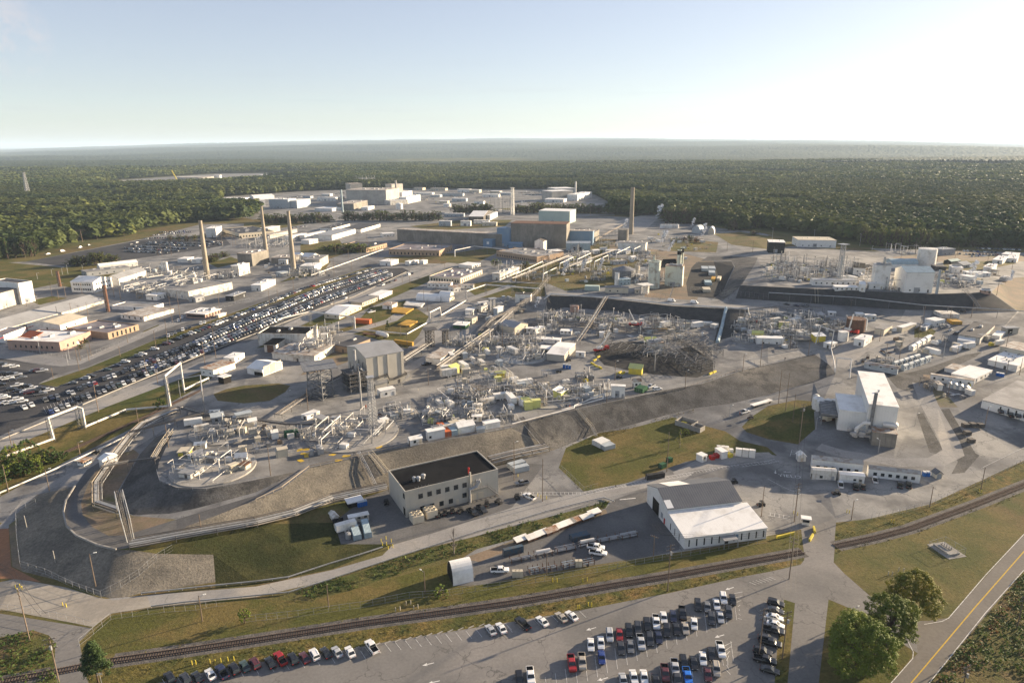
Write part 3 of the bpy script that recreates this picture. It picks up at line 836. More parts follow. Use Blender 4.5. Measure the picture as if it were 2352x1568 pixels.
def trailer_house(label,A,B,C,top,wall='white',rm='white_roof',n=4,group=None,rf=None,name='office_trailer',cat='trailer',roof='flat',**kw):
 t=bld(name,label,cat,A,B,C,top,roof=roof,wall=wall,rm=rm,over=.12,win=[('bc',n,1.3,1.0,1.1),('bc',1,.4,.95,2.0,(.42,.5),'door','cream')]if n else(),group=group,rf=rf,**kw)
 return t
def container(label,A,B,C,top=None,h=2.6,m='container_grey',group=None,rt=False,name='shipping_container',cat='container',rf=None):
 b,u,v,L,W,h=frame_abc(A,B,C,top,h if top is None else None,rt)
 root=empty(name,b,math.atan2(u.y,u.x),label,cat,group)
 w=MB()
 w.box(0,0,.12,L,W,h)
 n=max(3,int(L/.6))
 for i in range(n+1):
  x=L*i/n
  w.box(x-.06,-.05,.15,x+.06,-.002,h-.1)
 n=max(3,int(W/.6))
 for i in range(n+1):
  y=W*i/n
  w.box(-.05,y-.06,.15,-.002,y+.06,h-.1)
 for x in(-.07,L-.05):
  for y in(-.07,W-.05):
   w.box(x,y,0,x+.12,y+.12,h+.06)
 w.build('body',m,root)
 d=MB()
 long_x=L>=W
 if long_x:
  for y in(.25,.45,.55,.75):
   d.box(-.09,W*y-.03,.3,-.055,W*y+.03,h-.2)
 else:
  for x in(.25,.45,.55,.75):
   d.box(L*x-.03,-.09,.3,L*x+.03,-.055,h-.2)
 d.build('door_bar','galv',root)
 if rf:
  ref(*proj(b+u*L/2+v*W/2),rf)
 return root
def tank(label,c,r,top=None,h=None,m='white',roof='cone',name='storage_tank',group=None,rf=None,rs=.18,z=None,cat='tank',legs=0,n=24):
 p=P(*c)if z is None else at_z(c[0],c[1],z)
 h=height_for(p,top)if h is None else h
 root=empty(name,p,0,label,cat,group)
 b=MB()
 z0=h*.25 if legs else-.5
 b.lathe([(r,z0),(r,h)],n,cap=False)
 if legs:
  b.lathe([(r*.2,z0-r*.8),(r,z0)],n,cap=False)
 b.build('shell',m,root,smooth=False)
 t=MB()
 if roof=='cone':
  t.lathe([(r*1.01,h),(r*.1,h+r*rs),(0.02,h+r*rs)],n)
 elif roof=='dome':
  t.lathe([(r*1.0*math.cos(a),h+r*rs*2*math.sin(a))for a in(0,.3,.6,.9,1.2,1.5)],n)
 else:
  t.lathe([(r*1.02,h),(r*1.02,h+.25),(0.02,h+.25)],n)
 t.build('roof',m,root)
 k=MB()
 for a in np.linspace(0,6.283,n,endpoint=False):
  x,y=math.cos(a)*(r+.12),math.sin(a)*(r+.12)
  x2,y2=math.cos(a+6.283/n)*(r+.12),math.sin(a+6.283/n)*(r+.12)
  k.tube((x,y,h+.9),(x2,y2,h+.9),.05,4,cap=False)
  k.tube((x,y,h),(x,y,h+.9),.05,4,cap=False)
 k.build('railing','galv',root)
 if legs:
  for i in range(legs):
   a=6.283*i/legs+.4
   q=MB()
   q.tube((r*math.cos(a),r*math.sin(a),0),(r*math.cos(a),r*math.sin(a),z0+1),.15,6)
   q.build('leg','steel',root)
 if rf:
  ref(*proj(p+Vector((0,0,h/2))),rf)
 return root
def stack(label,c,top,r0,r1,m='stack_concrete',name='chimney_stack',group=None,rf=None,cap=None,rings=0,z=None):
 p=P(*c)if z is None else at_z(c[0],c[1],z)
 h=height_for(p,top)
 root=empty(name,p,0,label,'chimney',group)
 b=MB()
 n=20
 prof=[(r0+(r1-r0)*i/14,-1+(h+1)*i/14)for i in range(15)]
 b.lathe(prof+[(r1*.75,h),(r1*.75,h-1.5)],n)
 o=b.build('shaft',m,root,smooth=False)
 t=MB()
 t.lathe([(r1*1.08,h-.6),(r1*1.08,h+.15),(r1*.76,h+.15)],n,cap=False)
 t.build('rim',m,root)
 if cap:
  k=MB()
  q=r0+(r1-r0)*.8
  k.lathe([(q*1.04,h*(1-cap)),(r1*1.05,h-.7)],n,cap=False)
  k.build('dark_top','roof_black',root)
 for i in range(rings):
  k=MB()
  zz=h*(.35+.6*i/max(1,rings))
  q=r0+(r1-r0)*zz/h
  k.lathe([(q+.02,zz),(q+.9,zz),(q+.9,zz+.15),(q+.02,zz+.15)],n,cap=False)
  k.build('platform','steel',root)
 l=MB()
 for dx in(-.25,.25):
  l.tube((dx,-r0-.15,0),(dx,-r1-.15,h),.06,4)
 l.build('ladder','steel',root)
 if rf:
  ref(*proj(p+Vector((0,0,h/3))),rf)
 return root
def wood_pole(c,top,kind='wood',arm=0.,ang=0.,arms=1,lamp=False,transformer=False,double=False,r=.16,dz=0):
 p=P(*c)
 h=max(4.,height_for(p,top))
 nm='lamp_post' if lamp and not arm else 'utility_pole'
 root=empty(nm,p,ang,None,'lamp post' if nm=='lamp_post' else 'utility pole')
 b=MB()
 m='pole_wood' if kind=='wood' else 'galv' if kind=='metal' else 'concrete'
 b.tube((0,0,-1),(0,0,h),r,8,r2=r*.65)
 b.build('pole',m,root)
 for i in range(arms if arm else 0):
  a=MB()
  z=h-.5-i*1.3
  a.box(-arm,-.07,z-.07,arm,.07,z+.07)
  ao=a.build('crossarm',m,root)
  n=MB()
  for x in(-arm*.95,-arm*.5,arm*.5,arm*.95):
   n.tube((x,0,z+.07),(x,0,z+.32),.06,5)
  n.build('insulator','galv',ao)
 if transformer:
  t=MB()
  t.tube((0,-.45,h-3.2),(0,-.45,h-2.1),.3,10)
  t.build('transformer','galv',root)
 if lamp:
  a=MB()
  a.tube((0,0,h-.4),(1.3,0,h),.05,5)
  a.build('lamp_arm','galv',root)
  k=MB()
  k.add([(1.1,-.2,h-.08),(1.9,-.14,h-.05),(1.9,.14,h-.05),(1.1,.2,h-.08),(1.1,-.14,h+.12),(1.8,-.09,h+.1),(1.8,.09,h+.1),(1.1,.14,h+.12)],[(3,2,1,0),(4,5,6,7),(0,1,5,4),(1,2,6,5),(2,3,7,6),(3,0,4,7)])
  k.build('lamp_head','lamp',root)
 AUTO.append((root,c,'tall wooden utility pole' if kind=='wood' and arm and h>12 else 'wooden utility pole' if kind=='wood' and arm else 'plain wooden pole' if kind=='wood' and not lamp else 'wooden lamp pole' if kind=='wood' else 'grey metal lamp post' if lamp else 'pale concrete pole' if kind=='conc' else 'grey steel pole'))
 return root
AUTO=[]
def auto(o,c,what):
 AUTO.append((o,c,what))
 return o
def pipe_line(label,pts,r,m='pipe_white',name='steam_pipe',post=None,pm='steel',group=None,cat='pipe',every=14.,lattice=False,n=8):
 W=[P(x,y,hh)for x,y,hh in pts]
 root=empty(name,P(pts[0][0],pts[0][1]),0,label,cat,group)
 o0=root.location.copy()
 bundle=r if isinstance(r,list)else[(0,0,r,m)]
 for off,dz,rr,mm in bundle:
  b=MB()
  q=[]
  for i,p in enumerate(W):
   a,c=W[max(0,i-1)],W[min(len(W)-1,i+1)]
   d=c-a
   d.z=0
   d=d.normalized()if d.length>.1 else Vector((1,0,0))
   q.append(p+Vector((-d.y,d.x,0))*off+Vector((0,0,dz))-o0)
  b.path(q,rr,n)
  b.build('pipe',mm,root)
 if post is not None:
  half=max(.3,max(abs(x[0])for x in bundle)+.3)
  for i,(a,c)in enumerate(zip(W,W[1:])):
   d=c-a
   if abs(d.z)>Vector((d.x,d.y,0)).length:
    continue
   k=max(1,int(Vector((d.x,d.y,0)).length/every))
   for j in range(k+1 if i==len(W)-2 else k):
    p=a+d*(j/k)
    g=gz(p)
    zt=p.z-g
    if zt<.5:
     continue
    dd=Vector((d.x,d.y,0)).normalized()
    nn=Vector((-dd.y,dd.x,0))
    b=MB()
    base=Vector((p.x,p.y,g))-o0
    if lattice and zt>5:
     s=.7
     cs=[base+dd*(sx*s)+nn*(sy*s)for sx,sy in((-1,-1),(1,-1),(1,1),(-1,1))]
     for q in cs:
      b.tube(q,q+Vector((0,0,zt)),.09,4)
     m_=max(2,int(zt/1.8))
     for e in range(m_):
      for f in range(4):
       z0,z1=zt*e/m_,zt*(e+1)/m_
       b.tube(cs[f]+Vector((0,0,z0)),cs[(f+1)%4]+Vector((0,0,z1)),.05,4,cap=False)
    elif half>.6:
     for sg in(-1,1):
      b.tube(base+nn*half*sg,base+nn*half*sg+Vector((0,0,zt-.1)),.1,5)
     bl=base+Vector((0,0,zt-.28))
     b.tube(bl-nn*(half+.2),bl+nn*(half+.2),.1,4)
    else:
     b.tube(base,base+Vector((0,0,zt-.05)),post,6)
    b.build('support',pm,root)
 return root
def rack(label,pts,w=3.,npipe=6,m='pipe_silver',pm='steel_dark',name='pipe_rack',r=.11,levels=1,every=8.,group=None,seed=0,lattice=False):
 rr=random.Random(seed)
 w*=.75
 bundle=[]
 for l in range(levels):
  for i in range(npipe):
   bundle.append((-w/2+w*i/(npipe-1),-l*1.5+rr.uniform(0,.15),r*rr.uniform(.5,1.5),rr.choice([m,'steel_dark','steel_dark','pipe_silver','pipe_brown'])))
 return pipe_line(label,pts,bundle,name=name,post=.1,pm=pm,group=group,cat='pipe rack',every=every,n=6,lattice=lattice)
def fence(label,pts,h=2.2,every=3.4,m='galv',rail=True,name='chain_link_fence',r=.05,cat='fence',maxp=95,slant=0.,group=None):
 W=[P(*p[:2])for p in pts]
 tot=sum((b-a).length for a,b in zip(W,W[1:]))
 every=max(every,tot/maxp)
 root=empty(name,W[0],0,label,cat,group)
 o0=W[0]
 rl=MB()
 for a,b in zip(W,W[1:]):
  n=max(1,round((b-a).length/every))
  prev=None
  for i in range(n+1):
   p=a.lerp(b,i/n)-o0
   if i<n:
    k=MB()
    k.tube(p-Vector((0,0,.3)),p+Vector((0,0,h)),r,5)
    k.build('post',m,root)
   if prev is not None:
    rl.tube(prev+Vector((0,0,h-.05)),p+Vector((0,0,h-.05)),r*.7,4,cap=False)
    rl.tube(prev+Vector((0,0,.15)),p+Vector((0,0,.15)),r*.5,4,cap=False)
    rl.tube(prev+Vector((0,0,h*.55)),p+Vector((0,0,h*.55)),r*.35,4,cap=False)
   prev=p
 if rail:
  rl.build('rail',m,root)
 return root
def guard_rail(label,pts,m='galv',h=.7,every=4.,name='guard_rail',thick=.12,zz=.35,group=None):
 W=[P(*p[:2])for p in pts]
 tot=sum((b-a).length for a,b in zip(W,W[1:]))
 every=max(every,tot/60)
 root=empty(name,W[0],0,label,'barrier',group)
 rl=MB()
 for a,b in zip(W,W[1:]):
  d=(b-a).normalized()
  nrm=Vector((-d.y,d.x,0))*thick
  q0,q1=a-W[0],b-W[0]
  for s in(1,):
   lo,hi=Vector((0,0,h-zz)),Vector((0,0,h))
   v=[q0-nrm+lo,q1-nrm+lo,q1+nrm+lo,q0+nrm+lo,q0-nrm+hi,q1-nrm+hi,q1+nrm+hi,q0+nrm+hi]
   rl.add(v,[(4,5,6,7),(0,1,5,4),(2,3,7,6),(1,2,6,5),(3,0,4,7)])
  n=max(1,round((b-a).length/every))
  for i in range(n):
   p=a.lerp(b,i/n)-W[0]
   k=MB()
   k.box(p.x-.07,p.y-.07,p.z-.3,p.x+.07,p.y+.07,p.z+h-zz)
   k.build('post',m,root)
 rl.build('rail',m,root)
 return root
def world_dir(c,d):
 a,b=P(c[0]-d[0]/2,c[1]-d[1]/2),P(c[0]+d[0]/2,c[1]+d[1]/2)
 return math.atan2(b.y-a.y,b.x-a.x)
def lattice_mast(label,c,top,w0,w1,m='galv',name='lattice_tower',legs=4,n=12,lamp=False,r=.12,rf=None):
 p=P(*c)
 h=height_for(p,top)
 root=empty(name,p,.4,label,'tower')
 cs=lambda t:[Vector((math.cos(a)*(w0+(w1-w0)*t)*.7,math.sin(a)*(w0+(w1-w0)*t)*.7,h*t))for a in[2*math.pi*k/legs for k in range(legs)]]
 for k in range(legs):
  b=MB()
  b.tube(cs(0)[k],cs(1)[k],r,5)
  b.build('leg',m,root)
 b=MB()
 for i in range(n):
  a,d=cs(i/n),cs((i+1)/n)
  for k in range(legs):
   b.tube(a[k],d[(k+1)%legs],r*.6,4,cap=False)
   b.tube(a[(k+1)%legs],d[k],r*.6,4,cap=False)
   b.tube(d[k],d[(k+1)%legs],r*.6,4,cap=False)
 b.build('bracing',m,root)
 t=MB()
 q=cs(1)
 t.box(-w1,-w1,h,w1,w1,h+.3)
 if lamp:
  for k in range(6):
   a=k*1.047
   t.box(math.cos(a)*w1-.3,math.sin(a)*w1-.3,h+.3,math.cos(a)*w1+.3,math.sin(a)*w1+.3,h+.9)
 t.build('head_platform',m,root)
 if rf:
  ref(*proj(p+Vector((0,0,h/3))),rf)
 return root
def loose(name,label,cat,c,m,fn,ang=0.,dz=0.,group=None,what=None):
 p=P(*c)
 p.z+=dz
 b=MB()
 fn(b)
 o=b.build(name,m)
 o.location=p
 o.rotation_euler=(0,0,ang)
 tag(o,label,cat,group)
 if label is None:
  auto(o,c,what)
 return o
SHAPES={'sedan':(4.75,1.82,.93,1.44,-1.75,1.0,-1.0,.25,.86,.93,0),'suv':(4.75,1.92,1.05,1.74,-2.25,.95,-2.0,.3,1.02,1.05,0),'pickup':(5.8,2.0,1.15,1.88,-.75,1.35,-.6,.8,1.12,1.15,1),'van':(5.5,2.0,1.2,2.3,-2.7,1.9,-2.65,1.2,1.15,1.2,0),'minivan':(5.1,1.98,1.05,1.78,-2.45,1.35,-2.3,.4,1.0,1.05,0),}
def car_parts(kind):
 L,W,zb,zr,c0,c1,r0,r1,zh,zt,bed=SHAPES[kind]
 hl,hw=L/2,W/2
 body,glass=MB(),MB()
 st=[(-hl,.45,zt*.82,.86),(-hl+.12,.28,zt,.95),(c0,.25,zb,1),(c1,.25,zb,1),(hl-.55,.25,zh*.92,.97),(hl-.1,.28,zh*.78,.9),(hl,.42,zh*.62,.8)]
 if bed:
  st=[(-hl,.5,zt,.95),(-hl+.1,.4,zt,.98),(c0-.02,.35,zb,1),(c1,.35,zb,1),(hl-.35,.35,zh*.97,.98),(hl-.05,.4,zh*.85,.93),(hl,.5,zh*.7,.88)]
 V=[]
 for x,lo,hi,k in st:
  w=hw*k
  V.append([(x,-w*.92,lo),(x,-w,lo+.2),(x,-w,hi-.16),(x,-w*.93,hi),(x,w*.93,hi),(x,w,hi-.16),(x,w,lo+.2),(x,w*.92,lo)])
 for i in range(len(V)-1):
  for j in range(8):
   if bed and i<2 and j==3:
    continue
   body.add([V[i][j],V[i][(j+1)%8],V[i+1][(j+1)%8],V[i+1][j]],[(3,2,1,0)])
 body.add(V[0],[tuple(range(8))])
 body.add(V[-1],[tuple(range(7,-1,-1))])
 if bed:
  w=hw*.82
  f=.62
  body.add([(-hl+.15,-w,f),(c0-.06,-w,f),(c0-.06,w,f),(-hl+.15,w,f)],[(0,1,2,3)],3)
  for a,b_ in(((-hl+.15,-w),(c0-.06,-w)),((c0-.06,w),(-hl+.15,w)),((-hl+.15,w),(-hl+.15,-w)),((c0-.06,-w),(c0-.06,w))):
   body.add([(*a,f),(*b_,f),(*b_,zb),(*a,zb)],[(0,1,2,3)],3)
  for s in(-1,1):
   body.add([(-hl,s*hw*.88,zb),(c0,s*hw*.93,zb),(c0,s*w,zb),(-hl,s*w,zb)],[(0,1,2,3)])
  body.add([(-hl,-w,zb),(-hl+.15,-w,zb),(-hl+.15,w,zb),(-hl,w,zb)],[(0,1,2,3)])
 wb,wr=hw*.92,hw*.76
 lo=[(c0,-wb,zb),(c1,-wb,zb),(c1,wb,zb),(c0,wb,zb)]
 hi=[(r0,-wr,zr-.06),(r1,-wr,zr-.06),(r1,wr,zr-.06),(r0,wr,zr-.06)]
 glass.add(lo+hi,[(0,1,5,4),(1,2,6,5),(2,3,7,6),(3,0,4,7)])
 e=.05
 body.add([(r0-e,-wr-e,zr-.07),(r1+e,-wr-e,zr-.07),(r1+e,wr+e,zr-.07),(r0-e,wr+e,zr-.07),(r0+.12,-wr+.12,zr),(r1-.15,-wr+.12,zr),(r1-.15,wr-.12,zr),(r0+.12,wr-.12,zr)],[(4,5,6,7),(0,1,5,4),(1,2,6,5),(2,3,7,6),(3,0,4,7)])
 for s in(-1,1):
  xs=[(c0,r0),(c1,r1)]+([((c0+c1)/2-.1,(r0+r1)/2-.1)]if kind!='van' else[(c0*.2+c1*.8-.6,r1-.6)])
  for a,b_ in xs:
   body.tube((a,s*(wb+.01),zb-.02),(b_,s*(wr+.01),zr-.04),.055,4,cap=False)
 if kind=='van':
  for s in(-1,1):
   body.add([(c0,s*(wb+.03),zb-.05),(r1-.7,s*(wb+.03),zb-.05),(r1-.7,s*(wr+.03),zr-.08),(r0,s*(wr+.03),zr-.08)],[(0,1,2,3)if s<0 else(3,2,1,0)])
 if kind in('suv','minivan'):
  for s in(-1,1):
   body.tube((r0+.2,s*wr*.8,zr+.05),(r1-.3,s*wr*.8,zr+.05),.03,4)
 wheels=[]
 rr=.33 if kind=='sedan' else .38
 for x in(-hl*.6,hl*.62):
  for s in(-1,1):
   wheels.append(((x,s*(hw-.1),rr),rr))
 lights=[('headlight','lamp',(hl-.1,s*hw*.66,zh*.68))for s in(-1,1)]+[('tail_light','tail',(-hl-.01,s*hw*.74,zt*.78))for s in(-1,1)]
 return body,glass,wheels,lights
CARS=[]
_CARP={}
def car_proto(kind,detail):
 key=(kind,detail)
 if key in _CARP:
  return _CARP[key]
 body,glass,wheels,lights=car_parts(kind)
 if detail:
  root=empty('parked_'+kind if kind!='suv' else 'parked_car',(0,0,-500))
  b=body.build('body',['car_white','car_white','car_white','dark'],root)
  g=glass.build('windows','glass',root)
  for(x,y,z),r in wheels:
   w=MB()
   w.tube((x,y-.11,z),(x,y+.11,z),r,12)
   wo=w.build('wheel','tyre',root)
   q=MB()
   s=1 if y>0 else-1
   q.tube((x,y+s*.112,z),(x,y+s*.125,z),r*.6,8)
   q.build('rim','chrome',wo)
  for nm,m,(x,y,z)in lights:
   w=MB()
   w.box(x-.04,y-.17,z-.07,x+.06,y+.17,z+.07)
   w.build(nm,m,root)
 else:
  mb=MB()
  mb.add(body.v,body.f,0)
  mb.m=list(body.m)
  mb.add(glass.v,glass.f,1)
  for(x,y,z),r in wheels:
   mb.tube((x,y-.11,z),(x,y+.11,z),r,8,2)
  root=mb.build('parked_'+kind if kind!='suv' else 'parked_car',['car_white','glass','tyre','dark'])
  root.location=(0,0,-500)
 _CARP[key]=[root,True]
 return _CARP[key]
KINDW={'sedan':'saloon car','suv':'SUV','pickup':'pickup truck','van':'panel van','minivan':'minivan'}
COLW={'white':'white','silver':'silver','grey':'grey','black':'black','dark':'dark charcoal','red':'red','maroon':'maroon','blue':'blue','navy':'navy blue','tan':'beige','bright':'bright blue','green':'dull green'}
def car(c,ang,kind,colour,row,detail=True,dz=0.):
 pr=car_proto(kind,detail)
 if pr[1]:
  o,pr[1]=pr[0],False
 else:
  o=copy_tree(pr[0])
 o.location=P(c[0],c[1],dz+.01)
 o.rotation_euler=(0,0,ang)
 for q in([o]if o.type=='MESH' else[ch for ch in o.children if ch.name.startswith('body')]):
  for si in(0,1,2)if detail else(0,):
   q.material_slots[si].link='OBJECT'
   q.material_slots[si].material=MT('car_'+colour)
 o['category']='van' if 'van' in kind else 'pickup' if kind=='pickup' else 'car'
 CARS.append((o,c,kind,colour,row))
 return o
ORD='first second third fourth fifth sixth seventh eighth ninth tenth eleventh twelfth thirteenth fourteenth fifteenth sixteenth seventeenth eighteenth nineteenth twentieth'.split()
TENS={20:'twenty',30:'thirty',40:'forty',50:'fifty',60:'sixty',70:'seventy'}
def ordw(i):
 return ORD[i]if i<20 else TENS[(i+1)//10*10]+('-'+ORD[(i+1)%10-1]if(i+1)%10 else '')
def label_cars():
 by={}
 for q in CARS:
  by.setdefault((q[4],q[3],q[2]),[]).append(q)
 for(row,colour,kind),qs in by.items():
  qs.sort(key=lambda q:q[1][0])
  w=f'{COLW[colour]} {KINDW[kind]}'
  for i,q in enumerate(qs):
   q[0]['label']=f'lone {w} in {row}' if len(qs)==1 else f'{ordw(i)} {w} from the left in {row}'
   q[0]['group']='vehicles in '+row
def label_auto():
 by={}
 for o,c,what in AUTO:
  if not REFS:
   continue
  best=min(REFS,key=lambda r:(r[0]-c[0])**2+((r[1]-c[1])*2.2)**2)
  dx,dy=c[0]-best[0],c[1]-best[1]
  rel='left of' if dx<-abs(dy)*1.6 else 'right of' if dx>abs(dy)*1.6 else 'behind' if dy<0 else 'in front of'
  by.setdefault((what,rel,best[2]),[]).append((c[0],c[1],o))
 for(what,rel,ph),qs in by.items():
  qs.sort(key=lambda q:q[:2])
  for i,q in enumerate(qs):
   o=q[2]
   o['label']=(f'{what} {rel} the {ph}' if len(qs)==1 else f'{ordw(i)} {what} from the left, {rel} the {ph}')
   if len(qs)>1 and not o.get('group'):
    o['group']=f'{what}s {rel} the {ph}'
TY=(261.33,588.,882.,1176.)
def t(rc,x,y):
 return(588*(rc%10)+x/4,TY[rc//10]+y/4)
def B(rc,name,label,cat,A,Bc,C,top=None,**kw):
 return bld(name,label,cat,t(rc,*A),t(rc,*Bc),t(rc,*C),None if top is None else t(rc,0,top)[1],**kw)
def TR(rc,label,A,Bc,C,top,**kw):
 return trailer_house(label,t(rc,*A),t(rc,*Bc),t(rc,*C),t(rc,0,top)[1],**kw)
def CN(rc,label,A,Bc,C,top=None,**kw):
 return container(label,t(rc,*A),t(rc,*Bc),t(rc,*C),None if top is None else t(rc,0,top)[1],**kw)
def tall_w(n,z=1.0,w=.9,h=2.2,span=(0.02,.98),f='bc'):
 return(f,n,z,w,h,span)
def black_roof():
 b=bld('office_block','two-storey tan block with flat black roof at the foot of the gravel bank','building',(892,1082),(933,1189),(1144,1079),top=1131,roof='parapet',wall='tan_panel',rm='roof_black',rt=True,par=.45,rf='black-roofed tan block',win=[('bc',6,6.3,1.7,1.9,(.11,.67),'window','glass','tan_panel'),('bc',4,1.2,1.7,1.9,(.12,.52),'window','glass','tan_panel'),('bc',1,2.2,1.7,1.9,(.58,.66)),('bc',1,.2,1.1,2.2,(.5,.58),'door','cream'),('bc',2,.2,2.2,2.5,(.68,.84),'door','cream'),('bc',2,5.6,2.,2.6,(.68,.8),'door','tan_metal'),('ab',1,7.2,1.7,2,(.02,.12)),('ab',1,.4,2,3,(.02,.14),'door','opening')])
 _,u,v,L,W,h=root_dims[b.name]
 for x,y,r in((.16,.36,.75),(.2,.33,.85),(.26,.38,.9)):
  m=MB()
  m.lathe([(r*.7,h),(r*.7,h+.9),(r,h+1.),(r,h+1.5),(r*.6,h+1.8)],12,c=(L*x,W*y))
  m.build('roof_fan','galv',b)
 m=MB()
 z,x0,x1=4.9,L*.66,L*.97
 m.box(x0,-1.6,z,L*.86,-.01,z+.15)
 for i in range(8):
  s=x0+(L*.86-x0)*i/7
  m.tube((s,-1.6,z),(s,-1.6,z+1.1),.04,4)
 m.tube((x0,-1.6,z+1.1),(L*.86,-1.6,z+1.1),.04,4)
 for q in(-1.6,-.3):
  m.tube((L*.86,q,z+.1),(L*.99,q,.2),.12,4)
  m.tube((L*.86,q,z+1.2),(L*.99,q,1.2),.04,4)
 for i in range(14):
  s=(i+.5)/14
  m.box(L*(.86+.13*s)-.15,-1.55,z*(1-s)+.1,L*(.86+.13*s)+.15,-.35,z*(1-s)+.16)
 m.build('outside_stair','steel',b)
 for k in range(3):
  y=-.6-.45*k
  m=MB()
  m.path([(L*.755+.5*k,-.1,8.2),(L*.75+.5*k,y,7.9),(L*.73+.3*k,y,6.2),(L*.665,y,5.6),(L*.665,y,.2)],.28,8)
  m.build('wall_pipework','galv',b)
 m=MB()
 m.tube((L*.68,-.5,0),(L*.68,-.5,h+2.2),.4,8)
 m.build('wall_duct','tan_metal',b)
 m=MB()
 m.tube((L*.68,.5,h),(L*.68,.5,h+3.6),.05,5)
 m.tube((L*.68,.5,h+3.6),(L*.68-.4,.2,h+1.6),.4,8,r2=.22)
 w=m.build('windsock','red',b)
 m=MB()
 for i in range(5):
  x=L*(.1+.035*i)
  m.tube((x,-.5,h-1.2),(x,-.5,h+1.6),.05,4)
 m.tube((L*.1,-.5,h-.4),(L*.24,-.5,h-.4),.05,4)
 m.tube((L*.1,-.5,h-1.2),(L*.24,-.5,h-1.2),.05,4)
 m.build('vent_pipe','galv',b)
 for i,(x,y)in enumerate(((L*.0+.5,-6),(L*.15+.5,-5))):
  q=MB()
  q.box(x,y,.3,x+4.2,y+4,3)
  for a in range(2):
   for c in range(2):
    q.lathe([(.75,3),(.8,3.35),(.7,3.35),(.66,3.05)],10,c=(x+1.1+2*a,y+1.+2*c),cap=False)
  qo=q.build('chiller','cream',None)
  THINGS.remove(qo)
  THINGS.append(qo)
  qo.location=b.location
  qo.rotation_euler=b.rotation_euler
  tag(qo,['pale chiller with fans on top standing at the corner of the black-roofed block','pale chiller with fans on top, between the utility carts and the other chiller'][i],'chiller')
 return b
black_roof()
def warehouse_both():
 bpos=P(1532,1211)
 h=7.0
 a=at_z(1480,1114,h)
 c=at_z(1703,1150,h)
 root=warehouse_hall(bpos,a,c,h)
 return root
def warehouse_hall(b,a,c,h):
 pa,pb,pc=proj((a.x,a.y,0)),proj(b),proj((c.x,c.y,0))
 r=bld('warehouse','white warehouse hall with dark ribbed gable roof and one white roof panel','building',pa,pb,pc,h=h,roof='gx',rise=3.4,wall='white_metal',rm='roof_rib',over=.25,rf='dark-roofed warehouse',win=[('ab',1,.1,5.5,5.2,(.38,.72),'door','opening'),('ab',1,1.2,1.6,2.0,(.2,.3),'window','grey_metal'),('ab',1,.1,1.1,2.2,(.1,.16),'door','red')])
 _,u,v,L,W,hh=root_dims[r.name]
 s=3.4/(W/2)
 p=MB()
 z=lambda y:hh+s*(W-y)+.3
 p.add([(L*.16,W*.52,z(W*.52)),(L*.45,W*.52,z(W*.52)),(L*.45,W+.2,z(W+.2)),(L*.16,W+.2,z(W+.2))],[(0,1,2,3)])
 p.build('light_roof_panel','white_roof',r)
 p=MB()
 p.add([(-.2,.2,hh+.2*s+.25),(L*.08,.2,hh+.2*s+.25),(L*.08,W*.2,hh+W*.2*s+.25),(-.2,W*.2,hh+W*.2*s+.25)],[(0,1,2,3)])
 p.build('light_roof_panel','white_roof',r)
 D=13.5
 w=MB()
 e=4.0
 w.add([(0,-D,-1),(L+2,-D,-1),(L+2,-.01,-1),(0,-.01,-1),(0,-D,e),(L+2,-D,e),(L+2,-.01,hh-1.),(0,-.01,hh-1.)],[(0,1,5,4),(1,2,6,5),(3,0,4,7),(2,3,7,6)])
 w.build('lean_to_wall','white_metal',r)
 q=MB()
 q.add([(-.2,-D-.3,e+.02),(L+2.2,-D-.3,e+.02),(L+2.2,-.02,hh-.95),(-.2,-.02,hh-.95),(-.2,-D-.3,e+.25),(L+2.2,-D-.3,e+.25),(L+2.2,-.02,hh-.72),(-.2,-.02,hh-.72)],[(4,5,6,7),(0,1,5,4),(1,2,6,5),(3,0,4,7)])
 q.build('lean_to_roof','white_roof',r)
 for i in range(11):
  if i==5:
   continue
  k=MB()
  x=(L+2)*(i+.6)/11
  k.box(x-.22,-D-.05,.7,x+.22,-D+.05,3.2)
  k.build('window','glass',r)
 for i in range(3):
  k=MB()
  k.box(-.05,-D*(.2+.25*i)-.2,.7,.05,-D*(.2+.25*i)+.2,3.2)
  k.build('window','glass',r)
 k=MB()
 x=(L+2)*.51
 k.box(x-2.6,-D-3,3.,x+2.6,-D-.06,3.2)
 for d in(-2.4,2.4):
  k.tube((x+d,-D-2.8,0),(x+d,-D-2.8,3),.1,5)
 k.build('door_canopy','roof_metal',r)
 k=MB()
 k.box(x-.6,-D-.08,0,x+.6,-D+.04,2.2)
 k.build('door','dark',r)
 k=MB()
 k.box((L+2)*.615,-D-.07,1.8,(L+2)*.65,-D+.04,3.1)
 k.build('wall_sign','blue_metal',r)
 return r
warehouse_both()
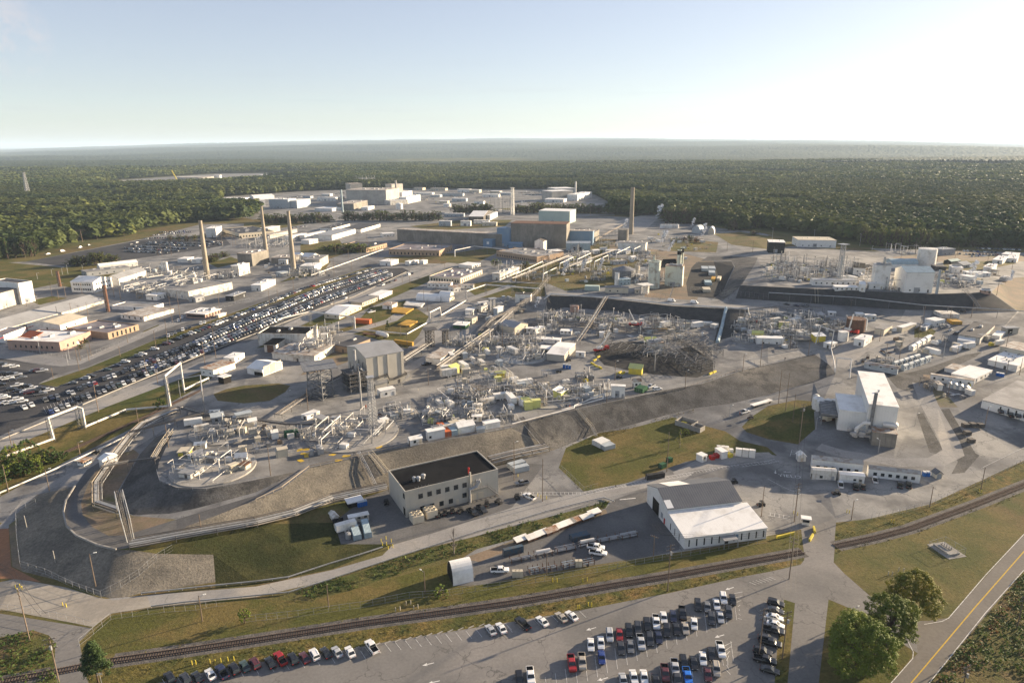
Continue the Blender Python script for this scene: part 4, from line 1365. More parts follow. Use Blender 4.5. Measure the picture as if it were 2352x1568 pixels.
def white_hall():
 b=P(1986,1000)
 h=height_for(b,928.5)
 a,c=at_z(1961,852,b.z+h),at_z(2064,936,b.z+h)
 pa,pc=proj((a.x,a.y,b.z)),proj((c.x,c.y,b.z))
 r=bld('tall_hall','very tall windowless hall with bright white roof and a grey duct up its front','building',pa,(1986,1000),pc,h=h,roof='flat',wall='white_metal',rm='white_roof',over=.25,rf='tall white-roofed hall')
 _,u,v,L,W,hh=root_dims[r.name]
 k=MB()
 k.tube((L*.13,-1.1,2),(L*.17,-.9,hh+6),.75,10)
 k.build('exhaust_duct','steel',r)
 k=MB()
 x0,x1,y0,y1,e=-11,-.02,W*.08,W*.55,hh*.62
 k.box(x0,y0,-1,x1,y1,e)
 k.build('annex_wall','white_metal',r)
 k=MB()
 k.box(x0-.2,y0-.2,e+.003,x1+.015,y1+.2,e+.35)
 k.build('annex_roof','white_roof',r)
 k=MB()
 for i in range(9):
  y=W*.12+i*2.2
  k.box(x0-7,y,5.2,x0-.05,y+1.2,6)
  k.tube((x0-6.5,y,0),(x0-6.5,y,5.2),.15,4)
 k.box(x0-7.2,W*.12,4.6,x0-.1,W*.12+18,4.9)
 k.build('fin_cooler','steel',r)
 for i,(y,s)in enumerate(((W*.5,2.),(W*.57,2.6),(W*.64,1.7))):
  k=MB()
  k.lathe([(s,0),(s,5.5),(s*.3,6.4),(.02,6.4)],14,c=(x0-6-i,y))
  k.build('vessel','white',r)
 k=MB()
 k.box(L*.16,-7.5,-1,L*.98,-1.8,5.2)
 k.build('lower_annex','old_concrete',r)
 k=MB()
 k.box(L*.14,-7.8,5.21,L,-1.6,5.5)
 k.build('lower_annex_roof','roof_rust',r)
 rr=random.Random(4)
 k=MB()
 for i in range(20):
  x,z,s=rr.uniform(-8,L*.2),rr.uniform(0,4.5),rr.uniform(.6,1.4)
  y=rr.uniform(-5,-1.2)
  k.box(x,y,z,x+s*2,y+s,z+s)
 k.build('ductwork','galv',r)
 k=MB()
 k.path([(L*.55,-1,6.6),(L*1.0,-1,6.6),(L*1.04,2,6.4),(L*1.04,3,1)],.9,8)
 k.build('air_duct','pipe_white',r)
 k=MB()
 k.path([(L*.1,-2,6.8),(L*-.1,-2.2,6.8),(-4,-3,4),(-4,-3,0)],.8,8)
 k.build('air_duct','pipe_white',r)
 k=MB()
 for i in range(12):
  x=L*(.08+.38*i/11)
  k.tube((x,.3,hh+.3),(x,.3,hh+1.5),.05,4)
 k.tube((L*.08,.3,hh+1.5),(L*.46,.3,hh+1.5),.05,4)
 k.build('roof_railing','galv',r)
white_hall()
def tan_tower():
 b=P(845,895)
 r=bld('process_hall','tall tan metal process hall with ribbed grey roof among the tanks','building',(795,866),(845,895),(930,877),top=822,roof='gx',rise=2.6,wall='tan_panel',rm='roof_metal',over=.25,rf='tall tan process hall')
 _,u,v,L,W,h=root_dims[r.name]
 for x in(.3,.56,.93):
  k=MB()
  k.box(L*x-.18,-.3,h*.28,L*x+.18,-.01,h-.3)
  k.build('downpipe','tan_panel',r)
 k=MB()
 for i in range(4):
  z=h*.22-i*.35
  k.path([(-1,-.9,z+2.5),(L*.2,-.9,z+2.3),(L*.52,-.9,z+3.2),(L*.56,-.9,z+.6),(L*.66,-.9,z),(L+1,-.9,z+1.5),(L+1.2,4,z+1.5)],.13,5)
 k.build('pipe_bundle','steel_dark',r)
 k=MB()
 k.box(L*.12,-4,-.5,L*.42,-.05,h*.2)
 k.build('porch_wall','tan_panel',r)
 k=MB()
 k.box(L*.1,-4.3,h*.2+.003,L*.44,-.02,h*.2+.4)
 k.build('porch_roof','roof_metal',r)
 k=MB()
 xs,ys=(-9.5,-5,-.4),(-1.5,4,9)
 for x in xs:
  for y in ys:
   k.tube((x,y,-1),(x,y,h*(.62 if x<-6 else .82)),.2,5)
 for z in np.linspace(3,h*.6,6):
  for x in xs:
   k.tube((x,ys[0],z),(x,ys[-1],z),.15,4)
  for y in ys:
   k.tube((xs[0],y,z),(xs[-1],y,z),.15,4)
   k.tube((xs[0],y,z-3),(xs[1],y,z),.09,4)
   k.tube((xs[1],y,z),(xs[2],y,z-3),.09,4)
 k.build('steel_frame','steel',r)
 for z in np.linspace(4,h*.6,4):
  k=MB()
  k.box(xs[0]-1,ys[0]-1,z,xs[-1],ys[-1]-.05,z+.15)
  k.build('platform','steel_dark',r)
 k=MB()
 k.tube((-5,2,h*.5),(-5,2,h*1.28),.7,10)
 k.tube((-2.6,3,h*.3),(-3.4,3,h*.8),.9,10)
 k.path([(-3,1,h*.7),(-.5,1,h*.55),(-.5,1,h*.3)],.8,8)
 k.build('vent_stack','galv',r)
 rr=random.Random(7)
 k=MB()
 for i in range(30):
  x,y,z,s=rr.uniform(-9,-2),rr.uniform(-1,7),rr.choice(list(np.linspace(4,h*.6,4))),rr.uniform(.4,1.1)
  k.box(x,y,z+.16,x+s*1.5,y+s,z+s*1.6)
 k.build('machinery','steel',r)
 for i in range(2):
  k=MB()
  x=L*(.78 if i else-.02)
  n=12
  for j in range(n):
   k.box(x+.5*j,-3.2,j*.42-.6,x+.5*j+.45,-1.8,j*.42-.5)
  k.tube((x,-3.2,.2),(x+6,-3.2,5.4),.05,4)
  k.build('outside_stair','galv',r)
tan_tower()
bld('open_shed','white arched open-ended carport shed on the grass by the pipe yard','shed',(1022,1318),(1041,1345),(1088,1334),h=6.2,roof='ax',wall='opening',rm='white_roof',rf='white arched shed')
B(23,'site_office','long weathered double trailer with patched grey roof, left of its twin','trailer',(390,760),(400,800),(860,850),690,wall='white_metal',rm='roof_old',roof='gx',rise=.9,over=.15,win=[('bc',6,1.6,1.3,1.3,(.04,.96))],rf='patched grey office trailer')
B(23,'site_office','long weathered double trailer with rust-streaked roof, parked trucks before it','trailer',(895,830),(915,860),(1390,915),775,wall='white_metal',rm='roof_old',roof='gx',rise=.9,over=.15,win=[('bc',6,1.4,1.3,1.3,(.06,.94))],rf='rust-roofed office trailer')
B(23,'site_office','small white trailer with black mould streaks at the end of office row','trailer',(395,850),(402,880),(622,895),790,wall='white_dirty',rm='white_dirty',roof='gx',rise=.4,over=.1,rf='streaked small trailer')
B(23,'site_office','bright white plain trailer with a canopy beside the streaked one','trailer',(645,870),(652,905),(880,925),830,wall='white',rm='white_roof',roof='gx',rise=.5,over=.15,win=[('bc',2,1.4,1,.8,(.5,.95)),('bc',1,.2,1,2,(.8,.9),'door','cream')],rf='bright white trailer')
B(23,'garden_shed','small white gabled shed beside the patched grey office trailer','shed',(271,690),(275,718),(345,720),660,wall='white_metal',rm='white_roof',roof='gy',rise=1.2,win=[('bc',1,.1,1,2,(.4,.6),'door','cream')],rf='small gabled shed')
B(23,'garden_shed','small grey shed with dark gable roof next to blue toilets','shed',(1512,840),(1540,870),(1598,868),825,wall='cream',rm='roof_rib',roof='gy',rise=1.1,win=[('bc',1,.1,1.6,2,(.3,.7),'door','grey_metal')],rf='grey gable shed')
B(23,'guard_booth','little white guard booth with dark windows between yellow barriers','booth',(300,1270),(312,1290),(380,1300),1235,wall='white',rm='white_roof',over=.5,win=[('bc',2,1.1,1.1,1.,(.05,.95)),('ab',1,1.1,1,1)],rf='white guard booth')
B(23,'office_hall','long low white building with very wide flat dark grey roof','building',(2590,1000),(1955,1385),(2560,1580),1310,wall='white_metal',rm='roof_grey',rt=False,win=[('bc',9,.2,.5,2.4,(.28,.98),'door','dark')],rf='wide grey-roofed building')if False else None
b_=P(*t(13,1955,1388))
hh_=height_for(b_,t(13,0,1325)[1])
bld('office_hall','long low white building under a very wide flat dark grey roof','building',proj(Vector((at_z(*t(13,2230,1130),b_.z+hh_).xy.to_tuple()+(b_.z,)))),t(13,1955,1388),t(13,2700,1580),h=hh_,roof='flat',wall='white_metal',rm='roof_grey',over=.2,win=[('bc',8,.2,.6,2.6,(.2,.99),'door','dark')],rf='wide grey-roofed building')
TR(13,'double white trailer with rust-edged roof behind the row of small sheds',(1470,1130),(1485,1145),(1880,1205),1090,rm='roof_old',n=5,rf='rust-edged double trailer')
TR(13,'white trailer with clean pale roof angled beside the rust-edged one',(1760,1090),(1890,1180),(2052,1100),1130,n=4)
TR(13,'wide white trailer with patchy roof behind the rust-edged one',(1590,1080),(1850,1118),(1925,1075),1080,rm='roof_old',n=2)
B(13,'white_store','broad white flat-roofed store with dotted vents at the right edge','building',(2060,985),(2280,1065),(2420,985),1010,wall='white',rm='white_roof',vents=8,rf='dotted white store')
B(13,'tan_store','tan store with pale weathered roof behind the broad white store','building',(2220,860),(2360,950),(2480,900),880,wall='cream',rm='roof_old',win=[('ab',2,1.5,1,1.2)])
for i in range(4):
 B(13,'storage_shed',f'tiny grey gabled store shed, {ordw(i)} in the row beside the rust-edged trailer','shed',(1632+52*i,1190+12*i),(1637+52*i,1203+12*i),(1685+52*i,1214+12*i),1168+12*i,wall='container_grey',rm='container_grey',roof='gy',rise=.8,win=[('bc',1,.1,.9,1.9,(.4,.6),'door','white')],group='small sheds in a row')
B(13,'storage_shed','small white hut with red door panel left of the row of sheds','shed',(1545,1200),(1555,1235),(1600,1238),1185,wall='white',rm='roof_old')
B(13,'large_store','white store with a dark roof split by a pale strip','building',(1765,760),(1940,815),(2075,690),755,wall='white_dirty',rm='roof_dark',over=.2,units=2,rf='pale-striped dark-roof store',win=[('bc',3,.3,1,2.2,(.1,.9),'door','cream')])
TR(13,'low white lean-to trailer in front of the striped dark-roof store',(1740,800),(1890,835),(1908,800),790,n=2)
TR(13,'white box trailer with small windows by the fence corner',(1680,870),(1745,885),(1810,840),850,n=1)
TR(13,'low white trailer right of the striped dark-roof store',(2050,760),(2125,772),(2175,730),740,n=2)
B(13,'steel_shed','tan metal shed with pale roof and an open doorway','shed',(2150,700),(2180,715),(2295,712),665,wall='tan_metal',rm='roof_metal',win=[('bc',1,.1,3,3,(.2,.5),'door','opening')])
TR(13,'L-shaped white trailer arm by the small triangular lawn',(1395,680),(1450,692),(1530,635),660,n=3)
TR(13,'white trailer with covered walkway behind the triangular lawn',(1475,625),(1530,655),(1620,640),600,n=2)
CN(13,'long weathered white container beside the fence',(1580,540),(1585,572),(1755,575),530,m='white_dirty')
CN(13,'ochre yellow container behind the parked trucks',(1685,610),(1690,635),(1780,637),600,m='ochre',rf='ochre container')
for i in range(5):
 for j,(x0,y0,x1,y1)in enumerate(((1155,1030,1390,955),(1240,1058,1490,970))):
  fx,gx=x0+(x1-x0)*i/5,x0+(x1-x0)*(i+.93)/5
  fy,gy=y0+(y1-y0)*i/5,y0+(y1-y0)*(i+.93)/5
  B(13,'crew_cabin',f'grey gabled crew cabin, {ordw(i)} from the left in the {("rear", "front")[j]} of two coupled rows','cabin',(fx-12,fy-12),(fx+8,fy),(gx+8,gy),fy-48,wall='container_grey',rm='container_grey',roof='gx',rise=.5,over=.1,win=[('bc',2,1.3,.8,.9)],group='coupled crew cabins')
for i in range(4):
 x,y=1312+44*i,872-26*i
 B(13,'crew_cabin',f'white gabled cabin, {ordw(i)} from the left in the short row by the power poles','cabin',(x-6,y-18),(x+20,y),(x+62,y-26),y-36,wall='white',rm='white_roof',roof='gx',rise=.5,over=.1,win=[('bc',1,1.3,.8,.9)],group='short row of white cabins')
B(13,'long_cabin','long grey trailer building curving along the top of the bank','trailer',(875,1000),(880,1025),(1188,1072),990,wall='container_grey',rm='roof_old',roof='gx',rise=.6,win=[('bc',3,1.4,.9,.9)],rf='long grey trailer building')
B(13,'tan_shed','tan flat shed with patched dark roof behind the white box sheds','shed',(978,715),(1060,732),(1135,690),678,wall='cream',rm='roof_grey',win=[('bc',1,.1,1.2,2.2,(.5,.7),'door','white')],rf='tan flat shed')
B(13,'long_shed','long narrow cream shed running back behind the tan flat shed','shed',(1050,600),(1180,690),(1228,700),650,wall='cream',rm='white_roof')
B(13,'box_shed','white box shed with flat bright roof standing by the road','shed',(797,808),(878,832),(950,790),775,wall='white_metal',rm='white_roof',rf='white box shed')
TR(13,'white closed trailer parked before the yellow tent',(533,830),(575,855),(632,838),812,n=0,rf='white closed trailer')
TR(13,'white trailer beside the brown silo and crane',(800,560),(808,575),(880,578),533,n=0)
TR(13,'grey trailer with steps right of the brown silo',(885,580),(890,592),(990,596),545,n=2,wall='container_grey')
TR(13,'white twin-axle trailer behind the tank field',(545,540),(548,550),(622,555),517,n=0)
B(13,'metal_shed','grey gable shed at the back of the right tank field','shed',(390,560),(420,588),(520,570),555,wall='grey_metal',rm='roof_metal',roof='gx',rise=1.2)
TR(13,'very long white trailer row on the crest of the far bank',(410,250),(415,270),(810,275),225,n=8,rm='roof_metal',rf='long white crest trailer')
TR(13,'white trailer with dark windows at the crest of the far bank',(610,305),(613,322),(830,328),285,n=5)
TR(13,'short white trailer set end-on at the crest of the far bank',(825,290),(835,322),(892,326),262,n=1)
B(13,'control_house','white building with black flat roof in the far tank farm','building',(768,110),(780,155),(888,162),105,wall='white_metal',rm='roof_black',over=.3,rf='black-roofed control house')
B(3,'long_warehouse','long white warehouse with tan roof edge before the forest','building',(268,1190),(272,1222),(622,1228),1160,wall='white_metal',rm='cream',rf='long white warehouse by the forest')
B(3,'open_canopy','dark open-sided canopy left of the long white warehouse','shed',(-10,1250),(0,1275),(148,1280),1180,wall='dark',rm='white_roof')
B(3,'steel_shed','grey shed with brown side by the far right car park','shed',(1545,1285),(1600,1305),(1715,1295),1250,wall='grey_metal',rm='roof_metal',roof='flat',rf='grey shed by the far lot')
B(3,'site_trailer','white trailer, upper of three at the far right','trailer',(2075,1360),(2150,1380),(2205,1340),1350,wall='white',rm='white_roof')
B(3,'site_trailer','white trailer, longest of three at the far right','trailer',(2200,1345),(2280,1370),(2300,1340),1335,wall='white',rm='white_roof')
B(3,'site_trailer','white trailer, backmost of three at the far right','trailer',(2150,1310),(2270,1325),(2310,1305),1300,wall='white',rm='white_roof')
B(13,'pole_barn','small open barn with pale gable roof on the right plateau','shed',(1740,90),(1790,115),(1870,105),85,wall='grey_metal',rm='roof_metal',roof='gx',rise=2,rf='small pale-gabled barn')
B(13,'green_shed','small shed with green gable roof left of the pale barn','shed',(1655,60),(1680,75),(1765,65),52,wall='dark',rm='teal_metal',roof='gx',rise=1.5)
B(13,'white_office','white flat office right of the dark shed on the right plateau','building',(1675,130),(1685,150),(1785,155),105,wall='white',rm='white_roof',units=2)
B(13,'dark_shed','dark low shed behind the big white tank','shed',(1530,110),(1540,128),(1635,130),100,wall='steel_dark',rm='roof_dark')
B(13,'white_office','white office with lean-to at the far right road','building',(1990,130),(2050,150),(2100,115),110,wall='white',rm='white_roof')
B(13,'covered_way','long white covered walkway behind the steaming valve house','building',(1825,160),(1830,175),(2045,180),155,wall='white',rm='white_roof')
B(13,'valve_house','small white valve house wrapped in steam on the right plateau','building',(1835,220),(1850,245),(1910,240),195,wall='white',rm='white_roof',win=[('bc',2,1,.8,.8)])
B(13,'brick_hut','red brick hut at the right end of the far bank','hut',(1950,330),(1958,340),(2045,345),315,wall='brick_pink',rm='white_roof',units=2)
r_=B(13,'filter_hall','tall white corrugated hall with pale arched roof on the far plateau','building',(1150,290),(1245,335),(1505,338),150,roof='gx',rise=3,wall='white_metal',rm='container_blue',rf='white corrugated hall')
B(13,'silo_house','white tower house with pipe stacks left of the corrugated hall','building',(955,280),(965,300),(1105,305),85,wall='white',rm='roof_metal',rf='white tower house',units=3)
B(13,'silo_annex','low white annex at the foot of the tower house','building',(915,290),(925,303),(1060,306),255,wall='white',rm='white_roof')
tank('big white cylindrical tank with cone roof on the right plateau',t(3,1445,1405),7.6,top=t(3,0,1238)[1],m='white',roof='cone',rs=.1,rf='big white tank')
for i,x in enumerate((1165,1275)):
 q=empty('arched_vault',P(*t(13,x,100)),.1,['pale ribbed vault roof left of the big white tank','second pale ribbed vault, nearest the big white tank'][i],'building')
 k=MB()
 n=10
 p0=[(-7,5*math.cos(math.pi*j/n),4.5*math.sin(math.pi*j/n)+3)for j in range(n+1)]
 p1=[(7,a,b)for _,a,b in p0]
 k.add(p0+p1,[(j,j+1,n+2+j,n+1+j)for j in range(n)])
 k.add(p0,[tuple(range(n+1))])
 k.add(p1,[tuple(range(n,-1,-1))])
 k.build('vault','container_blue',q)
 k=MB()
 k.box(-7,-5,-1,7,5,3)
 k.build('wall','white',q)
B(12,'pump_house','bright white-roofed tan metal building in the middle of the tank yard','building',(335,940),(480,972),(582,860),912,rt=False,roof='gy',rise=.8,wall='tan_metal',rm='white_roof',rf='white-roofed pump house',win=[('bc',2,.2,2.4,3,(.1,.6),'door','tan_panel')])
B(12,'pump_annex','lower white-roofed annex with two windows left of the pump house','building',(253,870),(256,900),(345,905),850,wall='tan_metal',rm='white_roof',win=[('bc',2,1.2,1.4,1.2,(.2,.85))])
B(12,'gable_store','pale gable store with ribbed roof at the left of the tank yard','building',(-120,700),(25,730),(145,690),660,roof='gy',rise=2.2,wall='cream',rm='roof_metal',win=[('bc',2,.2,2,3,(.1,.8),'door','grey_metal')],rf='pale gable store')
for i,(a,b,c,tp,lab)in enumerate((((175,770),(180,790),(440,805),760,'long white low roof with stained panels behind the pump house'),((110,695),(130,705),(200,700),668,'white cabin in the huddle right of the gable store'),((180,705),(215,715),(300,690),675,'white tent cabin with sloped roof in the tank yard huddle'))):
 B(12,'low_store',lab,'building',a,b,c,tp,wall='white',rm='white_roof')
TR(12,'white camper trailer behind the long pipe rack',(438,700),(442,720),(545,725),690,n=3)
TR(12,'small white shed at the end of the inclined pipe rack',(795,735),(800,748),(845,750),705,n=0)
CN(12,'grey container at the back of the tank yard',(1650,620),(1652,640),(1728,642),605,m='steel')
CN(12,'blue-grey container right of the grey container',(1752,625),(1755,640),(1843,642),612,m='container_grey')
CN(12,'white container set end-on by the blue chute',(1855,650),(1862,668),(1895,660),632,m='white')
TR(12,'white hut with panel sides behind the red truck',(580,915),(585,925),(668,930),885,n=1)
B(12,'cell_cover','white boxy building wrapped in scaffold sheeting on the bank edge','building',(905,1285),(910,1300),(1035,1305),1195,wall='white_metal',rm='white_roof',rf='sheeted white box')
B(12,'small_hut','small white hut with rusty gable roof near the green container','hut',(1110,1200),(1115,1210),(1185,1205),1150,wall='white',rm='roof_rust',roof='gx',rise=1)
CN(12,'dark green container by two parked vehicles on the bank edge',(1135,1240),(1200,1263),(1245,1235),1222,m='green_box',rf='dark green container')
B(12,'yellow_tent','yellow sheeted shed with white cover at a tank edge','tent',(405,1290),(450,1325),(512,1285),1262,wall='yellow_pale',rm='white_roof',roof='sy',rise=1,rf='white-topped yellow shed')
for i,(x,y,w,hgt)in enumerate(((90,1385,75,65),(185,1405,80,70),(120,1418,70,68))):
 B(12,'yellow_tent',['yellow sheeted containment tent, rear left of three','yellow sheeted containment tent, right of three','yellow sheeted containment tent, front one of three'][i],'tent',(x-3,y-20),(x,y),(x+w,y-6),y-hgt,wall='yellow_pale',rm='yellow_pale',over=.1,group='yellow tents on the bank edge')
B(12,'yellow_tent','large yellow sheeted hut at the edge of the black pit','tent',(1065,1060),(1070,1082),(1190,1095),1030,wall='yellow',rm='yellow_pale',roof='sy',rise=1.5,rf='large yellow hut')
B(12,'yellow_tent','low yellow tent above the black pit','tent',(1225,775),(1230,790),(1325,785),765,wall='yellow_pale',rm='yellow_pale',roof='gx',rise=1)
B(12,'yellow_box','bright yellow box enclosure behind the yellow mats','box',(1405,645),(1410,655),(1455,650),625,wall='yellow',rm='yellow')
CN(12,'long ochre rack beam lying behind the yellow enclosure',(1255,680),(1258,690),(1452,692),670,m='ochre')
B(11,'yellow_tent','tall pale yellow tent box by the pipe rack','tent',(1793,1085),(1800,1100),(1870,1075),1030,wall='yellow_pale',rm='yellow_pale',roof='sy',rise=1,rf='pale yellow tent box')
B(11,'yellow_tent','yellow and blue tarpaulin tent on the round tank top','tent',(2185,1115),(2205,1130),(2295,1120),1085,wall='yellow',rm='yellow_pale',roof='gx',rise=1)
B(13,'yellow_tent','tall pale yellow enclosure among the right tank pipes','tent',(95,660),(100,668),(188,672),610,wall='yellow_pale',rm='cream')
B(13,'yellow_tent','yellow-fronted tent under the pipe arch','tent',(420,775),(430,795),(525,790),740,wall='yellow',rm='white_roof',roof='sy',rise=1)
B(12,'yellow_tent','yellow curved shed right of the pale chute','tent',(2200,745),(2205,760),(2305,765),705,wall='yellow_pale',rm='yellow_pale',roof='gx',rise=1)
TR(13,'long white container house at the left of the right tank field',(-110,800),(-105,822),(140,828),755,n=2,rm='white_roof')
B(21,'white_cabin','white cabin with peaked end beside the orange container','cabin',(1560,500),(1585,525),(1738,495),445,wall='white_metal',rm='white_roof',roof='flat',rf='white ribbed-roof cabin',win=[('bc',1,1.2,1,1,(.02,.22))])
CN(21,'orange rusty container between the white cabin and blue box',(1700,400),(1742,497),(1795,487),440,m='orange',rf='orange rusty container')
CN(21,'pale blue container right of the orange one',(1770,400),(1800,485),(1853,475),430,m='container_blue')
B(21,'tarp_tent','white tarpaulin tent with rounded roof on the bank crest','tent',(1840,420),(1862,462),(2010,432),400,wall='white',rm='white_roof',roof='gx',rise=1.5,rf='white tarpaulin tent')
B(21,'tarp_tent','small grey tarpaulin hut between two white tents','tent',(2020,430),(2030,445),(2103,437),412,wall='container_grey',rm='container_grey',roof='gx',rise=.7)
B(21,'tarp_tent','long white tarpaulin shelter at the right end of the crest row','tent',(2090,400),(2110,425),(2243,400),370,wall='white',rm='white_roof',roof='flat')
B(21,'white_cabin','white barrel-roofed cabin next to solar panel on the crest','cabin',(1408,545),(1420,572),(1528,548),515,wall='white',rm='white_roof',roof='gx',rise=.9)
B(21,'white_cabin','white cabin with panelled roof in front of the round tank edge','cabin',(1975,325),(1985,345),(2070,345),300,wall='white',rm='white_roof')
TR(21,'white twin-axle trailer parked under the tan process hall',(1135,100),(1145,128),(1285,100),70,n=0,rf='white hall trailer')
TR(21,'white cargo trailer angled on the mound top',(437,310),(470,335),(588,285),300,n=0)
B(21,'metal_hut','tan ribbed-roof hut beside the white cargo trailer','hut',(535,340),(610,370),(668,350),330,wall='cream',rm='roof_metal')
CN(21,'dark green generator box on the mound top',(255,480),(262,495),(390,478),440,m='green_box',rf='green generator box')
B(21,'white_cabin','white hut with ribbed roof beside the lattice mast','hut',(1130,370),(1165,385),(1220,370),335,wall='white',rm='white_roof')
B(21,'pump_box','white box on the small round tank top behind','hut',(1355,280),(1362,292),(1418,288),245,wall='white',rm='white_roof')
B(20,'metal_hut','white gabled hut at the bend of the perimeter road','hut',(940,760),(955,785),(1090,735),700,wall='white_metal',rm='white_roof',roof='gy',rise=1.2,win=[('bc',1,.1,1.4,2.2,(.3,.6),'door','wood')],rf='white gabled road hut')
B(20,'guard_booth','small white checkpoint booth with dark roof beside the perimeter road','booth',(735,735),(770,755),(842,720),718,wall='white',rm='roof_rust',win=[('bc',3,1.1,.8,.9),('ab',2,1.1,.8,.9)],over=.4,rf='checkpoint booth')
B(20,'yellow_box','yellow-sided hut with tan roof on the mound','hut',(1650,650),(1740,660),(1775,615),625,wall='yellow',rm='cream')
B(20,'white_cabin','white barrel-vault hut at the left of the mound','hut',(1778,580),(1790,598),(1890,590),560,wall='white',rm='white_roof',roof='gx',rise=.8)
B(20,'tank_house','white tank house with ribbed roof on the left round tank','hut',(1690,830),(1755,875),(1875,800),835,wall='white_dirty',rm='roof_metal',rf='ribbed tank house')
B(20,'tank_house','grey low tank house on the left round tank','hut',(1720,690),(1800,715),(1930,660),680,wall='container_grey',rm='roof_metal')
B(20,'white_cabin','white barrel-vault hut in the middle of the left round tank','hut',(2150,700),(2165,712),(2268,705),668,wall='white',rm='white_roof',roof='gx',rise=1.2)
B(20,'concrete_box','beige concrete box with open rusty top on the tank rim','box',(2222,780),(2262,802),(2310,770),750,wall='cream',rm='rust')
B(20,'concrete_box','beige concrete box left of the rusty-topped one','box',(2112,800),(2130,815),(2195,790),755,wall='cream',rm='cream')
B(20,'concrete_box','beige concrete box beside a white curved duct','box',(2193,620),(2200,632),(2262,625),585,wall='cream',rm='cream')
B(20,'metal_hut','blue-grey hut with pale roof at the top of the mound','hut',(1905,335),(1950,370),(2065,350),315,wall='grey_metal',rm='container_grey')
B(20,'metal_hut','white ribbed hut behind the blue-grey one','hut',(1905,275),(1920,292),(2010,285),262,wall='white',rm='container_grey')
B(20,'metal_hut','wide pale metal hut with flat roof on the mound','hut',(2165,340),(2180,360),(2320,330),290,wall='grey_metal',rm='container_grey')
B(20,'white_cabin','white rounded cabin with ladder at the middle of the mound','hut',(2275,400),(2290,415),(2365,400),345,wall='white',rm='white_roof',roof='gx',rise=1)
CN(21,'pale ribbed container with crossed roof, left of two on the yard corner',(865,1315),(900,1440),(970,1425),1392,m='container_blue',rf='pale ribbed containers')
CN(21,'pale ribbed container, right of two on the yard corner',(962,1290),(1000,1420),(1065,1408),1370,m='container_blue')
TR(21,'dirty white camper trailer behind the ribbed containers',(842,1256),(855,1283),(1040,1245),1235,n=3,wall='white_dirty',rf='dirty white camper trailer')
B(21,'tarp_tent','low white arched tent beside the dirty camper trailer','tent',(688,1222),(715,1270),(760,1255),1225,wall='white_dirty',rm='white_dirty',roof='gy',rise=.6)
B(21,'metal_hut','small hut with black roof below the arched tent','hut',(708,1290),(718,1320),(802,1305),1280,wall='cream',rm='roof_black')
B(21,'canopy','white fabric canopy beside blue portable toilets','canopy',(835,1095),(850,1140),(988,1105),1100,wall='opening',rm='white_roof',roof='flat')
for i in range(4):
 x,y=938+22*i,1135-5*i
 B(21,'portable_toilet',f'blue portable toilet, {ordw(i)} from left of four by the fabric canopy','toilet',(x-2,y-8),(x,y),(x+20,y-5),y-42,wall='blue',rm='container_grey',roof='gx',rise=.2,over=.02,group='blue toilets by the canopy')
for i in range(3):
 x,y=467+26*i,1032+4*i
 B(12,'portable_toilet',f'blue portable toilet, {ordw(i)} from left of three in the tank yard','toilet',(x-2,y-6),(x,y),(x+22,y),y-32,wall='blue',rm='container_grey',roof='flat',over=.02,group='blue toilets in the tank yard')
for i in range(2):
 x,y=1425+34*i,855
 B(23,'portable_toilet',f'blue portable toilet with white roof, {ordw(i)} of two by the grey shed','toilet',(x-4,y-8),(x,y),(x+28,y+2),y-42,wall='blue',rm='white',roof='gx',rise=.2,over=.02,group='blue toilets by the grey shed')
for i in range(3):
 x,y=2098+24*i,1105+4*i
 B(13,'portable_toilet',f'blue portable toilet, {ordw(i)} from left of three by the white store','toilet',(x-2,y-6),(x,y),(x+22,y+2),y-30,wall='blue',rm='white',over=.02,group='blue toilets by the white store')
CN(22,'white shipping container on the grass edge, rear of two',(768,545),(810,592),(900,560),545,m='white_metal')
CN(22,'blue-grey shipping container on the grass edge, front of two',(815,570),(850,615),(947,590),575,m='container_grey',rf='grass-edge containers')
CN(22,'grey-green ribbed container at the left of the yard, front of two',(0,800),(20,825),(158,795),775,m='container_grey',rf='yard-edge containers')
CN(22,'grey-green ribbed container at the left of the yard, rear of two',(-20,760),(-12,790),(125,750),745,m='container_grey')
def concrete_pit():
 p=P(*t(22,1620,385))
 r=empty('concrete_pit',p,world_dir(t(22,1620,385),(40,12)),'open grey concrete walled pit with two cells at the grass edge','pit')
 r.scale=(.5,.5,.75)
 for x0,x1,y0,y1 in((-11,6,-6,7),(6.6,16,-7,2)):
  k=MB()
  t_=.4
  for q in((x0,y0,x1,y0+t_),(x0,y1-t_,x1,y1),(x0,y0+t_,x0+t_,y1-t_),(x1-t_,y0+t_,x1,y1-t_)):
   k.box(q[0],q[1],-1,q[2],q[3],3.2)
  k.build('wall','concrete',r)
 k=MB()
 k.box(-8,-2,0,-3,3,1.5)
 k.build('yellow_cover','yellow',r)
 ref(*t(22,1620,350),'concrete walled pit')
concrete_pit()
for i in range(3):
 x=2050+62*i
 B(22,'light_plant',f'white box generator on legs, {ordw(i)} from left of three on gravel pad','generator',(x,640+6*i),(x+2,655+6*i),(x+58,662+6*i),600+6*i,wall='white',rm='white',group='white generators on the gravel pad',over=.05)
TR(22,'white utility trailer with flat top, end one on gravel pad',(1705,690),(1745,722),(1790,705),668,n=1,rf='gravel pad trailer')
TR(22,'white rounded trailer with door on the gravel pad',(1900,640),(1925,690),(1978,680),632,n=0)
for i in range(2):
 x,y=1820+42*i,700-16*i
 B(22,'air_compressor',f'red towable compressor, {ordw(i)} from left of two on the gravel pad','compressor',(x-6,y-20),(x+12,y),(x+48,y-6),y-26,wall='red',rm='red',over=.02,group='red compressors on the gravel pad')
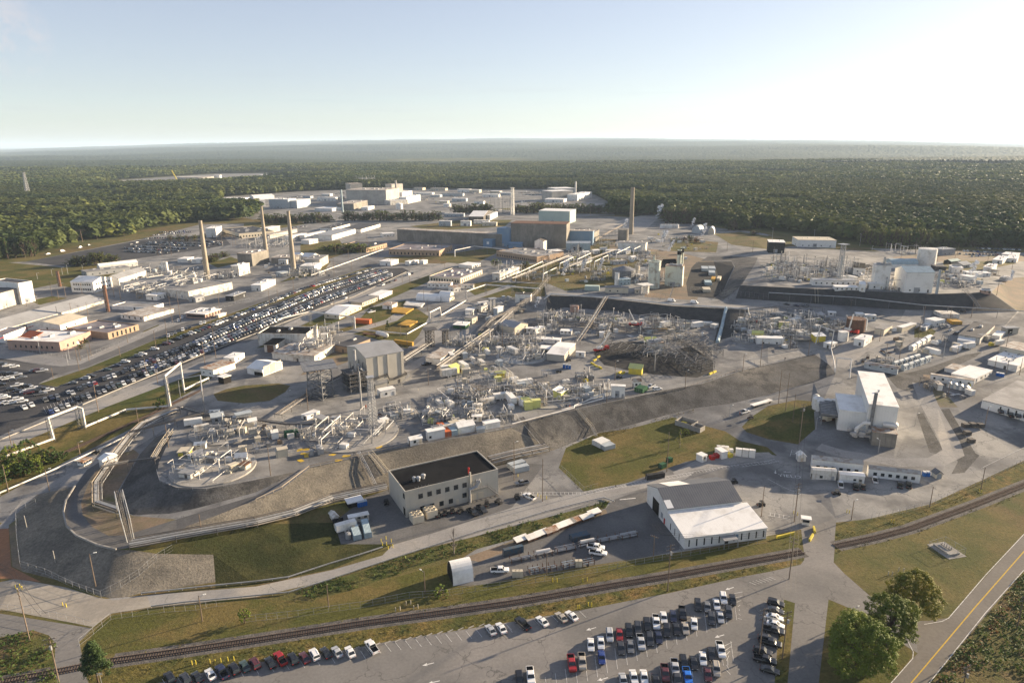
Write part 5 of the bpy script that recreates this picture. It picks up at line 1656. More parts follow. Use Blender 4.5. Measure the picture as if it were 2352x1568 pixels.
B(22,'air_compressor','yellow towable compressor on the gravel pad','compressor',(1982,650),(2000,678),(2032,668),655,wall='yellow',rm='yellow',over=.02)
for i,(x,y)in enumerate(((1880,615),(1920,618),(1955,622),(1995,645))):
 B(22,'white_cabinet',f'tall white cabinet, {ordw(i)} from left at the back of gravel pad','cabinet',(x,y-8),(x+2,y),(x+36,y+2),y-38,wall='white',rm='white',over=.02,group='white cabinets behind the gravel pad')
for i,(a,b,c,lab)in enumerate((((1362,760),(1375,782),(1418,765),'dark green skip standing open by the pole'),((1432,705),(1445,725),(1475,715),'dark skip behind the pole on the bank'))):
 CN(22,lab,a,b,c,b[1]-40,m='green_box',name='skip_bin',cat='skip')
CN(22,'long black open skip beside the road at the foot of the lawn',(1240,865),(1245,885),(1402,860),840,m='dark',name='skip_bin',cat='skip',rf='long black skip')
CN(32,'long blue open skip filled with scrap timber in the storage yard',(534,240),(560,280),(717,240),240,m='bin_blue',name='skip_bin',cat='skip',rf='timber-filled skip')
CN(32,'blue skip with rusty rim left of the pipe racks',(-80,390),(-70,412),(105,370),352,m='bin_blue',name='skip_bin',cat='skip',rf='rusty-rimmed skip')
for i,(x,y)in enumerate(((1805,400),(1870,395),(1942,400),(1820,470),(1855,540))):
 CN(23,['brown waste skip, left of three in the upper line','brown waste skip, middle of three in the upper line','brown waste skip, right of three by the lamp post','brown waste skip standing alone between line and road','brown waste skip, lowest one at the gravel edge'][i],(x-4,y-15),(x,y+4),(x+48,y+2),y-30,m='trim',name='waste_skip',cat='skip')
B(10,'office_building','pinkish brick office with white roof and small red awning','building',(165,830),(560,878),(845,772),797,roof='parapet',wall='brick_pink',rm='white_roof',units=3,rf='pink brick office',win=[('ab',8,1.6,1,1.6,(.1,.9)),('bc',4,1.6,1,1.6,(.15,.85)),('bc',1,.1,2,2.4,(.5,.6),'door','white')])
q_=empty('awning',P(*t(10,345,800)),world_dir(t(10,345,800),(60,8)),'small red tiled awning over the pink brick office entrance','awning')
k_=MB()
k_.add([(-6,-6,5.6),(6,-6,5.6),(6,1,7.6),(-6,1,7.6),(-6,-6,5.3),(6,-6,5.3),(6,1,7.3),(-6,1,7.3)],[(0,1,2,3),(4,5,1,0),(5,6,2,1),(7,4,0,3)])
k_.build('awning_roof','orange',q_)
k_=MB()
for x_ in(-5,5):
 k_.tube((x_,-5.5,-1),(x_,-5.5,5.4),.4,8)
k_.build('column','white',q_)
B(10,'office_building','tan brick office with maroon-black flat roof beside the pink one','building',(615,720),(1000,766),(1280,685),712,roof='parapet',wall='brick_tan',rm='roof_maroon',units=4,rf='tan brick office',win=[('ab',7,.6,1.2,3,(.45,.97)),('bc',6,.6,1.2,3,(.08,.92))])
B(10,'storage_hall','wide low storage hall with cream roof behind the brick offices','building',(345,650),(560,690),(805,610),635,roof='gx',rise=2,wall='white',rm='cream',rf='cream-roofed storage hall')
B(10,'office_building','white block with red stripes at the far left','building',(-60,770),(45,795),(248,715),735,roof='parapet',wall='white',rm='roof_maroon',rf='red-striped white block',win=[('bc',1,3.5,40,.35,(.2,.8),'stripe','red')])
B(10,'long_shop','very long white workshop with pale grey roof running up from the left edge','building',(-215,694),(-20,738),(965,448),690,roof='gx',rise=4,wall='white_dirty',rm='roof_metal',rf='very long white workshop',win=[('bc',26,.3,1.5,3,(.02,.98),'door','cream')])
B(10,'tall_block','tall white block with pale concrete wing at left edge','building',(20,400),(205,440),(330,415),255,roof='parapet',wall='white',rm='roof_dark',rf='tall white block')
B(10,'concrete_wing','windowless pale concrete wing in front of the tall white block','building',(-220,500),(-40,505),(205,432),360,wall='pale_concrete',rm='roof_dark')
B(10,'two_storey_office','white two-storey gabled office with rows of shaded windows','building',(700,322),(868,338),(1040,290),242,roof='gy',rise=3,wall='white',rm='white_roof',rf='white two-storey office',win=[('ab',8,2,1.4,1.4,(.1,.9)),('ab',8,6,1.4,1.4,(.1,.9)),('bc',6,6,1.4,1.4,(.1,.9)),('bc',6,2,1.4,1.4,(.1,.9))])
B(10,'long_shop','long white gabled shop behind the two-storey office','building',(1030,250),(1100,270),(1350,190),210,roof='gx',rise=3,wall='white',rm='roof_metal',win=[('bc',8,.6,1.2,2)])
B(10,'long_shed','long white shed with pale roof near the dark tree clump','building',(893,120),(920,130),(1270,90),95,roof='gx',rise=2,wall='white',rm='white_roof',rf='long pale shed')
B(10,'long_shed','grey low building with pipes behind the two-storey office','building',(770,170),(800,190),(1200,140),150,wall='grey_metal',rm='roof_grey',units=4)
B(10,'process_building','huge flat grey process building covered in roof ducts beside the chimney','building',(1065,320),(1740,400),(2140,310),330,roof='parapet',wall='white_dirty',rm='roof_grey',units=14,rf='huge flat process building',seed=4,win=[('bc',8,.5,1.5,2.5,(.05,.95),'door','grey_metal'),('ab',10,.5,1.6,2.5,(.05,.95),'door','grey_metal')])
B(10,'cooling_bank','long dark-fronted cooling bank in front of the process building','building',(2100,400),(2150,412),(2260,370),370,wall='dark',rm='galv')
B(10,'small_annex','white flat annex before the process building','building',(1395,385),(1440,405),(1530,380),365,wall='white',rm='white_roof')
B(10,'small_annex','grey gabled annex in front of the huge process building','building',(1765,410),(1800,425),(1880,405),385,wall='grey_metal',rm='roof_metal',roof='gx',rise=1)
B(10,'white_office','white office with weathered white roof near the side road','building',(1070,585),(1325,598),(1600,522),560,wall='white',rm='roof_old',rf='weathered white office',win=[('ab',4,.8,1,1.6),('bc',5,.8,1.2,2,(.05,.95),'door','cream')])
B(10,'dark_office','low building with dark gravel roof behind the weathered white office','building',(1085,470),(1380,505),(1505,465),478,roof='parapet',wall='white',rm='roof_grey')
B(10,'gate_house','pinkish flat gatehouse with roof masts beside the side road','building',(1745,555),(1890,578),(2025,530),535,wall='brick_pink',rm='white_roof',units=3,over=.8,rf='pinkish gatehouse',win=[('ab',1,1,14,1.4),('bc',5,.8,1.2,1.8)])
B(10,'canopy','small white canopy right of the gatehouse','canopy',(2000,560),(2010,568),(2080,545),545,wall='cream',rm='white_roof')
B(10,'long_shed','long white shed with rusty roof along the avenue','shed',(1850,1090),(1965,1112),(2165,1038),1050,wall='white',rm='roof_rust',rf='rusty-roofed white shed',win=[('bc',2,.1,1.2,2.2,(.1,.6),'door','cream'),('ab',2,1.4,.8,.8)])
B(10,'canopy','small grey canopy in front of the rusty-roofed shed','canopy',(2005,1160),(2060,1172),(2125,1150),1120,wall='opening',rm='white_roof')
B(10,'semi_trailer','white semi-trailer box backed behind the rusty-roofed shed','trailer',(2095,960),(2160,985),(2250,935),940,wall='white',rm='white_roof',over=.05)
B(11,'old_works','old dirty white works building with sooty flat roof','building',(95,790),(470,842),(560,770),722,roof='parapet',wall='white_dirty',rm='roof_black',rf='old dirty white works',units=2)
B(11,'old_annex','low stained annex full of pipes below the old works','building',(260,900),(540,985),(720,880),920,wall='white_dirty',rm='roof_old',units=3)
B(11,'old_annex','little white lean-to with brown door left of the old works','building',(105,870),(190,888),(270,830),815,wall='white_dirty',rm='roof_black',win=[('ab',1,.1,4,4.5,(.2,.8),'door','rust')])
B(11,'garage','white gabled garage with three doors below the old works','building',(-85,1085),(62,1105),(245,1030),1048,roof='gy',rise=2.2,wall='white',rm='white_roof',rf='white gabled garage',win=[('bc',3,.1,4.2,5,(.06,.96),'door','cream'),('ab',1,.1,6,2,(.1,.4),'door','opening')])
B(11,'grey_shop','tan-walled shop with dark ribbed roof behind the process hall','building',(715,880),(850,895),(1052,815),838,wall='brick_tan',rm='roof_dark',over=.3,rf='dark ribbed shop',rt=False,units=1)
B(11,'gable_hall','white gabled hall with cream walls beside the avenue','building',(650,562),(765,582),(972,495),540,roof='gy',rise=2.5,wall='cream',rm='white_roof',rf='white gabled hall',win=[('bc',5,1.5,1,1),('ab',2,1.5,1,1)])
B(11,'long_trailer','tan trailer with dark roof and a row of windows by the avenue','trailer',(920,440),(978,467),(1117,415),430,wall='cream',rm='roof_grey',rf='tan dark-roofed trailer',win=[('bc',6,1.2,1,1)])
B(11,'long_trailer','long white trailer with a flat roof by the avenue','trailer',(1075,375),(1135,398),(1252,350),368,wall='white',rm='white_roof',rf='long white avenue trailer',win=[('bc',5,1.2,1,.8)])
B(11,'small_hut','white hut with rusty roof between yellow pipe stacks','hut',(1190,470),(1250,490),(1300,460),455,wall='white',rm='roof_rust')
B(11,'fabric_hangar','long white fabric quonset hangar, larger of two','hangar',(1690,330),(1465,410),(1700,420),h=11,roof='ax',wall='white',rm='white_roof',rf='larger quonset hangar')if False else None
bld('fabric_hangar','long white fabric quonset hangar, larger of two','hangar',t(11,1462,380),t(11,1470,408),t(11,1690,418),top=t(11,0,318)[1]+8,roof='ax',wall='white',rm='white_roof',rf='larger quonset hangar')
bld('fabric_hangar','short white fabric quonset hangar, smaller of two','hangar',t(11,1712,395),t(11,1780,422),t(11,1825,395),top=t(11,0,338)[1],roof='ay',wall='cream',rm='white_roof',rf='smaller quonset hangar')
TR(11,'long white trailer in front of the maroon-roofed office',(1570,270),(1575,288),(1790,292),250,n=6,rm='roof_old')
TR(11,'weathered trailer with rusty canopy right of the long one',(1850,290),(1855,300),(2000,300),268,n=3,rm='roof_old')
B(11,'small_hut','small white hut with flat brown-edged canopy','hut',(1775,320),(1815,335),(1880,325),290,wall='white',rm='roof_rust')
B(11,'office_building','cream office with maroon flat roof and eight rooftop units','building',(1585,232),(1880,252),(2080,172),208,roof='parapet',wall='cream',rm='roof_maroon',units=8,rf='maroon-roofed cream office',win=[('ab',11,.5,1.3,2.4,(.04,.96)),('bc',10,.5,1.3,2.4,(.04,.96))])
TR(11,'cream trailer behind the maroon-roofed cream office',(1850,110),(1985,118),(2065,95),90,n=4)
TR(11,'low trailer at the right of the round storage pads with grey roof',(1580,975),(1697,1002),(1830,908),948,n=5,rm='roof_old',rf='grey-roofed pad trailer')
B(11,'cooling_tower','beige cooling tower bank with rooftop fans by the steam pipe','building',(2195,210),(2240,225),(2420,160),165,wall='white_dirty',rm='white_dirty',units=5,rf='beige cooling bank')
B(11,'green_shed','green-walled shed with white ribbed roof on the yard','shed',(1830,650),(1925,672),(1965,640),640,wall='green_box',rm='white_roof',rf='green-walled shed')
B(11,'equipment_house','cream equipment house in the yard behind the pipe racks','building',(1930,610),(1985,625),(2035,605),575,wall='cream',rm='roof_grey')
B(11,'equipment_house','white shed with silver vents beside the equipment yard','building',(1935,525),(1995,540),(2015,520),500,wall='white',rm='white_roof')
B(11,'equipment_house','tall white enclosure next to the lattice mast in the yard','building',(1995,505),(2070,520),(2130,500),468,wall='white_dirty',rm='roof_grey',units=3)
B(11,'equipment_house','tall pale block under lattice mast','building',(2195,560),(2220,570),(2272,545),485,wall='container_grey',rm='white_roof')
CN(11,'long bright orange container beside the tall pipe arch',(900,605),(905,620),(1043,627),582,m='orange',rf='bright orange container')
CN(11,'long ochre yellow container behind the process hall',(1265,795),(1268,803),(1437,828),768,m='ochre',rf='long ochre container')
for i in range(5):
 y=478+9*i
 CN(11,f'yellow beam stack, {ordw(i)} row from the back in the pipe yard',(1250-3*i,y),(1252-3*i,y+10),(1432-14*i,y+22),y-2,m='ochre',name='beam_stack',cat='beam stack',group='yellow beam stacks')
for i in range(3):
 CN(11,f'slanted yellow beam bundle, {ordw(i)} of three beside the pipe elbow',(1320+34*i,632+6*i),(1345+34*i,645+5*i),(1425+30*i,600+6*i),630+4*i,m='ochre',name='beam_stack',cat='beam stack',group='slanted beam bundles')
for i in range(3):
 CN(11,f'pale pipe stack in the hangar yard, {ordw(i)} from the back',(1370-8*i,422+12*i),(1372-8*i,430+12*i),(1535-10*i,448+12*i),420+12*i,m='white',name='pipe_stack',cat='pipe stack',group='pale pipe stacks')
B(1,'canyon_hall','immensely long windowless concrete hall with stained walls','building',(1278,1150),(1300,1168),(2260,1222),1062,roof='flat',wall='old_concrete',rm='roof_old',par=1.2,rf='long concrete hall',over=.02)
B(2,'canyon_block','massive taller block of stained concrete at the end of the long hall','building',(-20,1190),(-10,1222),(498,1235),1008,roof='flat',wall='old_concrete',rm='rust',over=.02,rf='massive concrete block')
B(2,'canyon_wing','lower stained concrete wing with blue panels right of the massive block','building',(500,1190),(720,1205),(800,1150),1115,roof='parapet',wall='old_concrete',rm='roof_old',units=5,rf='lower concrete wing')
B(2,'blue_shed','pale blue rooftop house on the lower concrete wing','building',(515,1190),(520,1204),(740,1210),1075,wall='blue_metal',rm='roof_old')
B(2,'white_shaft','white shaft house with dark gable standing against the concrete block','building',(203,1240),(207,1258),(290,1262),1168,wall='white',rm='trim',roof='gy',rise=2.5,rf='white shaft house')
B(1,'blue_shaft','tall blue ducted shaft house at the middle of the canyon','building',(2200,1190),(2215,1215),(2330,1225),1050,wall='blue_metal',rm='blue_metal',rf='blue ducted shaft house',units=2)
B(1,'blue_shed','blue shed with white square sign at the foot of the hall','building',(2080,1200),(2088,1220),(2170,1225),1155,wall='blue_metal',rm='blue_metal',win=[('bc',1,3,3,3,(.35,.7),'wall_sign','white')],rf='blue signed shed')
B(2,'blue_shed','low blue shed cluster below the massive block','building',(-40,1235),(-30,1245),(90,1248),1190,wall='blue_metal',rm='blue_metal',roof='gx',rise=1)
B(2,'blue_shed','pale blue long shed below the lower concrete wing','building',(485,1240),(500,1255),(720,1255),1190,wall='container_blue',rm='container_grey',roof='gx',rise=1.5,win=[('bc',2,.1,3,3.5,(.2,.7),'door','opening')])
B(2,'teal_hall','big pale green metal hall behind the concrete canyon','building',(218,975),(245,998),(530,1008),890,roof='sy',rise=.6,wall='teal_metal',rm='white_roof',rf='pale green metal hall')
B(2,'white_store','long white store with bare wall beside the pipe yard','building',(960,1245),(970,1262),(1225,1272),1182,wall='white',rm='roof_grey',rf='bare white store')
TR(2,'low white trailer left of the bare white store',(862,1285),(870,1292),(975,1288),1255,n=4)
for i,(x,y,w)in enumerate(((655,1305,60),(750,1290,55),(975,1290,50),(1050,1290,40),(1100,1350,40),(520,1355,45))):
 B(2,'small_hut',['white gabled hut left of the bare store row','white hut with two doors before the lower concrete wing','small gabled hut right of low trailer','tiny gabled hut next to the gabled one','white gable cabin beside grey slab roof','tiny white hut by the street poles'][i],'hut',(x-3,y-10),(x,y),(x+w,y-5),y-32,wall='white',rm='white_roof',roof='gx',rise=.8)
B(2,'flat_slab','flat grey slab-roofed house in the pipe yard','building',(930,1375),(945,1390),(1060,1380),1360,wall='container_grey',rm='roof_grey')
B(2,'flat_slab','flat pale slab-roofed house beside the street','building',(570,1390),(600,1405),(735,1360),1385,wall='container_grey',rm='roof_grey')
B(1,'long_office','long tan brick office in front of the concrete canyon','building',(2085,1330),(2580,1368),(2825,1325),1318,roof='parapet',wall='brick_tan',rm='roof_grey',units=7,rf='long tan brick office',win=[('ab',22,.8,1.2,2)])
B(2,'office_wing','raised rear wing of the long tan brick office','building',(210,1300),(340,1310),(470,1300),1270,wall='brick_tan',rm='white_roof')
B(1,'low_office','brown low office with dirty flat roof left of the street','building',(1250,1282),(1685,1308),(1805,1255),1262,roof='parapet',wall='brick_tan',rm='roof_maroon',units=4,rf='brown low office',win=[('ab',14,.6,1.2,2.4),('bc',6,.6,1.2,2.4)])
B(1,'dark_office','tan office with dark roof behind the round dark trees','building',(790,1240),(1015,1275),(1205,1225),1240,roof='parapet',wall='brick_tan',rm='roof_dark',units=3,win=[('bc',9,.6,1.2,2.2)],rf='dark-roofed tan office')
B(1,'long_barracks','long dark-roofed white building, rear of the left pair','building',(632,1065),(700,1078),(865,1035),1052,wall='white',rm='roof_dark')
B(1,'long_barracks','long dark-roofed white building, right of the left pair','building',(840,1070),(965,1092),(1142,1040),1062,wall='white',rm='roof_dark',win=[('bc',9,.6,1,1.6)])
B(1,'long_barracks','long white workshop with pale roof below the dark-roofed pair','building',(575,1145),(700,1162),(915,1100),1118,wall='white',rm='roof_metal',win=[('bc',9,.6,1,1.6)],rf='long white workshop')
TR(1,'long white trailer row left of the long workshop',(285,1155),(310,1162),(470,1130),1130,n=5)
TR(1,'long low white trailer with pale roof under the workshop',(430,1140),(450,1148),(640,1105),1120,n=5)
TR(1,'white trailer with five windows below the trailer rows',(415,1195),(490,1200),(572,1185),1165,n=5)
TR(1,'white trailer in front of the long concrete hall',(1155,1125),(1170,1135),(1278,1128),1105,n=4)
B(1,'flat_cabin','white cabin with lean-to beside the car park end','building',(1145,1390),(1240,1398),(1310,1375),1360,wall='white',rm='white_roof',rf='white lean-to cabin')
for i,(x,y)in enumerate(((1390,1392),(1440,1385),(1520,1385))):
 B(1,'gate_canopy',['white open canopy nearest the lean-to cabin','white gatehouse in the middle of the canopies','white open canopy furthest along the gate line'][i],'canopy',(x,y-8),(x+20,y),(x+58,y-10),y-32,wall='white',rm='white_roof')
B(0,'office_complex','large two-storey office complex with flat dark roof by the forest','building',(1775,1118),(2200,1148),(2520,1120),1105,roof='parapet',wall='cream',rm='roof_dark',units=8,rf='dark-roofed office complex',win=[('ab',2,1,60,1.6,(.02,.98)),('bc',12,1.5,1.5,2)])
B(0,'entrance_block','white entrance block of the dark-roofed office complex','building',(1935,1120),(1990,1135),(2045,1110),1055,wall='white',rm='white_roof')
B(1,'stone_block','pale concrete block at the right of the office complex','building',(100,1095),(115,1110),(225,1085),1055,wall='pale_concrete',rm='white_roof')
B(1,'stone_block','long low pale block below the office complex','building',(95,1140),(130,1147),(380,1090),1115,wall='pale_concrete',rm='roof_old')
for i,(x,y)in enumerate(((1665,1365),(1790,1370))):
 TR(0,['pair of low white trailers left of the first chimney, left one','low white trailer touching the first chimney'][i],(x,y-10),(x+60,y),(x+120,y-20),y-30,n=4)
B(1,'fan_house','concrete fan house with sloped ducts at the middle chimney foot','building',(-130,1385),(-30,1400),(125,1360),1290,wall='old_concrete',rm='roof_old',units=4,rf='concrete fan house')
B(1,'fan_house','concrete fan house behind the front chimney','building',(165,1365),(330,1375),(400,1345),1325,wall='old_concrete',rm='roof_old',units=3)
B(1,'filter_block','pale concrete filter block right of the front chimney','building',(480,1400),(590,1415),(668,1370),1340,wall='pale_concrete',rm='roof_grey',units=2,rf='pale filter block')
B(1,'white_tent','white gabled tent roof behind the front chimney, left of two','tent',(350,1325),(390,1335),(455,1315),1312,wall='white',rm='white_roof',roof='gy',rise=3)
B(1,'white_tent','white gabled tent roof behind the front chimney, right of two','tent',(440,1330),(510,1340),(580,1318),1318,wall='white',rm='white_roof',roof='gy',rise=3)
B(1,'white_block','white two-storey block at the foot of the filter block','building',(432,1440),(540,1452),(600,1420),1400,wall='white',rm='white_roof',rf='white filter annex',win=[('ab',4,1,1,1.4)])
B(1,'white_block','white cabin left of the front chimney','building',(237,1370),(285,1382),(330,1365),1345,wall='white',rm='white_roof')
B(11,'flat_shop','white flat shop beside the avenue with a paler roof','building',(-20,310),(50,320),(182,262),270,wall='white',rm='white_roof',units=2,rf='white flat avenue shop')
B(11,'flat_shop','grey metal cabin below the front chimney','building',(185,185),(225,192),(297,180),155,wall='container_grey',rm='container_grey')
B(0,'white_works','white works house with big fan ring by the first chimney','building',(2155,1480),(2200,1490),(2300,1460),1400,wall='white_dirty',rm='white_roof',units=2,rf='white fan works')
B(1,'reactor_hall','far massive pale concrete hall crowded with towers','building',(820,800),(835,828),(1200,832),700,wall='pale_concrete',rm='roof_old',units=8,rf='far concrete works')
B(1,'reactor_tower','tallest square concrete tower of the far works','tower',(1188,770),(1195,785),(1252,788),648,wall='pale_concrete',rm='roof_old')
B(1,'reactor_tower','square concrete tower at the right end of the far works','tower',(1296,770),(1302,780),(1345,775),690,wall='pale_concrete',rm='roof_old')
B(1,'reactor_tower','concrete block rising behind the left of the far works','tower',(865,780),(875,790),(985,785),645,wall='pale_concrete',rm='roof_old')
B(1,'far_block','white stepped block right of the far concrete works','building',(1330,770),(1345,790),(1437,770),725,wall='white',rm='white_roof',rf='white stepped far block')
B(1,'far_block','white pipework house with green panels before the far works','building',(1225,830),(1235,840),(1395,830),800,wall='white_dirty',rm='white_roof',units=6)
B(1,'far_block','white block right of the pipework house','building',(1370,815),(1385,828),(1512,800),770,wall='white',rm='white_roof',units=3)
B(1,'brown_block','low brown concrete block before the far works','building',(803,870),(900,885),(1027,850),828,wall='old_concrete',rm='roof_old',units=3)
B(1,'white_block','small white block right of the brown block','building',(993,880),(1030,888),(1087,870),862,wall='white',rm='white_roof')
B(1,'white_dock','very wide flat white canopy roof before the far works','canopy',(540,893),(700,898),(785,885),h=5,wall='white',rm='white_roof')
B(1,'duct_hall','pale grey-blue hall with three dark ducts on its front','building',(115,855),(125,868),(300,872),785,wall='container_grey',rm='white_roof',rf='ducted pale hall',units=4)
B(1,'duct_hall','lower pale wing right of the ducted hall','building',(300,865),(380,870),(505,850),800,wall='container_grey',rm='white_roof')
B(0,'white_hangar','big white metal hangar with rounded rear at the forest edge','building',(2050,850),(2060,857),(2260,858),775,wall='white_metal',rm='white_roof',over=.8,rf='big white forest hangar')
B(0,'white_hangar','lower white wing of the forest hangar','building',(2262,850),(2275,858),(2440,850),800,wall='white',rm='white_roof')
B(1,'arch_tent','white arched tent row behind the lower hangar wing','tent',(-30,785),(-20,792),(170,780),h=7,roof='gx',rise=3,wall='white',rm='white_roof')
B(1,'blue_hall','far long blue-grey hall alone in the forest','building',(50,585),(60,590),(350,582),565,wall='container_blue',rm='white_roof',rf='far blue-grey hall')
B(2,'fort_hall','far stepped hall with white roof and tall white vent','building',(350,785),(370,800),(560,790),715,wall='pale_concrete',rm='white_roof',rf='far white-roofed hall')
B(2,'fort_hall','upper concrete storey of the far white-roofed hall','building',(385,730),(400,745),(580,740),690,wall='pale_concrete',rm='white_roof')
B(2,'fort_wing','white wing right of the far white-roofed hall','building',(540,790),(600,800),(735,770),745,wall='white',rm='white_roof',units=4)
B(2,'fort_wing','white annex front left of the far white-roofed hall','building',(280,800),(300,812),(475,815),785,wall='white',rm='white_roof')
rr_=random.Random(21)
for i,(x,y,w)in enumerate(((1440,745,180),(1600,705,140),(1700,755,200),(1850,720,110),(1960,725,90),(1600,765,90),(2080,765,150),(2150,730,90),(2230,745,110),(2000,830,90),(1680,825,80),(1800,805,130),(560,800,170),(700,785,90),(430,775,70),(600,755,80),(1450,700,80),(1730,945,180),(2000,1010,140),(2080,1030,130),(1680,1030,110),(1880,1030,90))):
 h_=rr_.choice((5,6,7))
 B(1,'far_shed',f'{rr_.choice(("low", "flat", "plain"))} {("white", "cream", "pale")[i % 3]} shed in the far yard, {ordw(i)} of a scattered group','shed',(x-8,y-4),(x,y),(x+w,y+2),h=h_,wall=('white','cream','container_grey')[i%3],rm=rr_.choice(('white_roof','roof_grey','white_roof')),group='low sheds in the far yard')
B(1,'white_barn','big white gabled barn right of the far trees','building',(1970,985),(2090,995),(2170,945),945,roof='gy',rise=5,wall='trim',rm='white_roof',rf='big white barn')
B(1,'white_barn','white lean-to box right of the big white barn','building',(2140,970),(2150,980),(2220,945),935,wall='white',rm='white_roof')
for i,(a,b,top,lab)in enumerate(((270,348,408,'low round white vault, left one far off in the forest'),(412,490,402,'low round white vault, right one far off in the forest'))):
 tank(lab,((a+b)/2,424-10*i),62,top=top+8-4*i,m='pale_concrete',roof='flat',name='round_vault',cat='vault')
tank('far white cylindrical tank with a rim in the forest clearing',(503,413),10,top=402,m='white',roof='flat',rf='far forest tank')
p_=t(12,1300,290)
stack('fat pale green silo with caged ladder in the boiler works',p_,t(12,0,45)[1],4.8,4.8,m='pale_green',name='silo',rf='fat pale green silo')
stack('slim pale vent rising from the top of the fat silo',t(12,1292,280),t(2,0,1300)[1],1.1,.9,m='pale_green',name='vent_stack')
stack('pale stack with black top, left of two in the boiler works',t(12,1525,200),t(2,0,1250)[1],1.9,1.7,m='pale_green',cap=.17,name='boiler_stack')
stack('pale stack with black top, right of two in the boiler works',t(12,1550,190),t(2,0,1228)[1],1.6,1.4,m='pale_green',cap=.17,name='boiler_stack')
tank('dark round tank under a ribbed blue-grey cone roof',t(12,1025,205),10,h=8,m='steel',roof='cone',rs=.3,rf='dark cone-roofed tank')
tank('slim white silo left of the pale blue shed',t(12,962,265),1.9,h=10,m='white',roof='flat',name='silo')
tank('cream upright tank right of the cone-roofed tank',t(12,1150,165),1.8,h=7,m='cream',roof='dome')
B(12,'boiler_house','open pale green boiler frame house under the two stacks','building',(1380,255),(1400,275),(1560,285),90,wall='pale_green',rm='roof_rust',units=3,rf='boiler frame house')
B(12,'black_gable','black gabled roof house behind the fat silo','building',(1380,90),(1400,100),(1510,95),65,wall='dark',rm='roof_black',roof='gx',rise=3)
B(12,'blue_shed','pale blue two-storey shed beside the cone-roofed tank','building',(978,255),(985,270),(1088,265),220,wall='container_blue',rm='container_blue',win=[('bc',3,1,.9,.9),('bc',3,4,.9,.9)])
B(12,'brown_shed','low brown flat shed along the security fence','building',(850,325),(855,338),(1068,342),290,wall='cream',rm='roof_grey',rf='low brown flat shed')
CN(12,'mint green container box by the security fence',(665,305),(668,318),(800,322),275,m='teal_metal',rf='mint green box')
B(12,'white_box','white box house with brown roof beside the pipe bridge','building',(22,415),(28,430),(172,435),348,wall='white',rm='trim',rf='white pipe-bridge house')
B(12,'small_hut','cream hut in front of the fat silo','hut',(1128,335),(1130,345),(1182,345),312,wall='cream',rm='roof_grey')
for i,(x,y,w,m)in enumerate(((1742,140,62,'container_grey'),(1808,140,62,'container_grey'),(1808,178,58,'container_grey'),(1826,235,36,'ochre'),(1878,230,32,'cream'),(1772,268,64,'container_blue'),(1755,332,72,'cream'))):
 CN(12,['grey container at top left of the dark basin floor','grey container at top right of the dark basin floor','grey container below the top right one in the basin','ochre container standing end-on in the basin','cream container beside the ochre one in the basin','blue-grey container low in the basin','cream container lowest in the basin by the fence'][i],(x-2,y-24),(x,y),(x+w,y+2),y-26,m=m,group='containers in the dark basin')
bld('quonset_hut','small white quonset hut facing the camera before the forest','hut',t(2,1795,1090),t(2,1800,1108),t(2,1858,1110),h=9,roof='ay',wall='cream',rm='white_roof',rf='small white quonset')
bld('quonset_hut','grey quonset roof beside steaming pipes','hut',t(2,1640,1080),t(2,1650,1095),t(2,1728,1100),h=10,roof='ay',wall='container_grey',rm='container_grey')
for i in range(6):
 tank(f'white horizontal-banded tank, {ordw(i)} from left in the hooped tank row',t(2,1375+28*i,1050),2.6,h=4.5,m='white',roof='dome',group='hooped white tanks',rf='hooped white tanks' if i==2 else None)
tank('grey round clarifier tower beside the right chimney',t(2,1020,1160),6.5,h=13,m='old_concrete',roof='flat',name='round_tower',rf='grey round tower')
tank('white squat tank before the far works',t(1,1318,876),6.5,h=9,m='white',roof='dome',rf='white squat tank')
tank('low white drum tank in the far yard',t(1,1757,855),7.5,h=6,m='white',roof='cone',rs=.08)
for i in range(2):
 tank(['tall white tank, left of a pair near the first chimney','tall white tank, right of a pair near the first chimney'][i],t(0,1504+28*i,1440),1.7,h=8,m='white',roof='dome',group='pair of white tanks',rf='pair of white tanks' if i else None)
stack('tall tan concrete chimney, left of the three on the left',(477,641),507,2.5,1.5,rf='left tan chimney',rings=0)
stack('tall tan concrete chimney, furthest back of the three',(611,580),474,2.5,1.2,rf='back tan chimney')
stack('tall tan concrete chimney, right of the three on the left',(675,626),485,2.5,1.4,rf='front tan chimney')
stack('tall brown concrete chimney standing alone at right of the long hall',(1449,538),431,3.0,2.4,rf='lone brown chimney',rings=1)
stack('pale blue steel stack in front of the far works',(787,487),436,1.8,1.5,m='container_blue',name='steel_stack')
stack('slim dark vent of the far concrete works',t(1,1291,790),t(1,0,612)[1],2.2,2.,m='pale_concrete',name='vent_stack')
stack('white vent on the far white-roofed hall',t(2,583,770),t(2,0,622)[1],2.0,1.8,m='white',name='vent_stack')
stack('rust-brown steel stack on the lawn at left',(138,658),623,1.3,1.2,m='rust',name='steel_stack')
stack('rust-brown steel stack rising by the long workshop',(249,716),656,1.3,1.2,m='rust',name='steel_stack')
stack('white steel stack on the dirty works roof edge',t(11,560,830),t(11,0,645)[1],1.5,1.4,m='white_dirty',name='steel_stack')
stack('grey steel pole stack before the tan process hall',t(21,970,230),t(11,0,1060)[1],.45,.4,m='galv',name='steel_stack')
stack('slim white stack on the tower house',t(13,1035,300),t(3,0,1320)[1],.9,.8,m='galv',name='steel_stack')
for i,(x,y,tp)in enumerate(((1548,345,130),(655,240,0))):
 stack(['slim blue-grey stack right of the corrugated hall','slim pale stack with lattice in the far tank farm'][i],t(13,x,y),t(13,0,tp)[1],1.,.8,m='container_grey',name='steel_stack')
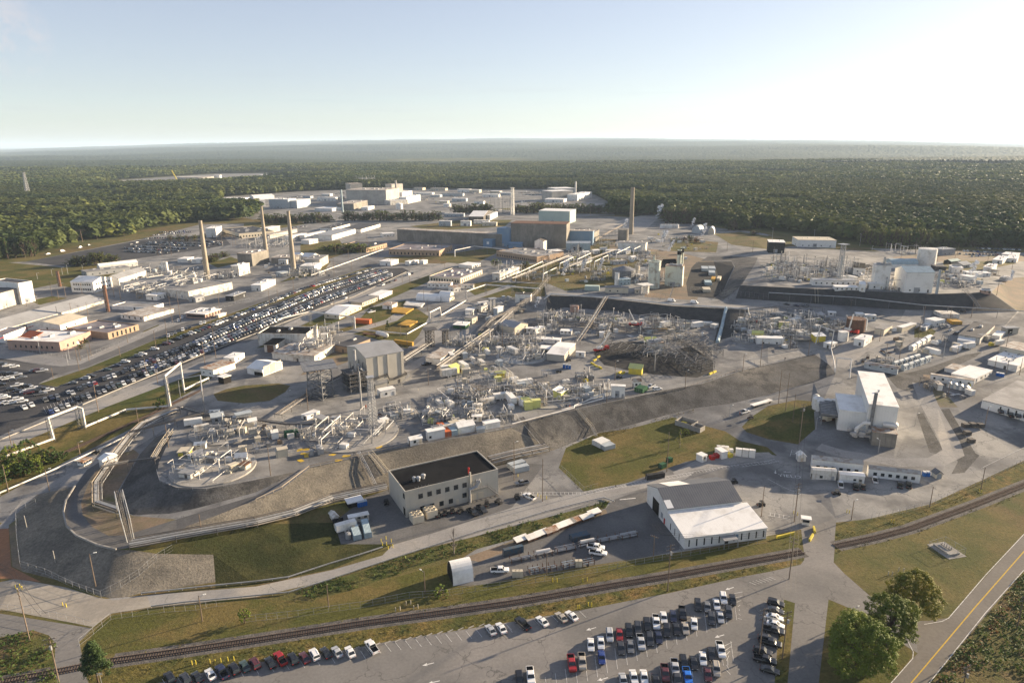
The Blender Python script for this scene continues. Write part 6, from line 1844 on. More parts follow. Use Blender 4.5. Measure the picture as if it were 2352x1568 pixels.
def near_row(row,rc,nose,spec):
 for s in spec.split(';'):
  x,y,kind,col=s.split()
  c=t(rc,float(x),float(y))
  car(c,world_dir(c,nose)+RND.uniform(-.05,.05),{'s':'sedan','u':'suv','p':'pickup','v':'van','m':'minivan'}[kind],col,row)
FR='the rail-side row of the near lot'
near_row(FR,30,(-60,-95),'1560 1535 u black;1705 1545 u dark;1815 1528 s black;1935 1503 s white;2042 1483 p navy;2152 1452 u black;2250 1428 s green')
near_row(FR,31,(-60,-95),'-10 1403 u maroon;133 1395 s black;225 1362 p red;340 1360 u black;447 1350 s maroon;538 1320 u white;642 1305 s black;745 1298 s silver;865 1297 s white;1065 1253 p white;2155 1095 s silver;2252 1078 s white')
near_row(FR,32,(-75,-70),'97 1040 p black;277 1015 s white;452 978 s tan;547 965 s white')
MR='the upper middle row of the near lot'
near_row(MR,32,(14,120),'723 1232 s white;815 1215 s white;896 1148 u silver;986 1137 s red;1072 1105 u black;1155 1085 u dark;1240 1050 u black;1322 1025 p white;1392 982 s white;1480 970 s navy;1565 945 p black;1707 870 u black;1793 885 s grey;1877 862 s white;1940 808 u white;2025 818 s black')
MB_='the lower middle row of the near lot'
near_row(MB_,32,(16,120),'547 1405 p red;643 1388 p tan;822 1350 s blue;1000 1262 s dark;1088 1248 s grey;1182 1210 p silver;1265 1185 u dark;1345 1165 s navy;1420 1105 u black;1508 1088 s black;1592 1082 s tan;1672 1040 s white;1830 997 u dark;1912 980 s silver;1988 938 u dark')
BR='the bottom rows of the near lot'
near_row(BR,32,(22,120),'1915 1280 p white;1830 1320 s black;1752 1360 s white;1667 1400 s black;1578 1400 u black;1495 1445 p silver;1405 1495 p maroon;1212 1530 s white;1117 1530 s white;1020 1560 s silver;170 1520 p white;70 1550 u black;1875 1460 u tan;1797 1505 s maroon;1610 1525 p bright;1515 1545 p dark;1322 1572 s black')
CR='the column of cars by the access road'
near_row(CR,33,(120,30),'70 850 u black;65 915 s dark;62 980 s white;68 1045 s white;50 1102 p dark;20 1215 p black;-30 1372 p black;-50 1295 u black;15 1465 s black;-10 1180 u dark')
YR='the yard roads'
near_row('the office trailer bays',23,(-6,-60),'665 935 p white;805 955 p black;980 890 p white;1210 940 p dark;1290 940 p black')
near_row('the wide grey-roofed building front',13,(-25,-40),'2130 1435 u black;2225 1470 p black;2295 1475 u dark')
near_row('the black-roofed block front',21,(70,60),'1990 1190 p black;2075 1160 p dark')
near_row('the yard beside the grassy bank',22,(-90,15),'90 920 p grey')
near_row('the yard beside the grassy bank',22,(-90,-45),'157 1045 p white')
near_row('the storage yard',32,(90,10),'770 335 p white;790 388 p white')
near_row('the storage yard',31,(90,-5),'2240 548 p white')
near_row('the tank yard',12,(-60,25),'690 1135 p grey;1275 1207 p silver')
near_row('the tank yard',12,(70,-12),'1335 1230 m white')
near_row('the road behind the tank yard',12,(60,6),'1465 418 v white;1675 435 v white')
near_row('the curved road by the small lawn',22,(60,-25),'2138 265 p white')
near_row('the road between the two banks',13,(-50,-10),'260 460 s navy;345 465 p grey;170 448 s black;1780 512 u black')
near_row('the lot by the striped-roof store',13,(50,-25),'1657 655 u silver;1683 687 s white;1727 720 p navy')
near_row('the right plateau yard',13,(60,5),'845 178 p white;820 192 s black')
near_row('the grey tank yard at centre',11,(-50,10),'1955 745 u black;1565 1000 p black;1060 520 p white')
near_row('the avenue',11,(40,-22),'1165 270 p white;1205 252 u black;1235 243 u dark;1280 228 s maroon;825 390 s white;690 447 s tan;1405 178 v white;1440 165 u dark')
LL='the far left corner lot'
near_row(LL,10,(80,-14),'20 1003 p dark;65 1012 s white;135 1022 u white;315 1060 s grey;350 1056 u maroon;388 1062 p silver;40 1085 u black;95 1090 p black;150 1100 p silver;205 1122 s grey;20 1130 s white;75 1133 p white;118 1143 s dark;158 1196 p white;232 1205 p black;292 1222 p white;378 1226 u black;110 1232 u black;170 1246 s black;232 1252 s white;330 1246 u dark;440 1243 p white;268 1262 u maroon;378 1275 p grey;20 1292 s white;48 1307 s white;168 1322 u white;208 1342 u white;105 1357 p white;52 1352 s white;10 1190 u black')
near_row('the side road kerb',10,(-5,40),'1547 742 u silver;1580 728 s grey;1612 712 s grey;1680 685 u white;1712 672 s dark;1745 662 s black;1846 627 u white;1880 617 s white;1640 597 s white;1675 570 s white')
near_row('the open corner of the forest car park',0,(60,-10),'440 1293 p white;575 1267 v white;735 1233 p silver;820 1212 u dark;1205 1202 s grey;1258 1185 s white')
COLP=['white']*9+['silver']*5+['grey']*5+['black']*7+['dark']*5+['red','maroon','blue','navy','navy','tan','green']
FARCARS=[]
def lot_row(line,nose,phrase,sp=2.85,fill=(0,1.0),indiv=0,seed=0):
 rr=random.Random(seed)
 W=[P(*p)for p in line]
 for a,b in zip(W,W[1:]):
  n=int((b-a).length/sp)
  for i in range(n):
   p=a.lerp(b,(i+.5)/n)
   px,py=proj(p)
   f=fill[0]+(fill[1]-fill[0])*min(1,max(0,(px-line[0][0])/(.45*(line[-1][0]-line[0][0]))))
   if rr.random()>f:
    continue
   kind,col=rr.choice(['sedan','sedan','suv','suv','pickup']),rr.choice(COLP)
   ang=world_dir((px,py),nose)+(math.pi if rr.random()<.3 else 0)
   if px<indiv and px>-10:
    car((px,py),ang,kind,col,phrase,detail=False)
   elif-40<px<2400:
    FARCARS.append((p,ang,kind,col))
lot_row([(160,884),(230,858),(420,775),(588,709),(700,663),(858,618)],(40,-2),'the verge row of the long lot',fill=(.55,.97),indiv=470,seed=1,sp=3.4)
lot_row([(105,932),(222,880),(420,800),(588,726),(740,664),(880,622)],(14,14),'the second row of the long lot',fill=(.35,.97),indiv=455,seed=2)
lot_row([(48,941),(112,918),(224,880),(420,806),(588,733),(750,668),(890,624)],(14,14),'the third row of the long lot',fill=(.7,.97),indiv=450,seed=3)
lot_row([(172,920),(400,828),(588,748),(740,688),(900,630)],(14,14),'the fourth row of the long lot',fill=(.25,.97),indiv=440,seed=4)
lot_row([(110,951),(186,920),(300,877),(410,833),(588,756),(740,694),(900,634)],(14,14),'the avenue row of the long lot',fill=(.75,.97),indiv=440,seed=5)
for i,(a,b)in enumerate((((280,578),(385,581)),((285,571),(410,577)),((300,566),(430,572)),((320,561),(480,566)),((340,557),(512,562)),((330,549),(400,546)),((350,541),(440,533)),((365,535),(430,531)),((455,553),(510,558)),((2200,584),(2300,588)),((2210,577),(2290,581)),((2240,571),(2352,575)),((2230,590),(2330,585)),((660,455),(720,449)),((760,448),(800,442)),((670,524),(705,520)),((1190,444),(1270,441)),((1200,449),(1260,446)))):
 lot_row([a,b],(10,6),'',fill=(.85,.85),seed=20+i)
def far_cars():
 V,F,M,off=[],[],[],0
 mats=sorted({'car_'+c for _,_,_,c in FARCARS})+['glass']
 for p,ang,kind,col in FARCARS:
  L,W,zb,zr,c0,c1,r0,r1=SHAPES[kind][:8]
  b=MB()
  h,w=L/2,W/2
  k=mats.index('car_'+col)
  b.add([(-h,-w,.3),(h,-w,.3),(h,w,.3),(-h,w,.3),(-h,-w,zb),(h,-w,zb*.85),(h,w,zb*.85),(-h,w,zb)],[(4,5,6,7),(0,1,5,4),(1,2,6,5),(2,3,7,6),(3,0,4,7)],k)
  q=[(c0,-w*.9,zb),(c1,-w*.9,zb*.95),(c1,w*.9,zb*.95),(c0,w*.9,zb),(r0,-w*.75,zr),(r1,-w*.75,zr),(r1,w*.75,zr),(r0,w*.75,zr)]
  b.add(q,[(0,1,5,4),(1,2,6,5),(2,3,7,6),(3,0,4,7)],mats.index('glass'))
  b.add(q[4:],[(0,1,2,3)],k)
  m=Matrix.Rotation(ang,3,'Z')
  V+=[tuple(m@Vector(v)+p)for v in b.v]
  F+=[tuple(i+off for i in f)for f in b.f]
  M+=b.m
  off+=len(b.v)
 o=bulk_mesh('distant_parked_cars',np.array(V),np.array(F),mats,np.array(M))
 tag(o,'hundreds of cars packed in the far ends of the plant car parks','parked cars',kind='stuff')
far_cars()
def carts():
 root=None
 for rc,x,y,d in((21,1672,1215,(10,-40)),(21,1735,1198,(10,-40)),(21,1802,1180,(10,-40)),(21,1872,1178,(40,-30)),(21,2118,1118,(10,-30)),(21,2228,1095,(40,20)),(21,1198,1100,(10,40)),(22,48,1050,(20,40)),(22,2035,912,(60,-10)),(22,2285,1118,(60,-10)),(23,625,1015,(70,5)),(23,872,965,(-4,-50)),(22,2190,318,(40,-20)),(12,430,1068,(50,0)),(12,517,965,(50,-12)),(12,985,1120,(50,5)),(11,1060,465,(50,-14)),(11,1165,410,(50,-14)),(20,880,637,(40,5)),(13,915,942,(10,-30)),(13,872,975,(10,-30))):
  c=t(rc,x,y)
  if root is None:
   root=empty('utility_cart',(0,0,0),0,None,'cart')
   b=MB()
   b.box(-1.5,-.75,.45,-.3,.75,1.0)
   b.box(-.3,-.75,.4,.9,.75,.62)
   b.box(.9,-.7,.45,1.5,.7,1.05)
   b.box(-.3,-.6,.62,.1,.6,1.2)
   b.build('body','dark',root)
   b=MB()
   for px in(-.35,.85):
    for py in(-.68,.68):
     b.tube((px,py,.6),(px*.9,py,1.95),.04,4)
   b.box(-.5,-.72,1.93,.85,.72,2.0)
   b.build('roof_frame','dark',root)
   for px in(-1,1):
    for py in(-.75,.75):
     b=MB()
     b.tube((px,py-.12,.33),(px,py+.12,.33),.33,10)
     b.build('wheel','tyre',root)
   b=MB()
   b.box(-1.54,-.2,.7,-1.5,.2,.85)
   b.build('tail_light','red',root)
   o=root
  else:
   o=copy_tree(root)
  o.location=P(*c)
  o.rotation_euler=(0,0,world_dir(c,d))
  auto(o,c,'small black utility cart')
carts()
def lorries():
 for rc,x,y,d,lab,L in((22,2290,190,(200,-75),'long white flatbed semi-trailer parked on the curved road',14),(11,1060,735,(150,25),'rusty flatbed trailer beside the white tanker',13)):
  c=t(rc,x,y)
  r=empty('flatbed_trailer',P(*c),world_dir(c,d),lab,'trailer')
  b=MB()
  b.box(-L/2,-1.25,1.1,L/2,1.25,1.45)
  b.build('bed','white' if rc==22 else 'rust',r)
  for px in(-L*.4,-L*.31,L*.36):
   for py in(-1,1):
    b=MB()
    b.tube((px,py-.15,.5),(px,py+.15,.5),.5,10)
    b.build('wheel','tyre',r)
 c=t(11,1160,750)
 r=empty('tank_trailer',P(*c),world_dir(c,(80,25)),'white tanker trailer in front of the ochre container','trailer')
 b=MB()
 b.tube((-4.5,0,2.4),(4.5,0,2.4),1.5,14)
 b.ball((-4.5,0,2.4),1.45)
 b.ball((4.5,0,2.4),1.45)
 b.build('tank','white',r)
 for px in(-3,3):
  b=MB()
  b.tube((px,-1,.5),(px,1,.5),.5,10)
  b.build('wheel','tyre',r)
 for rc,x,y,d,lab,bx,by,tx,ty in((12,1140,640,(110,5),'red mobile crane with white telescopic boom among the tank pipes',1150,622,1075,490),(12,2195,615,(50,10),'small red crane with white boom on the slope side',2215,580,2166,472),(12,820,870,(60,-10),'red crane truck with lattice boom beside the black pit',830,825,905,700),(13,755,705,(50,10),'red-based crane with white boom raised against the brown silo',760,680,785,535)):
  c=t(rc,x,y)
  p=P(*c)
  a=world_dir(c,d)
  r=empty('mobile_crane',p,a,lab,'crane')
  b=MB()
  b.box(-5,-1.3,.6,5,1.3,1.6)
  b.box(3,-1.2,1.6,5,1.2,2.7)
  b.build('chassis','red',r)
  b=MB()
  b.box(-3.5,-1.2,1.6,.5,1.2,2.9)
  b.build('cab','white',r)
  for px in(-3.8,-2.2,2,3.6):
   for py in(-1.2,1.2):
    w=MB()
    w.tube((px,py-.15,.55),(px,py+.15,.55),.55,10)
    w.build('wheel','tyre',r)
  h=height_for(p,t(rc,0,ty)[1])
  e=at_z(*t(rc,tx,ty),p.z+h)-p
  e=Matrix.Rotation(-a,3,'Z')@Vector(e)
  b=MB()
  b.tube((-1,0,2.6),Vector((-1,0,2.6)).lerp(e,.55),.5,6)
  b.tube(Vector((-1,0,2.6)).lerp(e,.5),e,.34,6)
  b.build('boom','white',r)
 c,top=(409,418),391
 p=P(*c)
 r=empty('tower_boom_crane',p,0,'yellow lattice crane boom rising from the far forest site','crane')
 b=MB()
 h=height_for(p,top)
 for s in(-1.5,1.5):
  b.tube((s,0,0),(s*.6-17,0,h),.9,4)
 for i in range(8):
  b.tube((-1.5-17*i/8,0,h*i/8),(1.2-17*(i+1)/8,0,h*(i+1)/8),.5,4)
 b.build('boom','yellow',r)
 b=MB()
 b.box(-4,-4,0,6,4,4)
 b.build('cab','yellow',r)
lorries()
def cluster(label,c,r,seed,dz=0.,pad='concrete',h=4.,n=22,boxes=6,risers=9,yellow=0,name='piped_tank',cat='tank',rf=None,dense=1.,pm=('pipe_white','galv','steel')):
 rr=random.Random(seed)
 root=empty(name,P(c[0],c[1],dz),rr.uniform(-.3,.5),label,cat)
 if pad:
  b=MB()
  b.lathe([(r,-.6),(r,.35),(.02,.36)],32,cap=False)
  b.build('pad',pad,root)
 z0=.36 if pad else 0
 def spot(k=1.):
  a,q=rr.uniform(0,6.283),r*k*math.sqrt(rr.random())
  return q*math.cos(a),q*math.sin(a)
 for k in range(3):
  b=MB()
  for i in range(int(n*dense/3)+1):
   x,y=spot(.9)
   z=z0+rr.choice((.4,.8,1.3,2.,2.8,h))
   L=rr.uniform(2,r*.9)
   q=[(x,y,z0),(x,y,z)]
   for _ in range(rr.choice((1,2,2,3))):
    ang=rr.choice((0,1.571,3.142,4.712))
    lx,ly=x+math.cos(ang)*L,y+math.sin(ang)*L
    if lx*lx+ly*ly>r*r*1.1:
     continue
    x,y=lx,ly
    q.append((x,y,z))
    L=rr.uniform(1.5,r*.6)
   q.append((x,y,z0))
   b.path(q,rr.choice((.07,.1,.1,.16,.22)),5)
  b.build('pipework',pm[k],root)
 for i in range(risers):
  x,y=spot(.92)
  b=MB()
  hh=rr.uniform(1.2,h*1.5)
  b.tube((x,y,z0),(x,y,z0+hh),rr.uniform(.08,.28),6)
  if rr.random()<.3:
   b.tube((x,y,z0+hh),(x,y,z0+hh+.6),.5,8)
  b.build('riser',rr.choice(('galv','steel','pipe_white')),root)
 for i in range(boxes):
  x,y=spot(.85)
  s=rr.uniform(.7,1.9)
  b=MB()
  b.obox((x,y),rr.uniform(-.1,.1),s*rr.uniform(.7,1.3),s*.7,z0,z0+s*rr.uniform(.8,1.7))
  b.build('valve_box','yellow_pale' if i<yellow else rr.choice(('cream','container_grey','white','steel','concrete','galv')),root)
 b=MB()
 for i in range(28):
  a0,a1=6.283*i/28,6.283*(i+1)/28
  if i%9==4:
   continue
  p,q=(math.cos(a0)*r*.97,math.sin(a0)*r*.97),(math.cos(a1)*r*.97,math.sin(a1)*r*.97)
  b.tube((*p,z0),(*p,z0+1.1),.035,4,cap=False)
  b.tube((*p,z0+1.1),(*q,z0+1.1),.035,4,cap=False)
 if pad:
  b.build('railing','galv',root)
 for i in range(2):
  x,y=spot(.6)
  b=MB()
  w,l,z=rr.uniform(1.2,2.2),rr.uniform(2.5,5),rr.uniform(2,h)
  b.box(x-l/2,y-w/2,z0+z,x+l/2,y+w/2,z0+z+.12)
  for sx in(-1,1):
   for sy in(-1,1):
    b.tube((x+sx*l*.45,y+sy*w*.45,z0),(x+sx*l*.45,y+sy*w*.45,z0+z+1),.06,4)
  b.build('work_platform','steel',root)
 if rf:
  ref(*c,rf)
 return root
for i,q in enumerate((('round tank top at the left end of the mound by the ribbed house',t(20,1960,770),15.5,dict(rf='left mound tank top')),('tank top with blue-grey huts at the head of the mound',t(20,2080,430),15,dict()),('tank top crowded with pipes round the lattice mast',t(21,880,450),20,dict(n=46,boxes=9,rf='mast tank top')),('small tank top with a white pump box behind the mast',t(21,1310,275),9,dict(rf='pump-box tank top')),('pipe-covered round tank top right of the tan process hall',t(11,1890,1330),17,dict(n=44,yellow=2,rf='middle round tank top')),('round tank top with yellow tents beside the pipe rack',t(11,2110,1125),16,dict(n=26,yellow=2)),('broad tank top beside the white-topped yellow shed',t(12,300,1275),19,dict(n=48,yellow=1,rf='yellow-shed tank top')),('tank top with white sheeting beside the sheeted box',t(12,770,1255),10,dict(pad='stain')),('tank top with white grout pad left of the pump house',t(12,90,925),15,dict(pad='stain',n=30)),('tangle of pipes at the left back of the tank yard',t(12,-20,800),13,dict(n=34)),('piped tank top under the red crane boom',t(12,960,600),15,dict(n=44,yellow=1)),('piped tank top right of the red crane',t(12,1330,600),14,dict(n=34,yellow=1)),('piped tank top behind the inclined rack',t(12,430,580),13,dict(n=26)),('piped tank top left of the inclined rack',t(12,690,610),10,dict(n=20)),('equipment tangle beside the yellow tent box',t(11,2260,800),14,dict(n=36)),('transformer yard with frames beside the lattice mast',t(11,2060,560),12,dict(pad=None,n=16,boxes=10)),('crowded tank top at the left of the right tank field',t(13,120,570),15,dict(n=36,yellow=1)),('crowded tank top in the middle of the right tank field',t(13,330,620),15,dict(n=40,yellow=1)),('crowded tank top before the brown silo',t(13,590,640),13,dict(n=36)),('crowded tank top by the curved yellow shed',t(12,2240,650),13,dict(n=34,yellow=1)),('pipe and valve cluster behind the pipe arch',t(13,260,720),12,dict(n=30)),('pump skid by the blue chute',t(12,2140,775),8,dict()),('far tank farm cluster at its left corner',t(3,200,1400),17,dict(n=36,h=7,pad=None)),('far tank farm cluster below the open canopy',t(3,430,1420),17,dict(n=36,h=8,pad=None,yellow=1)),('far tank farm cluster left of the yellow tarp',t(3,100,1500),16,dict(n=32,h=6,pad=None,yellow=1)),('far tank farm cluster beside the black-roofed house',t(3,600,1490),14,dict(n=30,h=8,pad=None,yellow=1)),('far tank farm cluster in its middle',t(3,350,1510),15,dict(n=32,h=9,pad=None)),('steaming pipe cluster right of the corrugated hall',t(13,1740,265),17,dict(n=40,pad=None,yellow=2)),('pipe cluster behind the steaming valve house',t(13,1690,190),13,dict(n=26,pad=None)),('machinery under the white corrugated hall',t(13,1200,300),15,dict(n=40,pad=None,h=8)),('electrical switchyard of thin frames behind the front chimney',t(1,130,1205),36,dict(n=60,pad=None,h=9,boxes=10,risers=30,name='switchyard',cat='switchyard')),('electrical switchyard before the forest at right',t(3,1220,1285),18,dict(n=26,pad=None,h=9,risers=16,name='switchyard',cat='switchyard')),('steam pipe junction in the middle pipe yard',t(2,700,1440),20,dict(n=30,pad=None,h=5)),('pipe bridge junction by the street',t(2,230,1500),20,dict(n=40,pad=None,h=8)),('valve yard left of the boiler works',t(2,1230,1330),18,dict(n=30,pad=None,h=5)),('machinery tangle at the feet of the boiler stacks',t(12,1440,220),14,dict(n=40,pad=None,h=9)),('machinery behind the cone-roofed tank',t(12,1200,200),14,dict(n=30,pad=None,h=8)),('steaming pipe yard beside the quonset hut',t(2,1590,1160),22,dict(n=34,pad=None,h=5)),('roof pipe jumble on the huge process building',t(10,1760,300),24,dict(n=44,pad=None,dz=8.5,boxes=12,h=3)),('roof ducts at the front of the process building',t(10,1350,370),20,dict(n=30,pad=None,dz=6.5,h=3)),('pipes and white ducts between workshops and the first chimney',t(0,1620,1480),22,dict(n=36,pad=None,h=4)),('white duct jumble on the old works annex',t(11,560,905),13,dict(n=34,pad=None,dz=6,h=4)),('ducts and fans behind the old dirty works',t(11,640,770),11,dict(n=24,pad=None,dz=4,h=6)),('pipe field in front of the lower concrete wing',t(2,850,1200),20,dict(n=34,pad=None,h=6)),('equipment on the far concrete works yard',t(1,1470,790),34,dict(n=40,pad=None,h=11,boxes=14)),('rooftop machinery of the far concrete works',t(1,1010,735),30,dict(n=30,pad=None,h=8,boxes=12,dz=36)),('steel trestle works behind the big white barn',t(1,2220,905),26,dict(n=50,pad=None,h=26)),('motor and pipe skid along the right bank road',t(13,190,830),6,dict(pad=None,n=10)),('valve skids at the left of the white pipe house',t(1,2330,1420),16,dict(n=30,pad=None,h=6)),('scrap and frames beside the coupled crew cabins',t(13,1060,990),8,dict(pad=None,n=12,boxes=8)),)):
 lab,c,r,kw=q
 cluster(lab,c,r,100+i,**kw)
R_=R if False else None
def truss(label,a,b,w,h,z=2.,seed=0):
 A_,B_=P(*a),P(*b)
 d=B_-A_
 L=d.length
 root=empty('scaffold_truss',A_,math.atan2(d.y,d.x),label,'scaffold')
 n=max(3,int(L/4.6))
 b1,b2,b3=MB(),MB(),MB()
 rr=random.Random(seed)
 for i in range(n+1):
  x=L*i/n
  for s in(-1,1):
   b1.tube((x,s*w/2,0),(x,s*w/2,z+h),.11,4)
   b2.tube((x,s*w/2,z+h),(x,0,z+h+2.4),.11,4)
  b2.tube((x,-w/2,z),(x,w/2,z),.09,4)
  b2.tube((x,-w/2,z+h),(x,w/2,z+h),.09,4)
  if i<n:
   x2=L*(i+1)/n
   for s in(-1,1):
    for zz in(z,z+h*.5,z+h):
     b1.tube((x,s*w/2,zz),(x2,s*w/2,zz),.09,4)
    b3.tube((x,s*w/2,z),(x2,s*w/2,z+h),.07,4)
    b3.tube((x2,s*w/2,z),(x,s*w/2,z+h),.07,4)
    b3.tube((x,s*w/2,z+h),(x2,0,z+h+2.4),.07,4)
   b2.tube((x,0,z+h+2.4),(x2,0,z+h+2.4),.1,4)
   for y in(-w*.2,w*.2):
    b3.tube((x,y,z),(x2,y,z),.06,4)
 b1.build('side_frame','steel_dark',root)
 b2.build('cross_frame','steel',root)
 b3.build('bracing','steel_dark',root)
 return root
for i,(a,b,w)in enumerate((((870,860),(1240,930),12),((1330,960),(1690,1000),13),((1480,930),(1660,1080),9),((1400,780),(1780,830),12),((1600,800),(1760,930),9),((1690,1010),(1800,1050),10),((1780,850),(1860,930),10))):
 truss(['long scaffold truss bridge along the left of the black pit','scaffold truss along the front of the black pit','scaffold truss arm running to the near edge of the pit','scaffold truss bridge along the back of the black pit','scaffold truss arm joining the back and front bridges','short scaffold truss at the right front of pit','short scaffold truss at the right back of pit'][i],t(12,*a),t(12,*b),w,3.2,z=1.2,seed=i)
B(12,'pit_building','white boxy plant house standing in the middle of the scaffolded pit','building',(1235,860),(1280,890),(1390,880),805,wall='white_dirty',rm='roof_old',units=5,rf='pit plant house')
cluster('machinery cluster around the pit plant house',t(12,1330,890),13,77,pad=None,n=36,h=6)
stack('slim grey steel pole at the middle of the pit front',t(12,1308,1055),t(12,0,880)[1],.3,.25,m='galv',name='steel_mast')
for i,(x,y)in enumerate(((740,995),(770,1015),(810,1032),(760,960),(795,930),(990,1075),(1020,1080),(1825,1085),(1860,1070))):
 loose('barrier_block',None,'barrier',t(12,x,y),'yellow',lambda b:b.prism([(-1.6,-.35),(1.6,-.35),(1.6,.35),(-1.6,.35)],0,1.),world_dir(t(12,x,y),(30,15 if i<3 else-15)),what='yellow barrier block')
for i in range(22):
 s=i/21
 x,y=1470+150*math.sin(s*2.6)+(i%2)*34-17,715-135*s
 loose('ground_mat',None,'mat',t(12,x,y),'cream',lambda b:b.box(-2.2,-1.6,0,2.2,1.6,.12),.3+s,what='yellowish ground mat')
for i,(x,y)in enumerate(((430,640),(455,600),(400,605),(480,630),(520,630),(460,660),(410,700),(700,645),(830,660),(760,695),(1130,575))):
 loose('paint_patch',None,'patch',t(21,x,y),'paint_yellow',lambda b:b.prism([(-1.5,-.8),(1.3,-1.),(1.7,.7),(.3,1.1),(-1.3,.8)],0,.04),.4*i,what='yellow patch of paint')
rack('long black and silver pipe rack curving along the foot of the slope',[(300,1257,2.4),(405,1238,2.4),(588,1206,2.4),(675,1185,2.4),(763,1151,2.4),(888,1124,2.4)],5,9,m='pipe_silver',levels=2,seed=1,every=9)
rack('pipe rack running from the black-roofed block to the containers',[(1125,1064,2.4),(1176,1051,2.4),(1256,1034,2.4)],5,8,levels=2,seed=2)
rack('bundle of pipes coming down the slope left of the block',[(822,1043,1.2),(842,1080,1.2),(862,1124,1.6)],3.6,6,m='steel_dark',seed=3)
rack('bundle of pipes coming down the slope behind the yard-edge containers',[(1196,964,1.2),(1222,995,1.2),(1248,1028,1.6)],3.6,6,m='steel_dark',seed=4)
rack('pipe rack looping round the left end of the mound',[(410,950,2.5),(330,982,2.5),(300,1014,3),(268,1056,3),(245,1092,3),(225,1122,3),(226,1168,3),(280,1186,3)],4,7,levels=2,seed=5)
rack('pipe bridge over the perimeter road on tall steel legs',[(280,1186,3),(283,1187,10),(300,1256,10),(303,1257,2.4)],3.2,5,m='steel_dark',seed=6,every=5,lattice=True)
rack('upper branch pipe rack from the loop to the mound',[(300,1012,4),(405,980,3),(470,962,3)],3,5,m='steel_dark',seed=7)
rack('lower branch pipe rack from the loop to the mound',[(238,1098,5),(300,1080,4),(362,1062,2)],3,5,m='steel_dark',seed=8)
rack('grey pipe rack along the head of the mound',[(410,945,2.5),(470,962,2.5),(588,975,2.5),(660,985,2.5),(720,985,2.5)],4,7,m='steel_dark',seed=9)
rack('pipe rack running up left of the tan process hall',[(640,960,2),(720,905,2),(790,868,2)],4,6,m='pipe_brown',seed=10)
rack('brown pipe rack right of the tan process hall',[(925,838,3),(960,815,3),(990,795,3)],5,8,m='pipe_brown',seed=11)
rack('long brown pipe rack rising through the middle of the yard',[(1010,852,3),(1060,818,3.5),(1130,770,4),(1176,730,5)],5,8,m='pipe_brown',levels=2,seed=12)
rack('brown pipe rack joining the white pipe-bridge house',[(1105,770,3),(1130,748,5),(1176,728,5),(1226,690,5),(1261,648,5)],4,6,m='pipe_brown',levels=2,seed=13)
rack('inclined pipe rack climbing over the tank yard',[(1326,790,2),(1350,765,5),(1391,708,9)],4,6,m='pipe_brown',seed=14)
rack('short inclined pipe rack above the white shed',[(1386,787,1),(1401,762,6)],3,5,seed=15)
rack('long level pipe rack across the back of the tank yard',[(1213,745,3),(1351,751,3),(1440,762,3),(1530,768,3)],5,8,m='pipe_brown',levels=2,seed=16)
rack('pipe rack across the front of the right tank field',[(1770,778,4),(1860,790,4)],3,6,seed=17)
rack('pipe rack across the back of the right tank field',[(1715,725,4),(1780,718,4),(1890,720,4)],3,6,m='pipe_brown',seed=18)
rack('pale pipe rack along the fence of the middle pipe yard',[(1180,655,6),(1250,625,6),(1310,600,6)],5,6,m='pipe_white',seed=19)
rack('pale pipe rack leading up to the bare white store',[(1290,632,6),(1350,610,6),(1415,585,6)],4,5,m='pipe_white',seed=20)
rack('pipe rack on the dark slope below the brick hut',[(2216,670,1.5),(2235,692,1.5),(2248,714,2)],4,5,m='steel',seed=21)
rack('brown pipe trestle between the concrete wing and round tower',[(1376,560,7),(1400,545,7),(1430,530,8)],4,6,m='pipe_brown',seed=22)
AR=dict(post=.3,lattice=True,every=22.,m='pipe_white')
pipe_line('big white steam pipe with a tall loop at the left front',[(15,1052,1),(124,1012,1),(121,1012,10.5),(186,985,10.5),(197,984,9.5),(197,984,1),(290,945,1),(392,936,1),(390,936,16),(424,903,16),(424,903,2),(480,876,2)],.48,**AR)
pipe_line('tall white steam pipe arch in the centre with yellow beams below',[(640,762,8),(650,758,8),(714,745,9),(812,758,9),(816,759,9),(816,759,1),(935,770,1),(988,740,1),(988,740,7),(1011,728,7),(1013,727,1),(1072,692,1),(1072,692,8),(1116,676,8),(1240,686,8)],.48,**AR)
pipe_line('low white pipeline following the rail line at left',[(-60,1160,1),(0,1137,1),(150,1072,1),(300,1002,1),(420,938,1)],.33,post=.15,m='pipe_white')
pipe_line('white pipe along the crest of the rear bank',[(1250,690,1),(1265,678,1),(1426,689,1),(1546,702,1),(1690,711,1),(1764,716,1)],.45,post=.15,m='pipe_white')
pipe_line('white pipe on posts along the fence at right',[(1764,690,6),(1964,702,6),(2119,720,6),(2289,730,6),(2352,735,6)],.3,post=.15,m='pipe_silver')
pipe_line('white pipe gate across the curved bank road',[(1873,793,1),(1879,793,12),(1910,804,12),(1908,802,1),(1916,838,1),(1918,858,1),(1918,858,9),(1951,862,9),(1951,872,1)],.3,post=.2,m='pipe_white')
pipe_line('thin pipe gate across the yard track at left',[(415,915,10),(466,905,10),(470,945,10)],.25,post=.2,m='galv',every=10)
pipe_line('white pipe along the avenue hedge',[(715,637,2),(826,597,2),(880,577,2)],.5,post=.15,m='pipe_white')
pipe_line('white zigzag pipe at the crest of the long bank',[(1290,945,1),(1384,920,1),(1388,912,2),(1320,935,1),(1318,941,1),(1176,978,1)],.3,post=.12,m='pipe_white')
pipe_line('pale blue chute running down the rear bank',[(1668,709,.6),(1660,745,.6),(1648,787,.6)],1.2,m='container_blue')
pipe_line('white slanting pipe by the tank with yellow tents',[(1345,915,1),(1368,895,1),(1388,897,1)],.4,post=.1,m='pipe_white')
